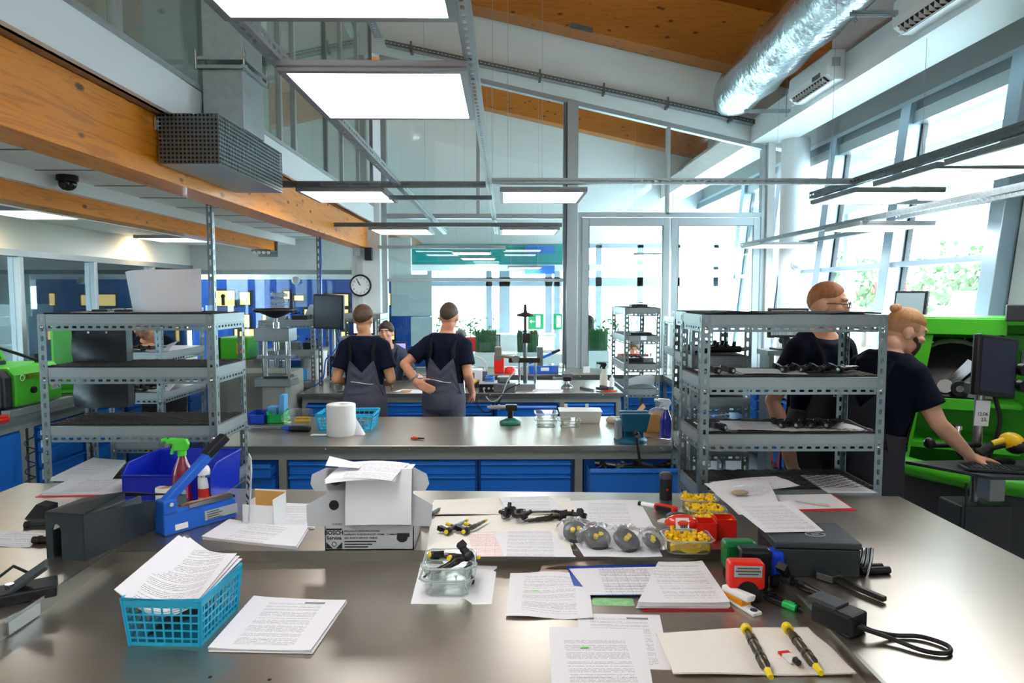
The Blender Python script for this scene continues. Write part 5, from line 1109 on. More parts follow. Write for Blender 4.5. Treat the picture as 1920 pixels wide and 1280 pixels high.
# --- left green tester on the left bench ---
t=thing('green_tester','green injector tester with a black end cap on the left bench','machine',(-3.64,4.98,.95))
part('case',MB().prism([(0,.06),(0,.30),(-.05,.36),(-.62,.36),(-.62,.06)],.08,.62,Matrix(((1,0,0,0),(0,0,1,0),(0,1,0,0),(0,0,0,1)))),GREEN,t,bev=.02)
part('end_cap',MB().prism([(-.01,.06),(-.01,.29),(-.06,.35),(-.61,.35),(-.61,.06)],-.02,.08,Matrix(((1,0,0,0),(0,0,1,0),(0,1,0,0),(0,0,0,1)))),BLACK,t,bev=.02)
part('hood',MB().prism([(-.3,.36),(-.3,.40),(-.38,.60),(-.60,.60),(-.60,.36)],.0,.42,Matrix(((1,0,0,0),(0,0,1,0),(0,1,0,0),(0,0,0,1)))),GREEN,t,bev=.02)
part('hood_window',MB().prism([(-.295,.40),(-.365,.575),(-.360,.577),(-.29,.40)],.06,.36,Matrix(((1,0,0,0),(0,0,1,0),(0,1,0,0),(0,0,0,1)))),DGREY,t)
o=text('BOSCH',.055,mat('bosch_red','#a01f1a',.5),t,(.003,.29,.275),(PI/2,0,PI/2)); part('emblem',MB().tube([(.003,.16+.022*math.cos(a),.275+.022*math.sin(a)) for a in [i*PI/8 for i in range(16)]],.003,5,closed=True),PLASTW,t)
part('dial_knob',MB().cyl((0,.27,.17),(.02,.27,.17),.025,n=18),BLACK,t); part('warning_plate',MB().box(0,.002,.48,.60,.14,.25),mat('sticker_grey'),t); part('warning_cross',MB().beam((.003,.5,.15),(.003,.58,.24),.008,.001).beam((.003,.58,.15),(.003,.5,.24),.008,.001),mat('bosch_red'),t)
part('hose',MB().cable([(-.5,.2,.62),(-.35,.1,.58),(-.15,.25,.47),(-.08,.45,.38)],.012),BLACK,t); part('foot_rail',MB().box(-.05,.02,.0,.75,.0,.05),ALU,t); part('top_valve',MB().cyl((-.1,.5,.36),(-.1,.5,.43),.03).cyl((-.3,.3,.36),(-.3,.3,.39),.07),DGREY,t)
solo('red_tray',MB().box(-.12,.12,-.08,.08,0,.02).box(-.12,.12,-.08,-.07,.02,.045).box(-.12,.12,.07,.08,.02,.045),RED,'small red tray at the near end of the left bench','tray',(-3.66,4.78,.95),bev=.004)
solo('blue_divider',MB().box(0,.03,0,1.4,0,.22),BLUEP,'low blue back panel behind the left bench','panel',(-4.42,5.5,.95))
t=thing('green_cabinet','tall green test cabinet on the left bench behind the rack','machine',(-4.12,6.2,.95)); part('case',MB().box(0,.28,0,.4,0,.66),GREEN,t,bev=.01); part('front_plate',MB().box(.03,.25,-.006,0,.05,.6),mat('deep_green'),t)
for k in range(2):
    t=thing('bench_supply',('lower','upper')[k]+' black power supply with dials in the stack on the left bench','power supply',(-3.95,6.95,.95+.21*k+.18),0,'stacked black power supplies'); part('case',MB().box(0,.20,0,.25,0,.19),DGREY,t,bev=.006); part('front',MB().box(.01,.19,-.006,0,.01,.18),BLACK,t)
    for i in range(3): part('knob',MB().cyl((.045+.055*i,-.006,.05),(.045+.055*i,-.022,.05),.013),CHROME if k==0 else PLASTW,t)
    part('display',MB().box(.04,.14,-.009,-.006,.10,.15),mat('bosch_red') if k else mat('screen_pale'),t)
solo('supply_stand',MB().box(0,.2,0,.25,.155,.18).box(0,.02,0,.25,0,.155).box(.18,.2,0,.25,0,.155),GALV,'small metal stand under the stacked power supplies','stand',(-3.95,6.95,.95))
solo('panel_cabinet',MB().box(-.25,.25,-.25,.25,0,1.15),GREYP,'grey floor cabinet under the green pump unit','cabinet',(-2.95,7.55,0),bev=.006)
t=thing('green_pump_unit','green pump unit with black end and red buttons behind the left rack','machine',(-2.95,7.5,1.15)); part('case',MB().box(-.12,.18,-.16,.16,0,.24),GREEN,t,bev=.015); part('end',MB().box(-.18,-.12,-.16,.16,0,.24),BLACK,t,bev=.01); part('button',MB().cyl((.10,-.16,.12),(.10,-.185,.12),.022),RED,t); part('switch_plate',MB().box(.06,.15,-.165,-.16,.06,.18),mat('scan_yellow'),t)
solo('blue_locker',MB().box(0,.5,0,.45,0,1.05).box(.02,.48,-.012,0,.03,1.02),BLUED,'dark blue locker beside the racks at the back left','locker',(-2.62,8.3,0),bev=.004)
solo('grey_locker',MB().box(0,.6,0,.45,0,1.12).box(.02,.58,-.012,0,.03,1.09),GREYP,'plain grey locker behind the press','locker',(-2.62,6.35,0),bev=.004)
# hanging black paper bag on the left rack
t=thing('paper_bag','black glossy paper bag hanging at the left end of the left rack','bag',(-2.27,3.86,1.22)); part('bag',MB().sheet(10,12,lambda u,v:(-.15+.30*u,-.035-.012*math.sin(v*11+u*2)-.03*math.sin(u*PI)*(1-v),v*.46),0).sheet(10,12,lambda u,v:(.15-.30*u,.03+.01*math.sin(v*9),v*.46),0).sheet(4,12,lambda u,v:(-.15,.03-.065*u,v*.46),0).sheet(4,12,lambda u,v:(.15,-.035+.065*u,v*.46),0),mat('bag_black','#1b2026',.35,bump=.5,bscale=8),t)
part('handle',MB().tube([(-.06,-.03,.45),(-.05,-.03,.51),(.05,-.03,.51),(.06,-.03,.45)],.004),BLACK,t)
for x in (-.05,.05): part('eyelet',MB().cyl((x,-.05,.42),(x,-.044,.42),.007),CHROME,t)
solo('bag_hook',MB().tube([(0,0,0),(0,-.02,.02),(0,-.02,.04)],.004).box(-.03,.03,0,.01,.02,.06),GALVD,'small hook holding the black paper bag','hook',(-2.27,3.9,1.70))
# --- press on a pedestal ---
t=thing('arbor_press','steel column press with a black handwheel left of the hanging monitor','press',(-2.0,5.95,0))
part('pedestal',MB().box(-.10,.10,-.10,.10,0,1.06),GREYP,t,bev=.01); part('base_plate',MB().box(-.155,.155,-.12,.12,1.06,1.13),STEELM,t,bev=.004); part('head_plate',MB().box(-.15,.15,-.11,.11,1.45,1.56),STEELM,t,bev=.004); part('guide_plate',MB().box(-.14,.14,-.08,.08,1.30,1.325),STEELM,t)
for x in (-.10,.10): part('column',MB().cyl((x,0,1.13),(x,0,1.50),.024,n=20),CHROME,t)
part('spindle',MB().cyl((0,0,1.22),(0,0,1.70),.018,n=16),STEELM,t); part('collar',MB().cyl((0,0,1.56),(0,0,1.61),.035).cyl((0,0,1.36),(0,0,1.44),.03),CHROME,t)
part('handwheel',MB().tube([(.17*math.cos(a),.17*math.sin(a),1.715) for a in [i*PI/16 for i in range(32)]],.016,10,closed=True).beam((-.16,0,1.70),(.16,0,1.70),.03,.015).beam((0,-.16,1.70),(0,.16,1.70),.03,.015).lathe([(.0,1.64),(.06,1.66),(.15,1.705)],24,capt=False),BLACK,t); part('wheel_grip',MB().cyl((.15,-.02,1.72),(.15,-.02,1.84),.018),BLACK,t)
part('work_plate',MB().box(-.08,.13,-.1,.06,1.13,1.15),GUNM,t)
solo('blue_tub',MB().box(-.16,.16,-.1,.1,0,.012).box(-.16,.16,-.1,-.09,0,.13).box(-.16,.16,.09,.1,0,.13).box(-.16,-.15,-.1,.1,0,.13).box(.15,.16,-.1,.1,0,.13),mat('light_blue_tub','#4aa8e0',.4),'light blue plastic tub behind the column press','tub',(-2.28,7.35,.93),bev=.004)
# --- hanging monitor on a pole ---
t=thing('pole_monitor','dark flat monitor on a pole above the far workbench','monitor',(-1.72,6.78,.9)); part('pole',MB().cyl((0,.05,0),(0,.05,.8),.018),GALV,t); hd=part('housing',MB().box(-.155,.155,-.02,.02,-.17,.17),BLACK,t,bev=.006,loc=(-.02,-.03,.78),rot=(R(3),R(2),R(-8))); part('screen_face',MB().box(-.14,.14,-.0225,-.02,-.15,.155),mat('screen_slate','#39434a',.2),hd)
part('clamp',MB().box(-.035,.035,.02,.09,.28,.34),BLACK,t); part('cable',MB().cable([(.06,0,.62),(.08,-.02,.5),(.0,-.02,.36),(-.07,0,.3),(-.10,0,.12),(-.2,.0,.03)],.007),mat('blue_cable'),t,label='blue cable'); part('cable_black',MB().tube([(.03,.0,.6),(.07,-.02,.45),(.01,0,.33)],.005),BLACK,t)
# --- generic machined parts ---
def casting(seed,w,d,h,n=26):
    r_=random.Random(seed); m=MB(); m.box(-w*.42,w*.42,-d*.4,d*.4,0,h*.45)
    for k in range(n):
        x=r_.uniform(-w/2,w/2)*.85; y=r_.uniform(-d/2,d/2)*.8; z=r_.uniform(.05,.8)*h; q=r_.uniform(.05,.16)*min(w,h)
        c=r_.random()
        if c<.5:
            ax=r_.choice(((1,0,0),(0,1,0),(0,0,1))); v=Vector(ax)*r_.uniform(.1,.22)*w; p=Vector((x,y,z)); m.cyl(p-v/2,p+v/2,q*.5,n=10); m.cyl(p-v*.65,p-v*.5,q*.32,n=8)
        else: m.bx((x,y,z),(q*1.4,q*1.2,q),(r_.uniform(-.4,.4),0,r_.uniform(-1,1)))
    return m
EM=mat('engine_alloy','#8b8d8e',.35,.85,var=.35,vscale=25); ED=mat('engine_dark','#2d2c2c',.45,.6,var=.3,vscale=25)
for k in range(5): solo('engine_casting',casting(10+k,.17,.16,.075),EM,('lowest','second','third','fourth','topmost')[k]+' metal casting in the stack on top of the back left rack','engine part',(-2.44,7.4,1.58+.062*k),group='stacked castings')
for k,(x,y,z,w_,h_,m_,l) in enumerate(((-2.22,7.45,1.58,.2,.10,ED,'dark engine part beside the stacked castings'),(-2.35,7.42,1.26,.26,.17,EM,'large bright engine casting on the second shelf of the back left rack'),(-2.12,7.45,1.26,.16,.16,ED,'dark engine casting on the second shelf of the back left rack'),(-1.68,7.95,1.10,.28,.14,ED,'dark pump parts on the third shelf behind the hanging monitor'),(-1.72,7.95,.85,.3,.13,EM,'pump casting on the lower shelf behind the hanging monitor'),(-1.70,7.0,.9,.22,.14,EM,'grey pump on the far workbench below the hanging monitor'),(-2.2,3.75,1.47,.0,.0,EM,''))):
    if w_: solo('engine_casting',casting(40+k,w_,.2,h_),m_,l,'engine part',(x,y,z))
solo('metal_wedge',MB().prism([(-.11,0),(.12,0),(-.03,.16)],-.08,.08,Matrix.Rotation(PI/2,4,'X')),GALV,'grey sheet metal wedge on top of the back left rack','metal part',(-2.12,7.6,1.58))
solo('white_bucket',MB().lathe([(.10,0),(.13,.02),(.14,.3),(.145,.31),(.135,.31)],28),PLASTW,'white plastic bucket on the shelf behind the press','bucket',(-2.08,7.4,.93))
screen('monitor','office monitor with a pale page on the rack behind the hanging monitor',(-1.66,8.0,1.36),0,.26,.20,.02,emat('screen_pageblue','#c9d4f5',.8))
screen('monitor','monitor with a purple window behind the man facing us',(-1.27,7.95,.9),R(10),.24,.30,.10,emat('screen_purple','#8f8fe0',.8))
# --- far workbench equipment ---
def jar(loc,label,seed,w=.10,h=.12):
    t=thing('glass_jar',label,'glass jar',loc,0,'glass jars with parts'); m=MB(); m.lathe([(w*.42,0),(w/2,.01),(w/2,h),(w*.47,h),(w*.46,.012),(0,.012)],20,capb=True,capt=False); part('glass',m,TGLASS,t); part('contents',casting(seed,w*.75,w*.75,h*.8,14),EM,t,loc=(0,0,.014)); return t
jar((-1.62,6.66,.9),'square looking glass jar with metal parts, nearest the bench edge',3,.12,.16); jar((-1.70,6.86,.9),'second glass jar with metal parts behind the first',4,.11,.2); jar((-1.53,6.8,.9),'small glass jar right of the parts jars',5,.09,.12)
solo('cardboard_sheet',MB().box(-.13,.13,-.07,.07,0,.006),mat('kraft','#c79a63',.8),'tan cardboard sheet on the far workbench left of the first man','cardboard',(-1.42,6.66,.9),R(4))
solo('cardboard_sheet',MB().box(-.05,.05,-.06,.06,0,.006),mat('kraft'),'tan cardboard sheet right of the first man','cardboard',(-.98,6.68,.9))
def sheet_paper(label,loc,rz,w=.21,h=.297,m=None,curl=0.,name='paper_sheet',bend=.0,group=None,cat='paper',rot=None,thick=.0006,wav=0.):
    mb=MB().sheet(10,12,lambda u,v:(-w/2+w*u,-h/2+h*v,.001+curl*((u-.5)**2*4)*.5+bend*max(0,v-.6)**2+wav*math.sin(u*5+v*7)),thick)
    return solo(name,mb,m or PAPER,label,cat,loc,rz,group,rot=rot)
sheet_paper('white paper on the far workbench left of the man with hand on hip',(-.93,6.70,.9),R(70)); 
solo('precision_vice',MB().box(-.05,.05,-.03,.03,0,.02).box(-.015,.015,-.02,.02,.02,.10).cyl((-.06,0,.10),(.06,0,.10),.012),STEELM,'small steel clamp stand between the two men','clamp',(-.86,6.95,.9))
t=thing('controller_box','black electronic controller box with sockets on the far workbench','controller',(-.14,6.62,.9)); part('case',MB().box(-.12,.12,0,.2,0,.075),DGREY,t,bev=.004); part('lid',MB().box(-.122,.122,-.002,.2,.075,.082),GALV,t); part('front',MB().box(-.115,.115,-.004,0,.006,.07),BLACK,t)
for i in range(4): part('socket',MB().cyl((-.07+.045*i,-.004,.038),(-.07+.045*i,-.014,.038),.012),mat('sticker_grey'),t)
solo('grey_hose',MB().cable([(-.12,0,.04),(-.08,-.06,-.05),(-.02,-.07,-.08),(.06,-.05,-.02),(.12,0,.12),(.2,.1,.2)],.007),mat('hose_grey','#a2a49f',.5),'grey hose looping over the edge of the far workbench','hose',(-.1,6.60,.9))
solo('black_lead',MB().cable([(-.16,0,.01),(-.17,-.06,-.1),(-.10,-.08,-.18),(0,-.07,-.14),(.1,-.02,.02),(.24,.03,.08)],.006),BLACK,'black cable looping over the edge of the far workbench','cable',(-.1,6.59,.9))
t=thing('pressure_unit','white cased pressure unit with brass fittings behind the man with hand on hip','machine',(-.32,7.05,.9)); part('case',MB().box(-.10,.08,-.08,.08,.06,.18),PLASTW,t,bev=.004); part('inset',MB().box(-.06,0,-.083,-.08,.09,.15),mat('kraft_dark','#8a5a2b',.6),t); part('base',MB().box(-.10,.13,-.09,.09,0,.06),DGREY,t,bev=.006); part('block',MB().box(.08,.13,-.05,.05,.06,.16),STEELM,t)
for i in range(2): part('hose',MB().cable([(.10+.02*i,0,.16),(.10+.02*i,-.0,.24),(.04,0,.30),(-.08,0,.32),(-.2,.05,.26)],.008),PLASTW,t)
solo('blue_coil',MB().tube([(.045*math.cos(i*.5),.045*math.sin(i*.5),.01+.0017*i) for i in range(70)],.007,6),mat('coil_blue','#3f7fe0',.35),'small bright blue coiled air hose on the far workbench','hose',(-.16,6.86,.9))
solo('brass_fitting',MB().tube([(0,0,.02),(.04,.02,.06),(.09,.05,.10)],[.015,.018,.013]).cyl((.02,.01,.04),(.03,.015,.05),.024),mat('brass','#b58a3a',.3,.9),'brass hose fitting beside the man with hand on hip','fitting',(-.36,6.75,.9))
t=thing('drill_stand','tall stand with a black handwheel and steel column on the far workbench','stand',(.20,6.95,.9)); part('base',MB().box(-.2,.1,-.12,.12,0,.05),STEELM,t,bev=.006); part('column',MB().cyl((0,0,.05),(0,0,.50),.022,n=18),STEELM,t); part('spindle',MB().cyl((0,0,.5),(0,0,.82),.014),BLACK,t); part('wheel',MB().lathe([(.0,.72),(.085,.73),(.085,.75),(.02,.77),(.012,.85),(0,.855)],28),BLACK,t); part('head_block',MB().box(-.03,.05,-.05,.05,.46,.56),GUNM,t,bev=.004); part('table',MB().box(-.17,.15,-.06,.06,.26,.31),GUNM,t,bev=.004); part('post_clamp',MB().box(.12,.18,-.04,.04,.22,.42),STEELM,t,bev=.004); part('gauge',MB().cyl((-.10,-.08,.30),(-.10,-.06,.30),.04,n=20),CHROME,t); part('drive',MB().cyl((-.25,-.02,.33),(-.05,-.02,.30),.018).box(-.31,-.24,-.03,.03,.28,.42),mat('olive_metal','#8d8677',.4,.6),t,bev=.01)
part('round_rod',MB().cyl((.10,-.05,0),(.10,-.05,.26),.012),CHROME,t); part('round_rod',MB().cyl((-.06,.05,0),(-.06,.05,.26),.012),CHROME,t)
solo('angled_bracket',MB().box(-.10,.12,-.08,.08,0,.09).box(-.06,.06,-.06,.06,.09,.15),mat('bracket_grey','#7d8286',.4,.6),'grey cast bracket under the drill stand on the far workbench','bracket',(-.02,6.68,.9),bev=.012)
t=thing('heat_sealer','small blue heat sealer with raised arm on the back bench','heat sealer',(.42,8.25,.90),R(6)); part('base',MB().box(-.14,.22,-.05,.05,0,.09),mat('sealer_blue','#1f62c8',.4),t,bev=.008); part('arm',MB().beam((-.14,0,.12),(.20,0,.26),.05,.03),mat('sealer_blue'),t,bev=.004); part('grip',MB().beam((.14,0,.245),(.24,0,.28),.055,.03),BLACK,t); part('plate',MB().box(-.0,.1,-.053,-.05,.03,.07),PLASTW,t)
t=thing('red_bottle_jack','red round based tool on the back bench','tool',(-.08,8.3,.9)); part('body',MB().box(-.06,.06,-.05,.05,0,.22),RED,t,bev=.01); part('foot',MB().lathe([(.07,0),(.065,.05),(.03,.08)],20,c=(.13,-.05,0)),RED,t)
t=thing('bench_vice','small round based steel vice on the far workbench','vice',(.62,6.85,.9)); part('base',MB().lathe([(.06,0),(.065,.012),(.055,.03),(.03,.05),(.025,.08)],24),STEELM,t); part('jaw',MB().box(-.04,.04,-.03,.03,.08,.13),GUNM,t,bev=.004); part('screw',MB().cyl((-.14,0,.105),(.0,0,.105),.011).cyl((-.145,0,.105),(-.12,0,.105),.018),STEELM,t); part('block',casting(77,.12,.08,.07,10),EM,t,loc=(0,0,.12))
solo('steel_bar',MB().beam((-.06,.09,.012),(.06,-.09,.012),.03,.022),STEELM,'flat steel bar lying beside the small vice','bar',(.82,6.75,.9)); solo('steel_bar',MB().beam((-.03,.1,.015),(.06,-.06,.015),.035,.028),GUNM,'dark steel bar lying further right on the far workbench','bar',(1.0,6.8,.9))
solo('pliers',MB().beam((-.06,0,.01),(.0,.0,.01),.014,.012).beam((0,0,.01),(.07,.02,.01),.01,.01).beam((0,0,.01),(.07,-.02,.01),.01,.01),RED,'red handled pliers near the right end of the far workbench','pliers',(1.02,6.62,.9)); solo('torch',MB().cyl((-.07,0,.02),(.04,0,.02),.014).cyl((.04,0,.02),(.07,0,.02),.024),BLACK,'small black torch near the right end of the far workbench','torch',(.96,6.70,.9),R(-30))
def spray(loc,label,liq,head,s=1.0,rz=0,clear=False):
    t=thing('spray_bottle',label,'spray bottle',loc,rz,None); t.scale=(s,s,s); 
    part('bottle',MB().lathe([(.036,0),(.04,.01),(.04,.10),(.034,.13),(.018,.165),(.014,.18)],24),liq,t); part('collar',MB().cyl((0,0,.18),(0,0,.20),.017),head,t)
    part('trigger_head',MB().prism([(-.03,.20),(.02,.20),(.03,.225),(.02,.245),(-.045,.25),(-.06,.24),(-.055,.228),(-.03,.225)],-.012,.012,Matrix.Rotation(PI/2,4,'X')),head,t,bev=.004); part('trigger',MB().beam((-.028,0,.225),(-.04,0,.185),.012,.010),head,t); part('nozzle',MB().cyl((-.06,0,.24),(-.075,0,.238),.010),head,t); return t
spray((1.02,7.05,.9),'white spray bottle with black head at the end of the far workbench',mat('milk_bottle','#dfe0cc',.4),BLACK,1.0)
solo('small_bottle',MB().lathe([(.025,0),(.026,.09),(.01,.11),(.01,.13)],18),PLASTW,'small white squeeze bottle beside the white spray bottle','bottle',(1.09,6.95,.9))
sheet_paper('bluish printed sheet lying flat on the far workbench',(.42,6.72,.9),R(80),m=papermat('pp_far','text',9.),w=.2); solo('plastic_box',MB().box(-.1,.1,-.08,.08,0,.10).box(-.09,.09,-.085,-.08,.02,.09),TGLASS,'clear plastic box of parts on the back bench','box',(.62,8.3,.9)); solo('white_carton',MB().box(-.04,.04,-.03,.03,0,.07),PLASTW,'tiny white carton on the back bench by the door','carton',(.99,8.3,.9)); solo('plastic_box',MB().box(-.08,.08,-.08,.08,0,.12),TGLASS,'clear plastic box on the back bench in front of the right planter','box',(1.2,8.35,.9))
# ---------------- things on the benches and racks ----------------
def quad(label,pts,z,m,name='paper_sheet',cat='paper',t=.0008,lift=0.,n=8,curl=0.,wav=0.,group=None,fold=None):
    """flat sheet whose four corners (near-left, near-right, far-right, far-left) rest on height z"""
    P=[onz(px,py,z) for px,py in pts]; c=sum(P,Vector())/4; rz=math.atan2((P[1]-P[0]).y,(P[1]-P[0]).x); M=Matrix.Rotation(-rz,3,'Z'); Q=[M@(p-c) for p in P]
    def f(u,v):
        p=Q[0]*(1-u)*(1-v)+Q[1]*u*(1-v)+Q[2]*u*v+Q[3]*(1-u)*v
        return (p.x,p.y,t+lift+curl*(abs(u-.5)*2)**3+wav*(math.sin(u*7+v*4)+math.sin(v*9-u*3))*.5+(fold(u,v) if fold else 0))
    return solo(name,MB().sheet(n,n,f,t),m,label,cat,(c.x,c.y,z),rz,group)
def stackp(label,pts,z,m,nsh=4,dz=.0025,name='paper_stack',group=None):
    P=[onz(px,py,z) for px,py in pts]; c=sum(P,Vector())/4; rz=math.atan2((P[1]-P[0]).y,(P[1]-P[0]).x); M=Matrix.Rotation(-rz,3,'Z'); Q=[M@(p-c) for p in P]
    t=thing(name,label,'paper',(c.x,c.y,z),rz,group); r_=random.Random(len(label))
    for k in range(nsh):
        dx,dy,a=r_.uniform(-.004,.004),r_.uniform(-.004,.004),r_.uniform(-.012,.012)
        if k==nsh-1: dx=dy=a=0
        def f(u,v): p=Q[0]*(1-u)*(1-v)+Q[1]*u*(1-v)+Q[2]*u*v+Q[3]*(1-u)*v; return (p.x,p.y,dz*(k+1)+.003*(abs(u-.5)*2)**4*(k==nsh-1))
        part('sheet',MB().sheet(8,8,f,dz*.8),m if k==nsh-1 else PAPER,t,loc=(dx,dy,0),rot=(0,0,a))
    return t
PT=[papermat('print_text%d'%i,'text',i*7.3+1) for i in range(4)]; PTB=papermat('print_table','table',2.); PFM=papermat('print_form','form',11.); 
TOWEL=mat('towel_paper','#efe9df',.9,bump=.3,bscale=120)
# --- baskets ---
def basket(label,loc,rz,w,d,h,fl=.82,nx=8,ny=11,nz=5,m=CYAN):
    """tapered mesh basket; base w*fl x d*fl"""
    t=thing('plastic_basket',label,'basket',loc,rz,'cyan mesh baskets'); b=.004
    B=[(-w*fl/2,-d*fl/2),(w*fl/2,-d*fl/2),(w*fl/2,d*fl/2),(-w*fl/2,d*fl/2)]; Tp=[(-w/2,-d/2),(w/2,-d/2),(w/2,d/2),(-w/2,d/2)]
    part('floor',MB().prism(B,0,.004),m,t)
    for i in range(4):
        j=(i+1)%4; k=nx if i%2==0 else ny; mm=MB()
        def Pt(u,v): return Vector(((B[i][0]*(1-u)+B[j][0]*u)*(1-v)+(Tp[i][0]*(1-u)+Tp[j][0]*u)*v,(B[i][1]*(1-u)+B[j][1]*u)*(1-v)+(Tp[i][1]*(1-u)+Tp[j][1]*u)*v,h*v))
        nr=Vector((B[j][1]-B[i][1],-(B[j][0]-B[i][0]),0)).normalized()
        for q in range(k+1): mm.beam(Pt(q/k,0),Pt(q/k,1),.0045 if 0<q<k else .012,.003,up=nr)
        for q in range(nz+1): mm.beam(Pt(0,q/nz*.84),Pt(1,q/nz*.84),.0045 if q else .02,.003,up=nr)
        mm.beam(Pt(0,.93),Pt(1,.93),.018,.003,up=nr)
        part('side_grid',mm,m,t)
    rim=MB(); rim.tube([(x*1.01,y*1.01,h) for x,y in Tp],.0055,8,closed=True); part('rim',rim,m,t); return t
P=[onz(245,1212,TR),onz(379,1212,TR),onz(440,1142,TR)]
bc=(P[0]+P[1])/2; rzb=math.atan2(P[2].y-P[1].y,P[2].x-P[1].x)-PI/2
W=(P[1]-P[0]).length; Dp=(P[2]-P[1]).length
bloc=Vector(((P[0].x+P[1].x)/2,(P[0].y+P[1].y)/2,TR))+Vector((-math.sin(rzb*.25),math.cos(rzb*.25),0))*Dp*.52
BK=basket('bright cyan mesh basket holding tilted letters on the steel bench',(bloc.x,bloc.y,TR),R(-3),W/.9*1.0,Dp/.9*1.0,.135,.9)
CN=[onz(212,1108,TR+.15),onz(368,1128,TR+.125),onz(446,1043,TR+.165),onz(342,1006,TR+.19)]; cc=sum(CN,Vector())/4; ra=math.atan2((CN[1]-CN[0]).y,(CN[1]-CN[0]).x)
t=thing('paper_stack','bundle of printed letters tilted inside the cyan basket','paper',cc,ra); Mi=Matrix.Rotation(-ra,3,'Z'); QN=[Mi@(q-cc) for q in CN]
for k in range(3):
    def f(u,v,k=k): q=QN[0]*(1-u)*(1-v)+QN[1]*u*(1-v)+QN[2]*u*v+QN[3]*(1-u)*v; return (q.x,q.y,q.z+.004*k-.05*math.sin(u*PI)*(1-v*.6))
    part('sheet',MB().sheet(14,14,f,.0008),PT[0] if k==2 else PAPER,t,loc=(.008*(2-k),-.004*(2-k),0),rot=(0,0,R(-3+3*k)))
solo('black_sleeve',MB().sheet(6,6,lambda u,v:(-.07+.14*u,-.09+.18*v,.01+.06*u),.002),BLACK,'dark folder at the bottom of the cyan basket','folder',(bloc.x,bloc.y,TR+.006))
# --- paper on the tray ---
stackp('stack of typed letters with a grey header beside the cyan basket',[(390,1221),(583,1226),(650,1131),(476,1123)],TR,PFM,5,.0018)
quad('punched plastic sleeve with a sheet under the glass dishes',[(770,1132),(922,1133),(932,1061),(789,1056)],TR,papermat('print_blank','blank',1.),wav=.001)
quad('crumpled clear sleeve with a printed sheet in the middle of the tray',[(949,1158),(1112,1162),(1101,1078),(957,1077)],TR,PT[1],wav=.006,n=16,lift=.006)
P_=[(1082,1119),(1284,1118),(1260,1061),(1063,1065)]
quad('blue clipboard under a table printout',P_,TR,mat('clip_blue','#1f45a8',.4),name='clipboard',cat='clipboard',t=.004,lift=.004); quad('table printout lying on the blue clipboard',[(1105,1115),(1280,1114),(1256,1062),(1067,1066)],TR+.008,PTB)
quad('dark red folder under a pile of papers',[(1205,1146),(1377,1146),(1322,1066),(1250,1068)],TR,mat('folder_red','#9c1520',.45),name='folder',cat='folder',t=.003)
stackp('thick pile of papers on the dark red folder',[(1196,1141),(1369,1141),(1316,1062),(1235,1064)],TR+.003,PT[2],7,.0028)
quad('shipping form with a bar block lying under the front page',[(1090,1250),(1258,1256),(1237,1153),(1082,1150)],TR,PFM); quad('front page of a listing cut by the bottom edge of the picture',[(1036,1330),(1232,1330),(1206,1180),(1030,1176)],TR+.001,PT[3],lift=.001)
quad('colourful plastic pouch peeking out behind the clipboard',[(1010,1076),(1150,1076),(1152,1050),(1016,1060)],TR,mat('pouch','#d9b8a8',.3,var=.5,vscale=30),name='plastic_pouch',cat='pouch',wav=.003); quad('green and red printed strip under the clipboard edge',[(1110,1135),(1190,1136),(1186,1122),(1112,1121)],TR,mat('strip_green','#8fc48a',.4,var=.6,vscale=40),name='printed_strip',cat='paper')
# marks on pages
for k,(px,py,w_,h_,c,l,nm) in enumerate(((1096,1213,.024,.006,'#7ee06a','green highlighted line on the front page','highlight_mark'),(1003,1107,.022,.005,'#9be47a','green highlighted line on the crumpled sleeve','highlight_mark'))):
    p=onz(px,py,TR+.005 if k==0 else TR+.014); solo(nm,MB().box(-w_/2,w_/2,-h_/2,h_/2,0,.0006),mat('hl_green',c,.6),l,'mark',p)
# --- glass dishes ---
def dish(label,loc,rz,w,d,h,grp='square glass dishes',fl=.8):
    t=thing('glass_dish',label,'glass dish',loc,rz,grp); mm=MB(); th=.005
    def ring(f,z,ins): 
        x,y=w*f/2-ins,d*f/2-ins; c=.02*f; return [(-x+c,-y,z),(x-c,-y,z),(x,-y+c,z),(x,y-c,z),(x-c,y,z),(-x+c,y,z),(-x,y-c,z),(-x,-y+c,z)]
    rs=[ring(fl,0,0),ring(fl+.03,.004,0),ring(1,h-.008,0),ring(1.06,h-.004,0),ring(1.06,h,0),ring(1.0,h,th),ring(fl,th,th)]
    vs=[p for r_ in rs for p in r_]; fs=[]
    for i in range(len(rs)-1):
        for j in range(8): fs.append((i*8+j,i*8+(j+1)%8,(i+1)*8+(j+1)%8,(i+1)*8+j))
    fs+=[tuple(range(8))[::-1],tuple(range((len(rs)-1)*8,len(rs)*8))]; mm.add(vs,fs,True); part('glass',mm,TGLASS,t); 
    ed=MB(); ed.tube([Vector(p)+Vector((0,0,-.002)) for p in ring(1.05,h,0)],.0028,6,closed=True); part('rim',ed,mat('glass_edge','#b8c8c2',.1,spec=.8,alpha=.55),t)
    e2=MB(); e2.tube([Vector(p) for p in ring(fl,.003,0)],.0022,6,closed=True); part('foot_edge',e2,mat('glass_edge'),t); return t
p=onz(838,1122,TR); D0=(p.x,p.y+.075)
dish('lower glass dish of the nested pair on the sleeve',(D0[0],D0[1],TR+.003),R(-2),.165,.16,.058)
dish('upper glass dish of the nested pair holding injectors',(D0[0]+.002,D0[1]+.012,TR+.034),R(1),.16,.165,.062)
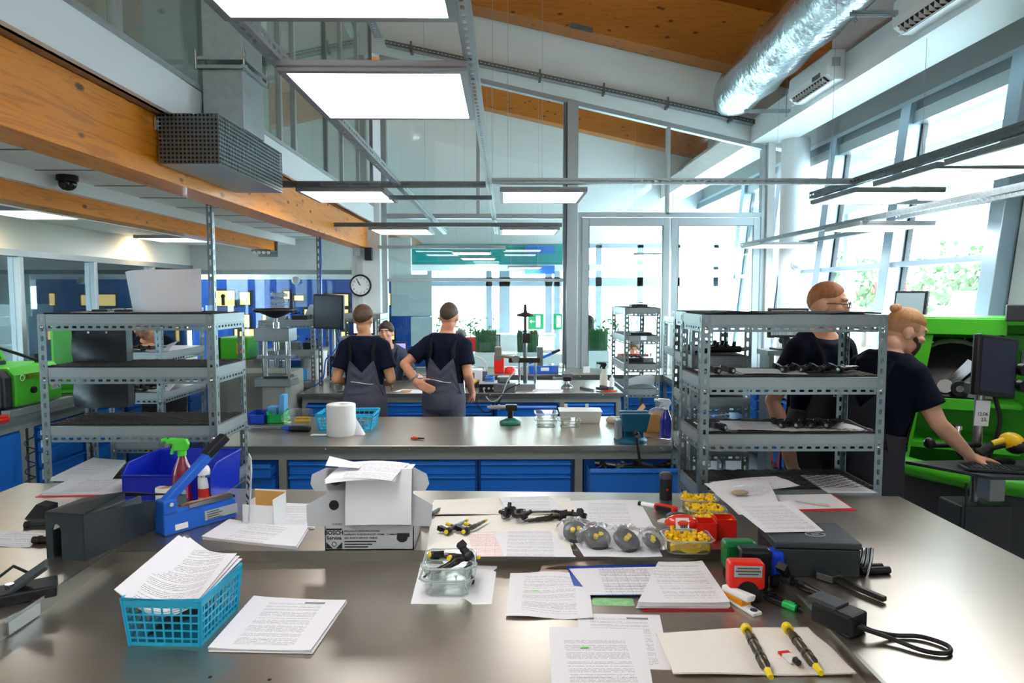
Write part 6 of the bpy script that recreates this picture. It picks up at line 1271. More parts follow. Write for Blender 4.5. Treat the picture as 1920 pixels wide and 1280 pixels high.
# --- injectors ---
def injector(label,loc,rot,kind='dark',s=1.0,group='fuel injectors',cat='injector'):
    key='inj_'+kind
    if key not in _cache:
        b=MB(); b.tube([(-.10,0,0),(-.085,0,0),(-.08,0,0),(-.045,0,0),(-.04,0,0),(.0,0,0),(.005,0,0),(.045,0,0),(.05,0,0),(.075,0,0)],[.0035,.0045,.0085,.0085,.011,.0115,.0135,.0135,.0105,.0105],14)
        b.tube([(.02,0,0),(.035,.028,.004)],[.008,.007],10)
        h=MB(); h.tube([(.072,0,0),(.078,0,0),(.105,0,0),(.11,0,0)],[.013,.0175,.0175,.014],16); h.bx((.088,.022,.012),(.024,.03,.020),(R(20),0,R(15))); h.bx((.088,.045,.022),(.030,.026,.024),(R(20),0,R(15)))
        r_=MB(); r_.tube([(.112,0,0),(.1125,0,0)],[.0085,.0085],14)
        c1=MB(); c1.tube([(-.105,0,0),(-.09,0,0)],[.008,.008],12); c2=MB(); c2.tube([(.108,0,0),(.118,0,0)],[.0115,.011],14); c3=MB(); c3.tube([(.033,.026,.004),(.046,.048,.007)],[.0095,.0095],12)
        _cache[key]=[('body',b.mesh('body'),{'dark':GUNM,'yellow':mat('inj_bronze','#6d6558',.35,.8,var=.3,vscale=40),'black':BLACK}[kind]),('connector',h.mesh('connector'),BLACK),('port_ring',r_.mesh('port_ring'),CHROME)]
        if kind=='yellow': _cache[key]=_cache[key][:2]+[('cap',c1.mesh('cap'),YEL),('cap',c2.mesh('cap'),YEL),('cap',c3.mesh('cap'),YEL)]
    t=thing('fuel_injector',label,cat,loc,0,group); t.rotation_euler=rot; t.scale=(s,s,s)
    for nm,me,m in _cache[key]: link(nm,me,m,t)
    return t
injector('dark injector lying across the upper glass dish',(D0[0]-.005,D0[1]+.0,TR+.075),(R(20),R(-14),R(28)),'dark',.85,'injectors in the glass dishes'); injector('yellow capped injector standing out of the upper glass dish',(D0[0]+.02,D0[1]+.05,TR+.088),(0,R(-10),R(200)),'yellow',.8,'injectors in the glass dishes'); injector('dark injector in the bottom of the lower glass dish',(D0[0],D0[1],TR+.02),(R(40),0,R(12)),'dark',.75,'injectors in the glass dishes')
# long injectors on the cloth
def longinj(label,pa,pb,z):
    a=onz(*pa,z+.014); b=onz(*pb,z+.014); v=b-a; L=v.length; t=thing('long_injector',label,'injector',a,math.atan2(v.y,v.x),'long yellow capped injectors')
    part('body',MB().tube([(.02,0,0),(.05,0,0),(.052,0,0),(.10*L/.2,0,0),(.102*L/.2,0,0),(.12*L/.2,0,0),(.122*L/.2,0,0),(.155*L/.2,0,0),(.157*L/.2,0,0),(L-.03,0,0)],[.008,.009,.0125,.0125,.009,.009,.0135,.0135,.009,.0065],14),mat('inj_bronze','#6d6558',.35,.8),t)
    part('band',MB().tube([(.075,0,0),(.082,0,0)],.0138,14).tube([(L*.62,0,0),(L*.66,0,0)],.0142,14),GUNM,t); part('cap',MB().tube([(0,0,0),(.022,0,0)],[.014,.014],14),YEL,t); part('cap',MB().tube([(L-.032,0,0),(L,0,0)],[.0095,.007],12),YEL,t); return t
quad('folded white towel under two long injectors at the front right',[(1262,1268),(1605,1268),(1515,1180),(1230,1192)],TR,TOWEL,name='paper_towel',cat='paper towel',wav=.004,n=16,lift=.006,t=.004)
longinj('left long injector with yellow caps on the folded towel',(1398,1176),(1446,1270),TR+.012); longinj('right long injector with yellow caps on the folded towel',(1474,1174),(1540,1262),TR+.012)
p=onz(1482,1236,TR+.012); t=thing('glue_tube','small red and white glue tube lying between the long injectors','tube',p,R(-80)); part('tube',MB().hexa([(-.03,-.014,0),(.02,-.012,0),(.02,.012,0),(-.03,.014,0)],[(-.03,-.014,.003),(.02,-.008,.02),(.02,.008,.02),(-.03,.014,.003)]),PLASTW,t,bev=.003); part('red_end',MB().box(-.034,-.018,-.0145,.0145,0,.006),RED,t); part('cap',MB().cyl((.02,0,.01),(.036,0,.01),.008),BLACK,t)
# --- stamps ---
def stamp(label,px,py,rz,m,w=.10,d=.055,h=.115,plate=True,z=TR):
    p=onz(px,py,z); t=thing('rubber_stamp',label,'rubber stamp',p,rz,'self inking stamps'); part('base',MB().box(-w*.42,w*.42,-d*.42,d*.42,0,h*.42),BLACK,t,bev=.008); part('cover',MB().box(-w/2,w/2,-d/2,d/2,h*.30,h),m,t,bev=.014,seg=3)
    part('arch',MB().lathe([(w*.3,-d/2-.0015),(w*.3,-d/2+.004)],24,M=Matrix.Rotation(PI/2,4,'X')@Matrix.Scale(-1,4,(0,0,1)),c=(0,0,h*.28)),BLACK,t)
    if plate:
        q=part('label_plate',MB().box(-w*.38,w*.38,-d/2-.002,-d/2,h*.66,h*.94),mat('sticker_grey'),t)
        for k_,w2 in enumerate((.30,.34,.28)): part('label_line',MB().box(-w*w2,w*w2,-d/2-.003,-d/2-.002,h*(.87-.075*k_),h*(.895-.075*k_)),DGREY,t)
    return t
stamp('red self inking stamp with a grey label plate',1396,1122,R(-3),RED,.112,.06,.125); 
stamp('dark green self inking stamp behind the red one',1384,1085,R(-2),mat('stamp_green','#0b6a35',.3),.11,.06,.135,False); stamp('black self inking stamp directly behind the red one',1412,1100,R(-3),mat('stamp_black','#12161a',.3),.105,.055,.135,False); stamp('bright blue self inking stamp beside the dark document box',1452,1096,R(-5),mat('stamp_blue','#0d3fd0',.3),.05,.06,.12,False)
# dark document box on the right wing
p=onz(1505,1082,BT); t=thing('document_box','dark grey lidded box with an oval emblem on the right wing','box',(p.x+.055,p.y+.10,BT),R(-4)); part('body',MB().box(-.135,.135,-.10,.10,0,.092),mat('box_slate','#22282c',.5),t,bev=.004); part('lid',MB().box(-.138,.138,-.103,.103,.095,.115),mat('box_slate2','#343b40',.5),t,bev=.004)
part('emblem',MB().tube([(.02+.032*math.cos(a),-.02+.02*math.sin(a),.1155) for a in [i*PI/12 for i in range(24)]],.0018,5,closed=True),mat('sticker_grey'),t); text('SIS',.022,mat('sticker_grey'),t,(.02,-.02,.1155)); part('red_sticker',MB().box(-.06,-.02,.07,.09,.1148,.1156),RED,t)
t=thing('chrome_parts','row of chrome spring clips at the right side of the dark box','parts',(p.x+.215,p.y+.08,BT))
for k in range(6): part('clip',MB().tube([(0,-.07+.025*k,0),(.012,-.07+.025*k,.05),(.02,-.06+.025*k,.09-.01*k)],.006,6),CHROME,t)
solo('black_tube_pair',MB().cyl((-.05,0,.012),(.05,.01,.012),.012).cyl((-.05,.03,.012),(.04,.035,.012),.012),BLACK,'pair of short black tubes right of the dark box','tube',(p.x+.25,p.y+.02,BT))
# stapler, pens
p=onz(1412,1150,TR); t=thing('stapler','white and orange stapler in front of the red stamp','stapler',p,R(112)); part('base',MB().prism([(-.02,-.018),(.12,-.016),(.125,.016),(-.02,.018)],0,.012),PLASTW,t,bev=.004); part('top_arm',MB().hexa([(.01,-.016,.03),(.13,-.014,.02),(.13,.014,.02),(.01,.016,.03)],[(.0,-.014,.055),(.13,-.012,.04),(.13,.012,.04),(.0,.014,.055)]),PLASTW,t,bev=.006); part('orange_side',MB().hexa([(.03,-.018,.012),(.13,-.017,.012),(.13,.017,.012),(.03,.018,.012)],[(.03,-.016,.03),(.13,-.015,.022),(.13,.015,.022),(.03,.016,.03)]),mat('stapler_orange','#e5941a',.35),t); part('emblem',MB().cyl((-.003,0,.012),(-.003,0,.0132),.011,n=18),mat('navy_dot','#27305c',.4),t)
def pen(label,pa,pb,z,m,r_=.006,cap=None,nm='pen'):
    a=onz(*pa,z+r_); b=onz(*pb,z+r_); v=b-a; L=v.length; t=thing(nm,label,'pen',a,math.atan2(v.y,v.x),'pens on the bench'); part('barrel',MB().tube([(0,0,0),(L*.7,0,0),(L*.92,0,0),(L,0,0)],[r_,r_,r_*.8,r_*.3],10),m,t); part('cap',MB().tube([(-.002,0,0),(L*.38,0,0)],[r_*1.15,r_*1.15],10),cap or BLACK,t); part('clip',MB().box(.004,L*.34,-.002,.002,r_*1.1,r_*1.5),cap or BLACK,t); return t
pen('green and black highlighter in front of the stamps',(1492,1140),(1432,1118),TR,BLACK,.010,mat('hl_cap','#1fc060',.35),'highlighter'); pen('black marker pen beside the green highlighter',(1512,1148),(1440,1112),TR,BLACK,.007); pen('blue ballpoint pen with a yellow tip near the tray corner',(1530,1162),(1482,1114),TR,mat('pen_blue','#2b52a8',.3),.006,mat('pen_yellow','#d9a61c',.4)); pen('short black pen behind the highlighter',(1455,1112),(1428,1108),TR,BLACK,.005)
# right wing: injector, wrench, power adapter
injector('steel injector lying in front of the dark box on the right wing',onz(1522,1105,BT+.015),(R(30),0,R(118)),'dark',1.0,'single injectors on the front bench')
p=onz(1580,1098,BT); t=thing('pipe_wrench','dark adjustable wrench beside the power adapter','wrench',p,R(118)); part('handle',MB().beam((-.14,0,.012),(.03,0,.014),.022,.016),GUNM,t,bev=.004); part('head',MB().prism([(.02,-.025),(.07,-.035),(.09,-.01),(.06,0),(.09,.015),(.07,.035),(.02,.022)],.004,.026),mat('wrench_grey','#5d6268',.35,.8),t,bev=.003)
p=onz(1598,1186,BT); t=thing('power_adapter','black power adapter with cable on the right wing edge','power adapter',p,R(122)); part('case',MB().box(-.02,.10,-.04,.04,0,.06),BLACK,t,bev=.008); part('top_case',MB().box(.03,.12,-.035,.035,.045,.068),DGREY,t,bev=.006)
part('cable',MB().cable([(-.02,0,.03),(-.05,-.02,.02),(-.08,-.07,.008),(-.12,-.12,.008),(-.18,-.13,.008),(-.20,-.09,.008),(-.16,-.05,.008),(-.08,-.03,.014),(-.02,.015,.03)],.006),BLACK,t)
# --- back strip: towels, papers, injectors ---
quad('white paper towel strip at the far edge of the front bench',[(800,968),(1085,964),(1068,936),(815,940)],BT,TOWEL,name='paper_towel',cat='paper towel',wav=.006,lift=.006,t=.003,n=14); quad('large white paper towel under the yellow capped injectors',[(800,1040),(1075,1043),(1052,968),(808,970)],BT,TOWEL,name='paper_towel',cat='paper towel',wav=.003,lift=.003,t=.003,n=14)
quad('printed sheet lying on the far towel strip',[(950,958),(1062,957),(1030,930),(936,932)],BT+.016,PT[1]); quad('printed sheet in a sleeve left of the red cutter',[(1085,990),(1227,993),(1197,940),(1060,942)],BT,PT[2],wav=.002,lift=.008); quad('typed sheet at the front edge of the back strip',[(945,1043),(1080,1044),(1030,995),(925,997)],BT+.010,PT[0]); quad('pale pink printed sheet left of the typed sheet',[(886,1043),(952,1043),(930,996),(878,998)],BT+.008,papermat('print_pink','table',6.,base='#f3e2dd',ink='#b98a86')); quad('sleeved sheet under the plastic bags',[(1095,1046),(1242,1046),(1215,985),(1058,992)],BT,PT[3],wav=.002,lift=.005)
for k,(px,py,rz,kd,l) in enumerate(((858,985,R(62),'yellow','left yellow capped injector on the large towel'),(892,985,R(58),'yellow','right yellow capped injector on the large towel'),(812,962,R(72),'dark','dark injector beside the cardboard box lid'))):
    p=onz(px,py,BT+.022); injector(l,p,(R(150),0,rz+PI),kd,.72,'injectors on the white towel')
p=onz(972,972,BT+.012); t=thing('injector_bundle','cluster of dark solenoid valves with wires on the large towel','parts',p)
r_=random.Random(5)
for k in range(7):
    a=k*.9; part('solenoid',MB().tube([(0,0,0),(0,0,.022),(0,0,.024),(0,0,.05)],[.014,.014,.009,.008],12),GUNM if k%2 else BLACK,t,loc=(.035*math.cos(a)-.01,.03*math.sin(a),.012+.008*(k%3)),rot=(r_.uniform(.4,1.6),0,r_.uniform(0,6)))
part('wire',MB().tube([(.05*math.cos(a)-.02,.04*math.sin(a),.02+.015*math.sin(a*3)) for a in [i*PI/8 for i in range(16)]],.002,5,closed=True),BLACK,t)
injector('dark injector right of the solenoid cluster',onz(1020,972,BT+.018),(R(120),0,R(20)),'dark',.85,'injectors on the white towel'); injector('dark injector half under the plastic bags',onz(1065,962,BT+.018),(R(110),0,R(-30)),'dark',.75,'injectors on the white towel')
BAGM=glassmat('clear_bag',(.95,.95,.96),1.0,.12,1.35,milk=.10)
for k,(px,py,r0,l) in enumerate(((1078,1010,.045,'leftmost'),(1118,1022,.05,'second'),(1172,1026,.05,'third'),(1218,1030,.035,'rightmost'))):
    p=onz(px,py,BT+.006); t=thing('bagged_disc',l+' clear plastic bag with a dark disc and yellow caps','bag',p,R(k*20),'bagged discs'); part('disc',MB().lathe([(r0*.55,0),(r0,.004),(r0,.02),(r0*.8,.026),(r0*.75,.02),(0,.018)],24),DGREY,t,rot=(R(35),0,0),loc=(0,0,.02)); 
    for q in range(2): part('cap',MB().cyl((-.01+.025*q,-.012+.01*q,.035),(-.01+.025*q,-.018+.01*q,.045),.009),YEL,t)
    bb=MB().ball((0,0,.035),1,20,12,(r0*1.55,r0*1.25,.042)); rr_=random.Random(k); bb.v=[(x*(1+rr_.uniform(-.10,.10)),y*(1+rr_.uniform(-.10,.10)),max(0,z*(1+rr_.uniform(-.15,.15)))) for x,y,z in bb.v]; part('bag',bb,BAGM,t)
# --- yellow caps in glass trays ---
capm=MB().lathe([(.006,0),(.007,.001),(.007,.013),(.0055,.013),(.0055,.002)],10).mesh('cap')
def captray(label,loc,rz,w,d,h,n,m=YELK,seed=1):
    dish(label+', filled with yellow caps',loc,rz,w,d,h,'glass trays with caps',.9); r_=random.Random(seed)
    t=thing('cap_heap','heap of small yellow plastic caps in the '+label,'caps',(loc[0],loc[1],loc[2]+.006),rz); t['kind']='stuff'
    mm=MB(); mm.sheet(12,10,lambda u,v:((u-.5)*w*.84,(v-.5)*d*.84,h*.45+.008*math.sin(u*9+v*5)),h*.42)
    base=MB().lathe([(.0075,0),(.008,.001),(.008,.014),(.006,.014),(.006,.003),(0,.003)],9)
    for k in range(n):
        M=Matrix.Translation((r_.uniform(-.40,.40)*w,r_.uniform(-.40,.40)*d,h*r_.uniform(.42,.95)))@Matrix.Rotation(r_.uniform(0,6.3),4,'Z')@Matrix.Rotation(r_.uniform(0,2.6),4,'X'); mm.add([M@Vector(v) for v in base.v],base.f,False)
    o=part('caps',mm,m,t); o['kind']='stuff'
for k,(px,py,w_,d_,l) in enumerate(((1308,945,.15,.10,'far glass tray'),(1322,965,.15,.10,'middle glass tray'),(1338,985,.15,.09,'near glass tray behind the red caps'))):
    p=onz(px,py,BT+.02); captray(l,(p.x+.004,p.y,BT),R(-6),w_,d_,.05,110,seed=k+2)
p=onz(1296,1040,BT); captray('front glass tray at the tray rim',(p.x,p.y+.06,BT),R(-2),.165,.13,.05,60,seed=9)
p=onz(1280,1012,BT); t=thing('red_cap_bag','clear bag of red caps with a barcode sticker in the front glass tray','bag',(p.x+.0,p.y+.02,BT+.03),R(-2)); part('bag',MB().ball((0,0,.03),1,18,10,(.065,.03,.032)),mat('red_bag','#e23a2c',.2,coat=.6),t); part('sticker',MB().box(-.028,.022,-.034,-.033,.0,.05),PLASTW,t,rot=(R(-12),0,0))
for k in range(9): part('bar',MB().box(-.012+.003*k,-.0105+.003*k+(k%3)*.0006,-.0348,-.034,.012,.036),BLACK,t,rot=(R(-12),0,0))
for k,(px,py) in enumerate(((1322,1012),(1358,1005))):
    p=onz(px,py,BT); t=thing('red_cup',('left','right')[k]+' open red square cup behind the front glass tray','cup',(p.x,p.y,BT),R(-4),'red square cups'); w_=.036
    part('walls',MB().box(-w_,w_,-w_,-w_+.003,0,.075).box(-w_,w_,w_-.003,w_,0,.075).box(-w_,-w_+.003,-w_,w_,0,.075).box(w_-.003,w_,-w_,w_,0,.075).box(-w_,w_,-w_,w_,0,.003),RED,t)
# canister, cutter
p=onz(1248,935,BT); t=thing('black_canister','tall black canister with a red dot at the far edge of the bench','canister',p); part('body',MB().cyl((0,0,0),(0,0,.095),.028,n=24),BLACK,t); part('lid',MB().lathe([(.029,.095),(.029,.115),(.02,.122),(0,.122)],24),DGREY,t); part('red_dot',MB().cyl((.0,-.0275,.05),(.0,-.0295,.05),.005),RED,t)
p=onz(1240,958,BT); t=thing('box_cutter','red and black cutter with a white end beside the plastic bags','cutter',p,R(-35)); part('handle',MB().prism([(-.03,-.014),(.06,-.017),(.075,0),(.06,.017),(-.03,.014)],.004,.03),RED,t,bev=.006); part('grip',MB().prism([(-.02,-.018),(.05,-.020),(.05,-.012),(-.02,-.010)],.002,.028),BLACK,t,bev=.004); part('tip',MB().cyl((-.09,0,.016),(-.03,0,.016),.011),PLASTW,t); part('end',MB().cyl((-.105,0,.016),(-.09,0,.016),.009),BLACK,t)
p=onz(1262,978,BT); t=thing('black_scoop','black plastic dispenser lid between the cutter and the caps','tool',p,R(-20)); part('hood',MB().ball((.02,0,.02),1,18,10,(.05,.035,.022)),DGREY,t); part('blade',MB().prism([(-.06,-.02),(-.01,-.03),(.0,.01),(-.04,.02)],.0,.006),PLASTW,t)
# papers right back
quad('punched clear sleeve fanned over the yellow caps',[(1385,965),(1468,958),(1440,900),(1320,906)],BT+.055,papermat('print_blank'),wav=.004,n=12,lift=.0); quad('printed sheet fanned over the dark box',[(1434,998),(1545,996),(1478,938),(1374,950)],BT+.118,PT[0],n=12)
quad('loose white sheet with grey print at the foot of the right rack',[(1378,925),(1500,912),(1455,893),(1330,905)],BT+.03,PT[1],wav=.003,lift=.004)
quad('bright red folder under a white sheet near the rack',[(1490,958),(1606,957),(1560,927),(1455,929)],BT,mat('folder_bright','#d8262a',.4),name='folder',cat='folder',t=.003); quad('white sheet on the bright red folder',[(1476,955),(1597,952),(1557,926),(1452,928)],BT+.004,papermat('print_blank')); pen('pale ballpoint pen on the sheet of the red folder',(1555,948),(1490,938),BT+.006,mat('pen_pale','#cfc8c0',.3),.004,mat('pen_pale'))
p=onz(1405,928,BT+.05); t=thing('sample_bag','clear bag with a little sand lying on the papers','bag',(p.x,p.y,BT+.058),R(10)); part('bag',MB().ball((0,0,.014),1,18,10,(.10,.05,.018)),BAGM,t); part('sand',MB().ball((-.05,-.01,.010),1,14,8,(.04,.025,.01)),mat('sand','#a98b66',.9),t)
quad('table sheet lying on the bench level shelf of the right rack',[(1553,924),(1645,924),(1575,890),(1500,891)],.893,PTB)
# --- left part of the back strip ---
# BOSCH Service carton
CARD=mat('carton_grey','#b4b6b9',.6); INK=mat('carton_ink','#1a1a1e',.6)
p=onz(688,1040,BT); t=thing('service_carton','grey printed cardboard carton with its lid standing open','carton',(p.x,YB+.012,BT),R(0)); w_=.32; h_=.088
part('body',MB().box(-w_/2,w_/2,0,.004,0,h_).box(-w_/2,w_/2,.196,.20,0,h_).box(-w_/2,-w_/2+.004,0,.2,0,h_).box(w_/2-.004,w_/2,0,.2,0,h_).box(-w_/2,w_/2,0,.2,0,.004),CARD,t)
ld=part('lid',MB().box(-w_/2+.004,w_/2-.004,0,.003,0,.205),CARD,t,loc=(0,0,h_),rot=(R(-9),0,0))
M90=Matrix.Rotation(PI/2,4,'X')
for s_ in (-1,1): part('side_flap',MB().prism([(s_*(w_/2-.004),.0),(s_*(w_/2+.062),.0),(s_*(w_/2+.068),.075),(s_*(w_/2-.004),.115)][::s_],-.003,0,M90),CARD,ld)
part('tuck_flap',MB().prism([(-w_/2-.04,.125),(w_/2+.04,.125),(w_/2+.055,.15),(w_/2+.045,.185),(w_/2+.0,.208),(-w_/2,.208),(-w_/2-.05,.185),(-w_/2-.055,.15)],-.003,0,M90),CARD,ld)
part('logo_bar',MB().box(-.155,-.098,-.001,0,.074,.080),INK,t); text('BOSCH',.0205,INK,t,(-.1265,-.001,.064),(PI/2,0,0),bold=.0006); text('Service',.0180,INK,t,(-.1265,-.001,.045),(PI/2,0,0),bold=.0003)
part('logo_corner',MB().prism([(-.155,.006),(-.132,.006),(-.155,.030)],0,.001,M90),INK,t); part('logo_corner',MB().prism([(-.098,.006),(-.098,.030),(-.121,.006)],0,.001,M90),INK,t); part('logo_ring',MB().tube([(-.1265+.008*math.cos(a_),-.0008,.022+.008*math.sin(a_)) for a_ in [i*PI/8 for i in range(16)]],.0011,5,closed=True),INK,t)
for k,s_ in enumerate(('SPECJALISTYCZNA PRACOWNIA','NAPRAWY WTRYSKIWACZY I POMP - COMMON RAIL','ABO BOSCH SERVICE - PABLIN')): text(s_,.0088,INK,t,(-.090,-.001,.070-.0125*k),(PI/2,0,0),align='LEFT',ext=.0002,bold=.0001)
for k in range(3): part('print_line',MB().box(-.09,.025-.015*k,-.001,0,.030-.010*k,.034-.010*k),INK,t)
part('print_engine',MB().ball((.118,-.0005,.045),1,12,8,(.02,.0012,.017)).box(.10,.145,-.001,0,.048,.062),INK,t)
for s_,x in (('DENSO',.115),('SIEMENS',.05),('DELPHI',-.01),('BOSCH',-.075)): text(s_,.011,INK,ld,(-x,-.001,.008),(PI/2,PI,0),ext=.0002)
part('print_engine',MB().ball((-.128,-.0005,.075),1,12,8,(.018,.0012,.018)),INK,ld); part('print_engine',MB().ball((-.125,-.0005,.155),1,12,8,(.02,.0012,.010)),INK,ld); part('print_bar',MB().box(.10,.15,-.001,0,.003,.012),INK,ld)
# papers draped over the lid: one hangs down in front, leaflets on top
tp=thing('draped_paper','white sheet hanging over the open carton lid with leaflets on top','paper',(p.x+.02,YB+.0,BT+h_))
part('hanging_sheet',MB().sheet(8,10,lambda u,v:(-.10+.235*u,-.012+.032*v*v+.004*math.sin(u*3),.012+.195*v),0).sheet(8,6,lambda u,v:(-.10+.235*u,.022+.10*v,.207-.008*v),0),papermat('print_blank'),tp)
for k in range(3): part('leaflet',MB().sheet(10,8,lambda u,v:(-.16+.24*u+.03*v,-.055+.15*v,.178+.045*v-.02*v*v+.003*k+.01*math.sin(u*3)),.0006),papermat('print_leaf','text',4.,.24,.16) if k==2 else PAPER,tp,rot=(0,0,R(-4*k+4)))
part('leaflet_corner',MB().sheet(6,6,lambda u,v:(-.17+.12*u,.0+.06*v,.225+.02*(1-u)*v-.01*u),.0006),PAPER,tp)
# small white box with a tall printed flap
p=onz(492,985,BT); t=thing('open_carton','small white carton with a tall printed flap standing open','carton',(p.x-.0,p.y+.03,BT),R(-10)); 
part('body',MB().box(-.075,.06,-.04,-.037,0,.085).box(-.075,.06,.06,.063,0,.12).box(.057,.06,-.04,.063,0,.11).box(-.075,-.072,-.04,.063,0,.085).box(-.075,.06,-.04,.063,0,.003),PLASTW,t); part('inside',MB().box(-.072,.057,.056,.06,.003,.115).box(.053,.057,-.037,.06,.003,.10),mat('kraft_in','#d9a45a',.7),t)
fl=part('flap',MB().prism([(-.045,0),(.06,0),(.06,.20),(.035,.25),(-.02,.26),(-.045,.21)],-.003,0,Matrix.Rotation(PI/2,4,'X')),mat('flap_grey','#cfd1d4',.6),t,loc=(-.075,-.01,.02),rot=(R(-4),0,R(-50)))
for k in range(7): part('flap_print',MB().box(-.03+.01*(k%2),.035,-.001,-.0,.03+.026*k,.042+.026*k) if k%3 else MB().ball((.01,-.0005,.05+.026*k),1,8,6,(.012,.001,.012)),INK,fl)
stackp('typed papers lying in front of the small white carton',[(378,1012),(556,1031),(577,996),(430,979)],BT,PT[2],4,.003); stackp('loose forms between the two cartons',[(487,992),(588,992),(592,947),(528,945)],BT,PT[3],3,.002)
# heat sealer
SB=mat('sealer_blue','#1f62c8',.35)
a=onz(300,1003,BT); b=onz(437,965,BT); v=b-a; t=thing('impulse_sealer','large blue impulse heat sealer with raised arm on the left wing','heat sealer',a,math.atan2(v.y,v.x)); L=v.length
part('base',MB().hexa([(0,-.04,0),(L,-.035,0),(L,.045,0),(0,.045,0)],[(.0,-.03,.095),(L,-.03,.082),(L,.035,.082),(0,.035,.095)]),SB,t,bev=.008); part('hinge_block',MB().box(-.0,.055,-.035,.035,.08,.135),SB,t,bev=.008); part('arm',MB().beam((.02,0,.12),(L*.78,0,.30),.04,.032),SB,t,bev=.005); part('grip',MB().beam((L*.64,0,.272),(L*.92,0,.338),.046,.034),BLACK,t,bev=.006)
part('hot_strip',MB().box(.08,L-.02,-.012,.012,.088,.098),mat('brass_strip','#b8824a',.3,.8),t); part('side_plate',MB().box(.10,L-.02,-.036,-.03,.086,.100),STEELM,t); part('rating_label',MB().box(.16,.30,-.041,-.0385,.018,.056),mat('sticker_grey'),t,rot=(R(-4),0,0)); part('white_label',MB().box(.04,.09,-.042,-.040,.012,.034),PLASTW,t,rot=(R(-4),0,0)); part('hinge_bolt',MB().cyl((.028,-.037,.12),(.028,-.043,.12),.008),CHROME,t); part('end_cap',MB().box(L-.02,L,-.02,.02,.08,.09),BLACK,t)
for k in range(4): part('label_line',MB().box(.17,.22+.012*(k%2),-.0428,-.0415,.048-.009*k,.0505-.009*k),DGREY,t,rot=(R(-4),0,0))
# dark metal cover with slot
a=onz(88,1046,BT); b=onz(160,1052,BT); W=(b-a).length; rz=math.atan2((b-a).y,(b-a).x); t=thing('slotted_cover','dark grey sheet metal cover with a slot on the left wing','cover',a,rz)
CM=mat('cover_slate','#31393f',.4,.2); H_=.165
part('front',MB().prism([(0,0),(.028,0),(.028,.10),(.033,.118),(.045,.126),(.057,.118),(.062,.10),(.062,0),(W,0),(W,H_),(0,H_)],-.004,0,M90),CM,t); part('side',MB().hexa([(W-.004,0,0),(W,0,0),(W+.03,.50,0),(W+.026,.50,0)],[(W-.004,0,H_),(W,0,H_),(W+.03,.50,H_*.55),(W+.026,.50,H_*.55)]),CM,t); part('side_peak',MB().hexa([(W-.002,0,H_-.001),(W,0,H_-.001),(W+.012,.18,H_-.001),(W+.01,.18,H_-.001)],[(W-.002,0,H_),(W,0,H_),(W+.012,.18,H_+.03),(W+.01,.18,H_+.03)]),CM,t)
part('top',MB().hexa([(0,0,H_-.004),(W,0,H_-.004),(W+.012,.18,H_+.026),(.01,.16,H_+.0)],[(0,0,H_),(W,0,H_),(W+.012,.18,H_+.03),(.01,.16,H_+.004)]).hexa([(.01,.16,H_),(W+.012,.18,H_+.026),(W+.03,.5,H_*.55-.004),(.05,.48,H_*.55-.004)],[(.01,.16,H_+.004),(W+.012,.18,H_+.03),(W+.03,.5,H_*.55),(.05,.48,H_*.55)]),mat('cover_top','#262a2e',.45,.1),t); part('left_side',MB().box(0,.004,0,.46,0,H_*.55),CM,t)
# blue bin and bottles
p=onz(322,935,BT); t=thing('storage_bin','large royal blue stacking bin on the left wing','bin',(p.x-.0,p.y+.12,BT+.0),R(-2)); WB=.20
MX=Matrix(((0,0,1,0),(1,0,0,0),(0,1,0,0),(0,0,0,1)))
for x in (-WB,WB-.004): part('side',MB().prism([(-.14,0),(.14,0),(.17,.16),(-.10,.16),(-.155,.115),(-.155,.04)],x,x+.004,MX),BLUEPL,t,bev=.001)
part('front_wall',MB().hexa([(-WB,-.14,0),(WB,-.14,0),(WB,-.136,0),(-WB,-.136,0)],[(-WB,-.157,.115),(WB,-.157,.115),(WB,-.153,.115),(-WB,-.153,.115)]),BLUEPL,t); part('back_wall',MB().hexa([(-WB,.136,0),(WB,.136,0),(WB,.14,0),(-WB,.14,0)],[(-WB,.166,.16),(WB,.166,.16),(WB,.17,.16),(-WB,.17,.16)]),BLUEPL,t); part('floor',MB().box(-WB,WB,-.14,.14,0,.004),BLUEPL,t); part('rim',MB().tube([(-WB,-.157,.115),(-WB,-.10,.16),(-WB,.17,.16),(WB,.17,.16),(WB,-.10,.16),(WB,-.157,.115)],.006,8,closed=True),BLUEPL,t)
p=onz(346,936,BT); t=spray((p.x,p.y-.01,BT),'dark red spray bottle with a bright green trigger head',mat('wine_bottle','#7c1236',.2,coat=.5),mat('lime_head','#55d03a',.4),1.13,R(0)); part('bottle_label',MB().box(.005,.038,-.0415,-.04,.02,.085),mat('label_pink','#d24a86',.4),t); part('label_drop',MB().cyl((.022,-.0415,.045),(.022,-.0425,.045),.010),mat('label_lightblue','#9fd0f0',.4),t)
p=onz(384,938,BT); t=thing('spray_can','white spray can with a red band behind the heat sealer','spray can',p); part('can',MB().lathe([(.026,0),(.027,.004),(.027,.14),(.020,.155),(.012,.158)],24),PLASTW,t); part('red_band',MB().cyl((0,0,.02),(0,0,.06),.0275,n=24),mat('band_red','#d3302a',.4),t); part('nozzle',MB().cyl((0,0,.158),(0,0,.178),.011),PLASTW,t); text('WURTH',.014,BLACK,t,(.0,-.0285,.115),(PI/2,0,0))
p=onz(312,941,BT); t=thing('label_roll','roll of white labels standing in front of the blue bin','label roll',p); part('roll',MB().lathe([(.042,0),(.043,.002),(.043,.066),(.042,.068),(.021,.068),(.021,0)],36,capb=False,capt=False),mat('roll_white','#eae5da',.7),t); part('core',MB().lathe([(.021,.0),(.021,.067),(.018,.067),(.018,.0)],24,capb=False,capt=False),mat('kraft_in'),t)
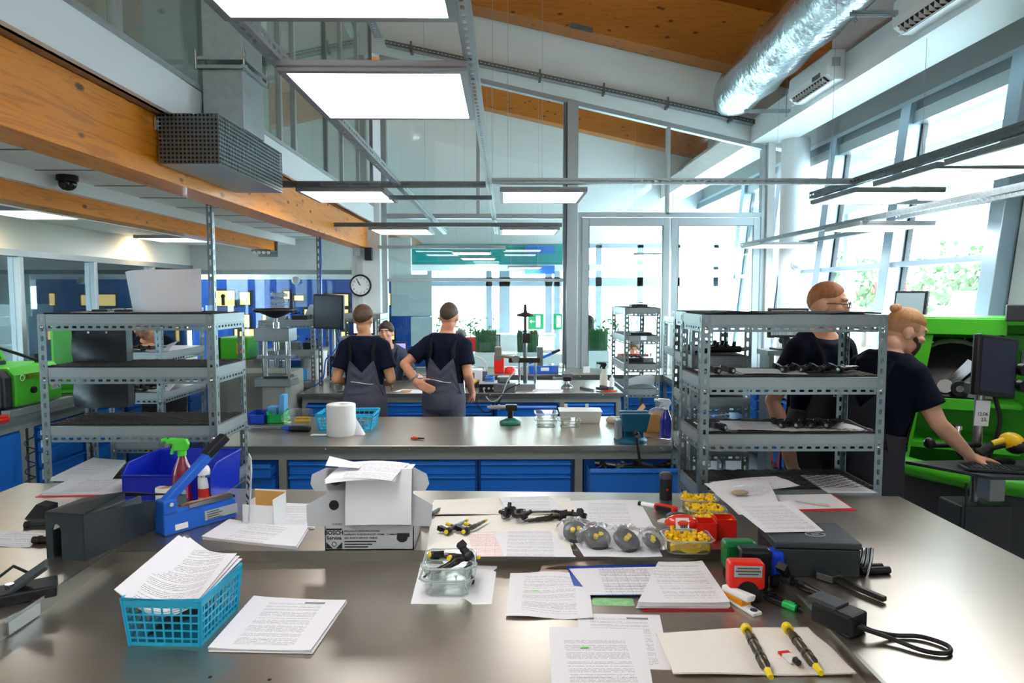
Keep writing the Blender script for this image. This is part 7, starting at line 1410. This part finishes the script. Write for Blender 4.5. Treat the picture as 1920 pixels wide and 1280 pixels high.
stackp('pile of papers at the foot of the left rack',[(95,902),(205,905),(236,868),(176,863)],BT,PT[1],5,.003); quad('red folder under papers on the left wing',[(66,932),(228,930),(238,903),(135,901)],BT,mat('folder_bright'),name='folder',cat='folder',t=.003); stackp('papers on the red folder on the left wing',[(78,929),(232,926),(240,903),(138,900)],BT+.003,PT[3],4,.003); quad('white sheet at the left picture edge on the left wing',[(-20,1024),(55,1027),(84,1000),(0,996)],BT,PT[2],wav=.002,lift=.002)
solo('black_wedge',MB().prism([(-.05,0),(.05,.0),(.05,.05),(.0,.06)],-.03,.03,Matrix.Rotation(PI/2,4,'X')),BLACK,'black angled tool end behind the slotted cover','tool',onz(78,968,BT)); solo('black_spanner',MB().cyl((-.04,0,.01),(.03,0,.01),.009).cyl((-.055,0,.01),(-.04,0,.01),.014),BLACK,'short black tool bit left of the slotted cover','tool',onz(74,988,BT)); solo('metal_plug',MB().cyl((-.03,0,.013),(.03,.0,.013),.013).cyl((-.01,0,.013),(0,0,.013),.016),GUNM,'dark bronze plug left of the slotted cover','fitting',onz(78,1018,BT))
p=onz(42,1120,BT); t=thing('foot_pedal','black foot pedal with lead at the left edge of the bench','pedal',p,R(32)); part('base',MB().box(-.09,.09,-.05,.05,0,.035),BLACK,t,bev=.006); part('treadle',MB().bx((.02,.0,.062),(.11,.08,.012),(0,R(-32),0)),DGREY,t,bev=.004); part('spring',MB().cyl((-.03,0,.03),(-.03,0,.05),.012),CHROME,t); part('lead',MB().tube([(-.06,.05,.02),(-.08,.10,.03),(-.03,.16,.05),(.02,.16,.01)],.005),BLACK,t)
p=onz(213,1040,TR); t=thing('glue_stick','red and white glue stick lying in the tray corner','glue stick',p,R(20)); part('body',MB().cyl((-.02,0,.018),(.03,0,.018),.018,n=20),PLASTW,t); part('band',MB().cyl((.005,0,.018),(.024,0,.018),.0184,n=20),RED,t); part('neck',MB().cyl((.03,0,.018),(.065,.0,.018),.011),BLACK,t)
p=onz(338,1018,TR); t=thing('tape_roll','yellow paper tape roll behind the cyan basket','tape roll',(p.x,p.y,TR),0); part('tape',MB().lathe([(.045,0),(.045,.03),(.026,.03),(.026,0)],32,capb=False,capt=False),mat('tape_yellow','#e8dc9a',.6),t); part('core',MB().lathe([(.026,0),(.026,.029),(.023,.029),(.023,0)],24,capb=False,capt=False),mat('kraft'),t)
for k,(px,py) in enumerate(((394,1269),(505,1274))): solo('tray_hole',MB().cyl((0,0,0),(0,0,.0008),.005),BLACK,('left','right')[k]+' small dark hole in the tray floor at the front edge','hole',onz(px,py,TR))
# ---------------- middle workbench ----------------
Z2=B2Z
p=onz(635,819,Z2); t=thing('paper_roll','big white paper towel roll standing on the middle workbench','paper roll',(p.x,p.y+.08,Z2)); part('roll',MB().lathe([(.094,0),(.097,.004),(.097,.205),(.094,.21),(.022,.21),(.022,.0)],48,capb=False,capt=False),mat('roll_white2','#f0efec',.85,bump=.15,bscale=200),t); part('core',MB().lathe([(.022,0),(.022,.205),(.018,.205),(.018,0)],24,capb=False,capt=False),mat('kraft'),t)
part('loose_end',MB().sheet(8,6,lambda u,v:(-.2+.14*u,-.05+.05*v,.004+.0*u),.0008),PAPER,t); part('torn_end',MB().sheet(8,6,lambda u,v:(.09+.07*u,-.02-.02*u+.05*v,.11*(1-u)*v+.003),.0008),PAPER,t)
p=onz(650,806,Z2); basket('cyan mesh basket of small parts behind the paper roll',(p.x-.01,p.y+.10,Z2),R(0),.40,.26,.115,.88,11,7,4); solo('basket_parts',casting(91,.30,.18,.09,40),EM,'heap of small metal parts in the cyan basket','parts',(p.x-.01,p.y+.10,Z2+.006))
def bin_(label,px,py,w_,d_,h_,m):
    p=onz(px,py,Z2); t=thing('small_bin',label,'bin',(p.x,p.y+d_/2,Z2),0,'small stacking bins'); part('walls',MB().box(-w_/2,w_/2,-d_/2,-d_/2+.003,0,h_*.8).box(-w_/2,w_/2,d_/2-.003,d_/2,0,h_).box(-w_/2,-w_/2+.003,-d_/2,d_/2,0,h_).box(w_/2-.003,w_/2,-d_/2,d_/2,0,h_).box(-w_/2,w_/2,-d_/2,d_/2,0,.003),m,t); part('front_lip',MB().box(-w_/2,w_/2,-d_/2-.008,-d_/2,h_*.72,h_*.8),m,t); return t
bin_('small blue stacking bin on the middle workbench',481,795,.115,.15,.085,mat('bin_blue','#143fb0',.35)); bin_('small green stacking bin beside the blue one',516,794,.125,.15,.085,GREENPL)
a=onz(470,806,Z2); b=onz(582,809,Z2); t=thing('torque_wrench','torque wrench with a black and blue grip lying at the bench edge','wrench',(a.x,a.y,Z2+.02),math.atan2((b-a).y,(b-a).x)); L=(b-a).length; part('shaft',MB().cyl((0,0,0),(L*.6,0,0),.014),CHROME,t); part('blue_collar',MB().tube([(L*.5,0,0),(L*.66,0,0)],[.013,.021]),mat('bin_blue'),t); part('grip',MB().tube([(L*.66,0,0),(L*.68,0,0),(L*.98,0,0),(L,0,0)],[.016,.02,.02,.016]),BLACK,t); part('head',MB().lathe([(.022,-.012),(.022,.012)],16,c=(-.01,0,0)),CHROME,t)
p=onz(556,800,Z2); t=thing('tool_jar','clear jar lying on its side with yellow tools inside','jar',(p.x,p.y+.05,Z2)); part('glass',MB().tube([(-.12,0,.05),(-.09,0,.055),(-.04,0,.065),(.09,0,.065)],[.02,.045,.062,.062],20),TGLASS,t); part('tools',MB().cyl((-.03,0,.03),(.08,.01,.03),.014).cyl((-.02,.02,.05),(.08,.02,.05),.012),mat('tool_yellow','#c99a1a',.4),t)
t=thing('blue_vice','light blue machine vice at the back left of the middle workbench','vice',(onz(545,775,Z2).x,5.13,Z2)); LBV=mat('vice_lightblue','#5b9fd0',.4); part('base',MB().box(-.07,.06,-.05,.05,0,.035),LBV,t,bev=.006); part('jaw',MB().box(-.065,.0,-.045,.045,.035,.11),LBV,t,bev=.006); part('moving_jaw',MB().hexa([(.01,-.045,.03),(.06,-.045,.03),(.06,.045,.03),(.01,.045,.03)],[(.03,-.045,.20),(.065,-.045,.20),(.065,.045,.20),(.03,.045,.20)]),LBV,t,bev=.006); part('screw',MB().cyl((-.12,0,.07),(.08,0,.07),.012),STEELM,t)
p=onz(785,824,Z2); t=thing('pliers','orange handled pliers lying alone on the middle workbench','pliers',(p.x,p.y,Z2),R(-20)); part('handle',MB().beam((-.05,.015,.01),(0,.003,.01),.012,.012),mat('plier_orange','#d9481f',.4),t,bev=.003); part('handle',MB().beam((-.05,-.015,.01),(0,-.003,.01),.012,.012),mat('plier_orange'),t,bev=.003); part('jaws',MB().beam((-.005,0,.01),(.04,0,.01),.016,.010),GUNM,t,bev=.003)
p=onz(957,797,Z2); t=thing('injector_clamp','green round based clamp with a steel spindle on the middle workbench','clamp',(p.x,p.y+.05,Z2)); TG=mat('teal_clamp','#17705f',.35); part('base',MB().lathe([(.075,0),(.08,.008),(.078,.02),(.05,.035),(.03,.045)],28),TG,t); part('column',MB().cyl((0,0,.04),(0,0,.11),.02),GUNM,t); part('head',MB().box(-.035,.05,-.03,.03,.10,.145),GUNM,t,bev=.006); part('spindle',MB().cyl((-.15,0,.125),(-.03,0,.125),.014).cyl((-.17,0,.125),(-.15,0,.125),.009).cyl((-.09,0,.125),(-.075,0,.125),.02),STEELM,t)
p=onz(1025,803,Z2); dish('taller glass dish of the pair on the middle workbench',(p.x,p.y+.085,Z2),0,.16,.17,.06); dish('glass dish stacked inside the taller pair on the middle workbench',(p.x,p.y+.085,Z2+.045),0,.16,.17,.06); p=onz(1069,803,Z2); dish('shallow glass dish with small parts on the middle workbench',(p.x,p.y+.07,Z2),R(2),.155,.14,.055)
p=onz(1090,795,Z2); t=thing('plastic_tray','milky plastic lidded tray with rusty stains on the middle workbench','tray',(p.x+.0,p.y+.10,Z2),R(-2)); MK=mat('milky_plastic','#dfe0da',.4,alpha=.85); part('body',MB().hexa([(-.14,-.08,0),(.14,-.08,0),(.14,.08,0),(-.14,.08,0)],[(-.155,-.09,.085),(.155,-.09,.085),(.155,.09,.085),(-.155,.09,.085)]),MK,t,bev=.006); part('lid',MB().box(-.16,.16,-.095,.095,.085,.093),MK,t,bev=.003)
for x in (-.10,.06): part('latch',MB().box(x-.012,x+.012,.085,.10,.08,.12),MK,t)
solo('crumpled_rag',MB().ball((0,0,.02),1,16,10,(.05,.04,.03)),mat('rag','#c9b8a6',.9,bump=1.,bscale=30),'crumpled tissue beside the large vice','rag',(onz(1148,792,Z2).x,onz(1148,792,Z2).y,Z2)); solo('dark_grip',MB().tube([(-.06,0,.025),(.06,-.03,.03)],[.02,.026]),DGREY,'dark rubber grip behind the large vice','tool',(onz(1168,796,Z2).x+.02,onz(1168,796,Z2).y+.06,Z2))
# large bench vice
p=onz(1186,831,Z2); t=thing('bench_vice','large teal bench vice bolted to the right end of the middle workbench','vice',(p.x,p.y+.07,Z2)); TV=mat('vice_teal','#1c5f7d',.38,.2,var=.15,vscale=15)
part('swivel_base',MB().lathe([(.105,0),(.11,.01),(.10,.03),(.075,.04)],32),TV,t); part('pedestal',MB().box(-.055,.075,-.06,.08,.03,.12),TV,t,bev=.01); part('fixed_jaw',MB().hexa([(-.06,-.05,.10),(.08,-.05,.10),(.08,.0,.10),(-.06,.0,.10)],[(-.085,-.06,.205),(.105,-.06,.205),(.105,.0,.205),(-.085,.0,.205)]),TV,t,bev=.008); part('moving_jaw',MB().hexa([(-.06,-.12,.08),(.08,-.12,.08),(.08,-.07,.08),(-.06,-.07,.08)],[(-.085,-.125,.20),(.105,-.125,.20),(.105,-.07,.20),(-.085,-.07,.20)]),TV,t,bev=.008); part('jaw_plate',MB().box(-.08,.10,-.07,-.062,.165,.205),GUNM,t); part('lead_screw',MB().cyl((.01,-.20,.075),(.01,0,.075),.018),STEELM,t); part('handle_bar',MB().cyl((.0,-.19,.085),(.035,-.215,-.20),.0085),GUNM,t); part('handle_ball',MB().ball((.0,-.19,.09),.015),GUNM,t); part('side_arm',MB().box(-.105,-.06,-.06,.02,.02,.15),GALV,t,bev=.008)
p=onz(1240,812,Z2); t=thing('cardboard_box','open brown cardboard box with plastic wrap behind the blue spray bottle','box',(p.x+.005,p.y+.10,Z2),R(-4)); KR=mat('kraft_box','#b88a4a',.8); w_=.10; part('walls',MB().box(-w_,w_,-.08,-.077,0,.125).box(-w_,w_,.077,.08,0,.125).box(-w_,-w_+.003,-.08,.08,0,.125).box(w_-.003,w_,-.08,.08,0,.125).box(-w_,w_,-.08,.08,0,.003),KR,t); part('flap',MB().bx((-w_-.025,0,.15),(.07,.15,.003),(0,R(-50),0)).bx((w_+.02,0,.15),(.07,.15,.003),(0,R(50),0)),KR,t); part('plastic_wrap',MB().ball((0,0,.13),1,14,8,(.07,.06,.035)),BAGM,t)
p=onz(1251,822,Z2); spray((p.x,p.y+.04,Z2),'spray bottle with violet blue liquid at the right end of the middle workbench',mat('violet_liquid','#2a2fb0',.12,trans=.35,coat=.6),mat('pale_head','#dfe4e6',.35),1.05); solo('blue_nozzle',MB().cyl((0,0,0),(.035,0,0),.014).cyl((.035,0,-.012),(.035,0,.02),.008),mat('bin_blue'),'small bright blue spray head lying on the cardboard box','nozzle',(p.x+.02,p.y+.09,Z2+.135))
p=onz(1232,823,Z2); t=thing('ring_spanner','chrome ring spanner lying before the violet spray bottle','spanner',(p.x,p.y,Z2+.006),R(-24)); part('shaft',MB().beam((-.09,0,0),(.08,0,0),.014,.006),CHROME,t,bev=.002); part('ring',MB().tube([(.095+.014*math.cos(a),.014*math.sin(a),0) for a in [i*PI/8 for i in range(16)]],.005,8,closed=True),CHROME,t); part('jaw',MB().prism([(-.09,-.008),(-.115,-.016),(-.112,-.004),(-.10,0),(-.112,.004),(-.115,.016),(-.09,.008)],-.003,.003),CHROME,t)
for k in range(12):
    rr_=random.Random(k+50); solo('drawer_tool',MB().cyl((-.07,0,0),(.07,0,0),rr_.uniform(.008,.016)).cyl((.05,0,0),(.09,0,0),.018),rr_.choice((STEELM,GUNM,ED)),('first','second','third','fourth','fifth','sixth','seventh','eighth','ninth','tenth','eleventh','twelfth')[k]+' steel tool from the left in the open drawer under the vice','tool',(.58+.038*k,4.16+.05*(k%3),.775),rr_.uniform(0,3),'tools in the open drawer')
# ---------------- things on the racks ----------------
t=thing('curled_sheet','big curled white sheet standing on top of the left rack','paper',(-1.84,3.68,1.756))
part('sheet',MB().sheet(24,10,lambda u,v:(-.19+.385*u+.03*(1-u)*(1-v),-.09*math.sin(u*PI*1.7)*(.6+.4*v)-.03*u+.02*(1-v),-.045*(1-u)**2*(1-v)+.235*v+(-.02*(1-u)*v)),.0008),PAPER,t)
for k,(x,y,l) in enumerate(((-2.2,3.75,'flat black part on the left half of the top shelf'),(-2.05,3.7,'small black clip on the top shelf beside the curled sheet'))): solo('black_part',casting(60+k,.10,.07,.03,8),BLACK,l,'part',(x,y,1.756))
sheet_paper('thin white paper lying on the top shelf of the left rack',(-2.13,3.68,1.756),R(8),.3,.16); t=thing('clear_case','clear case with a black stamp standing at the right end of the left rack top','case',(-1.575,3.78,1.756)); part('case',MB().box(-.06,.06,-.04,.04,0,.035),TGLASS,t); part('stamp',MB().cyl((.02,0,.035),(.02,0,.085),.009).ball((.02,0,.085),.012),BLACK,t)
def rowinj(n,x0,y,z,lab,dx=.09,rz=R(65),s=1.0):
    for k in range(n): injector(('first','second','third','fourth','fifth','sixth')[k]+' injector from the left '+lab,(x0+dx*k,y,z+.02),(R(140),0,rz+PI+R(6*math.sin(k*3))),'dark',s,'dark injectors on the racks')
rowinj(4,1.475,3.45,1.456,'in the row on the right rack second shelf',.092,R(35)); rowinj(2,1.03,3.44,1.456,'at the left end of the right rack second shelf',.07,R(100)); rowinj(4,1.47,3.45,1.175,'in the row on the right rack third shelf',.075,R(38)); rowinj(1,1.03,3.42,1.175,'alone at the left of the right rack third shelf',.07,R(120))
for k,(x0,x1,z,l,m_) in enumerate(((1.0,1.18,1.455,'white sheet under the two injectors on the second shelf of the right rack',PAPER),(1.18,1.50,1.455,'long white sheet in the middle of the second shelf of the right rack',PAPER),(1.0,1.15,1.174,'white sheet under the single injector on the third shelf of the right rack',PAPER),(1.13,1.42,1.174,'table form on the third shelf of the right rack',PTB),(1.40,1.80,1.174,'white sheet under the injector row on the third shelf of the right rack',PAPER))): sheet_paper(l,((x0+x1)/2,3.46,z+.004*(k%2)),R(3*(-1)**k),(x1-x0),.24,m_,wav=.002)
# narrow rack: common rail parts, papers
def rail_part(label,loc,rz,L=.34):
    t=thing('fuel_rail',label,'fuel rail',loc,rz,'black fuel rails on the narrow rack'); part('pipe',MB().cyl((-L/2,0,.022),(L/2,0,.022),.02,n=16),GUNM,t); part('end_cap',MB().cyl((L/2,0,.022),(L/2+.03,0,.022),.013),STEELM,t)
    for k in range(5): part('port',MB().cyl((-L/2+.04+k*(L-.08)/4,0,.03),(-L/2+.04+k*(L-.08)/4,-.01,.065),.010),BLACK,t)
    return t
rail_part('thick black fuel rail on the second shelf of the narrow rack',(1.22,3.92,1.512),R(5),.28); rail_part('second black fuel rail behind the thick one on the narrow rack',(1.2,4.05,1.512),R(-4),.26); rail_part('black fuel rail on the third shelf of the narrow rack',(1.2,3.9,1.282),R(3),.28); rail_part('rear black fuel rail on the third shelf of the narrow rack',(1.18,4.02,1.282),R(-6),.26)
sheet_paper('pink papers leaning on the narrow rack',(1.16,4.0,1.60),0,.16,.20,mat('pink_paper','#ead9dd',.7),rot=(R(60),0,R(70))); sheet_paper('yellow note leaning beside the pink papers',(1.09,3.95,1.56),0,.06,.10,mat('yellow_note','#f0c41c',.6),rot=(R(70),0,R(80)))
def wirebasket(label,loc,w_=.2,d_=.16,h_=.07):
    m=MB()
    for z in (0,h_*.5,h_): f=.8+.2*z/h_; m.tube([(-w_/2*f,-d_/2*f,z),(w_/2*f,-d_/2*f,z),(w_/2*f,d_/2*f,z),(-w_/2*f,d_/2*f,z)],.003,6,closed=True)
    for k in range(8):
        u=-.5+k/7; m.cyl((w_*.8*u,-d_*.4,0),(w_*u,-d_/2,h_),.002,n=5); m.cyl((w_*.8*u,d_*.4,0),(w_*u,d_/2,h_),.002,n=5); m.cyl((w_*.8*u,-d_*.4,0),(w_*.8*u,d_*.4,0),.002,n=5)
    return solo('wire_basket',m,CHROME,label,'wire basket',loc,group='chrome wire baskets')
wirebasket('lower chrome wire basket seen below the shelves of the right rack',(1.20,4.0,1.004-.0+.0)); wirebasket('upper chrome wire basket stacked on the other in the narrow rack',(1.21,4.02,1.078))
# far right rack
for k,(x,y,z,w_,h_,m_,l) in enumerate(((1.40,7.2,1.722,.2,.06,ED,'dark tools lying on top of the far right rack'),(1.40,7.1,1.437,.26,.05,ED,'dark tools on the second shelf of the far right rack'),(1.33,7.1,1.15,.2,.1,ED,'dark parts on the third shelf of the far right rack'),(1.48,7.1,1.15,.12,.1,EM,'bright metal parts on the third shelf of the far right rack'),(1.40,7.15,.41,.28,.22,EM,'heap of metal brackets on the bottom shelf of the far right rack'))): solo('metal_parts',casting(120+k,w_,.2,h_,18),m_,l,'parts',(x,y,z))
solo('bent_sheet',MB().sheet(10,6,lambda u,v:(-.14+.28*u,-.05*v,.02+.11*v*(.7+.4*u)+.02*math.sin(u*3)),.0015),mat('greyed_paper','#d3d5dc',.5,var=.15,vscale=30),'bent grey plastic sleeve of papers on the far right rack','paper',(1.39,6.97,.892)); solo('shelf_tag',MB().box(-.03,.03,-.002,0,-.02,.02),PLASTW,'small white tag on the second shelf edge of the far right rack','tag',(1.40,6.895,1.41))
# left back rack where the man reads
for k,(z,l) in enumerate(((1.41,'upper'),(1.10,'lower'))):
    solo('curled_paper',MB().sheet(14,8,lambda u,v:(-.19+.42*u,-.12+.2*v,.012+.09*max(0,u-.55)**1.2*2*v+.015*math.sin(u*6)*(1-v)),.0008),PAPER,l+' curled white paper on the rack where a man reads','paper',(-2.83,5.38,z))
    for q in range(3): injector(('left','middle','right')[q]+' dark injector on the %s shelf before the reading man'%l,(-2.98+.13*q,5.30,z+.03),(R(140),0,R(200+20*q)),'dark',1.0,'injectors on the reading rack')
solo('rolled_bag',MB().cyl((-.10,0,.05),(.10,.03,.05),.05),DGREY,'dark rolled bag on the lower shelf of the rack where a man reads','bag',(-2.86,5.6,1.10))
solo('wire_bundle',MB().tube([(.1*math.cos(i*.8)*(1-i*.01),.08*math.sin(i*.8),.02+.004*i) for i in range(30)],.006,6),ED,'coil of dark wire in the glass tub below the left rack shelves','wire',(-2.25,5.9,.0))
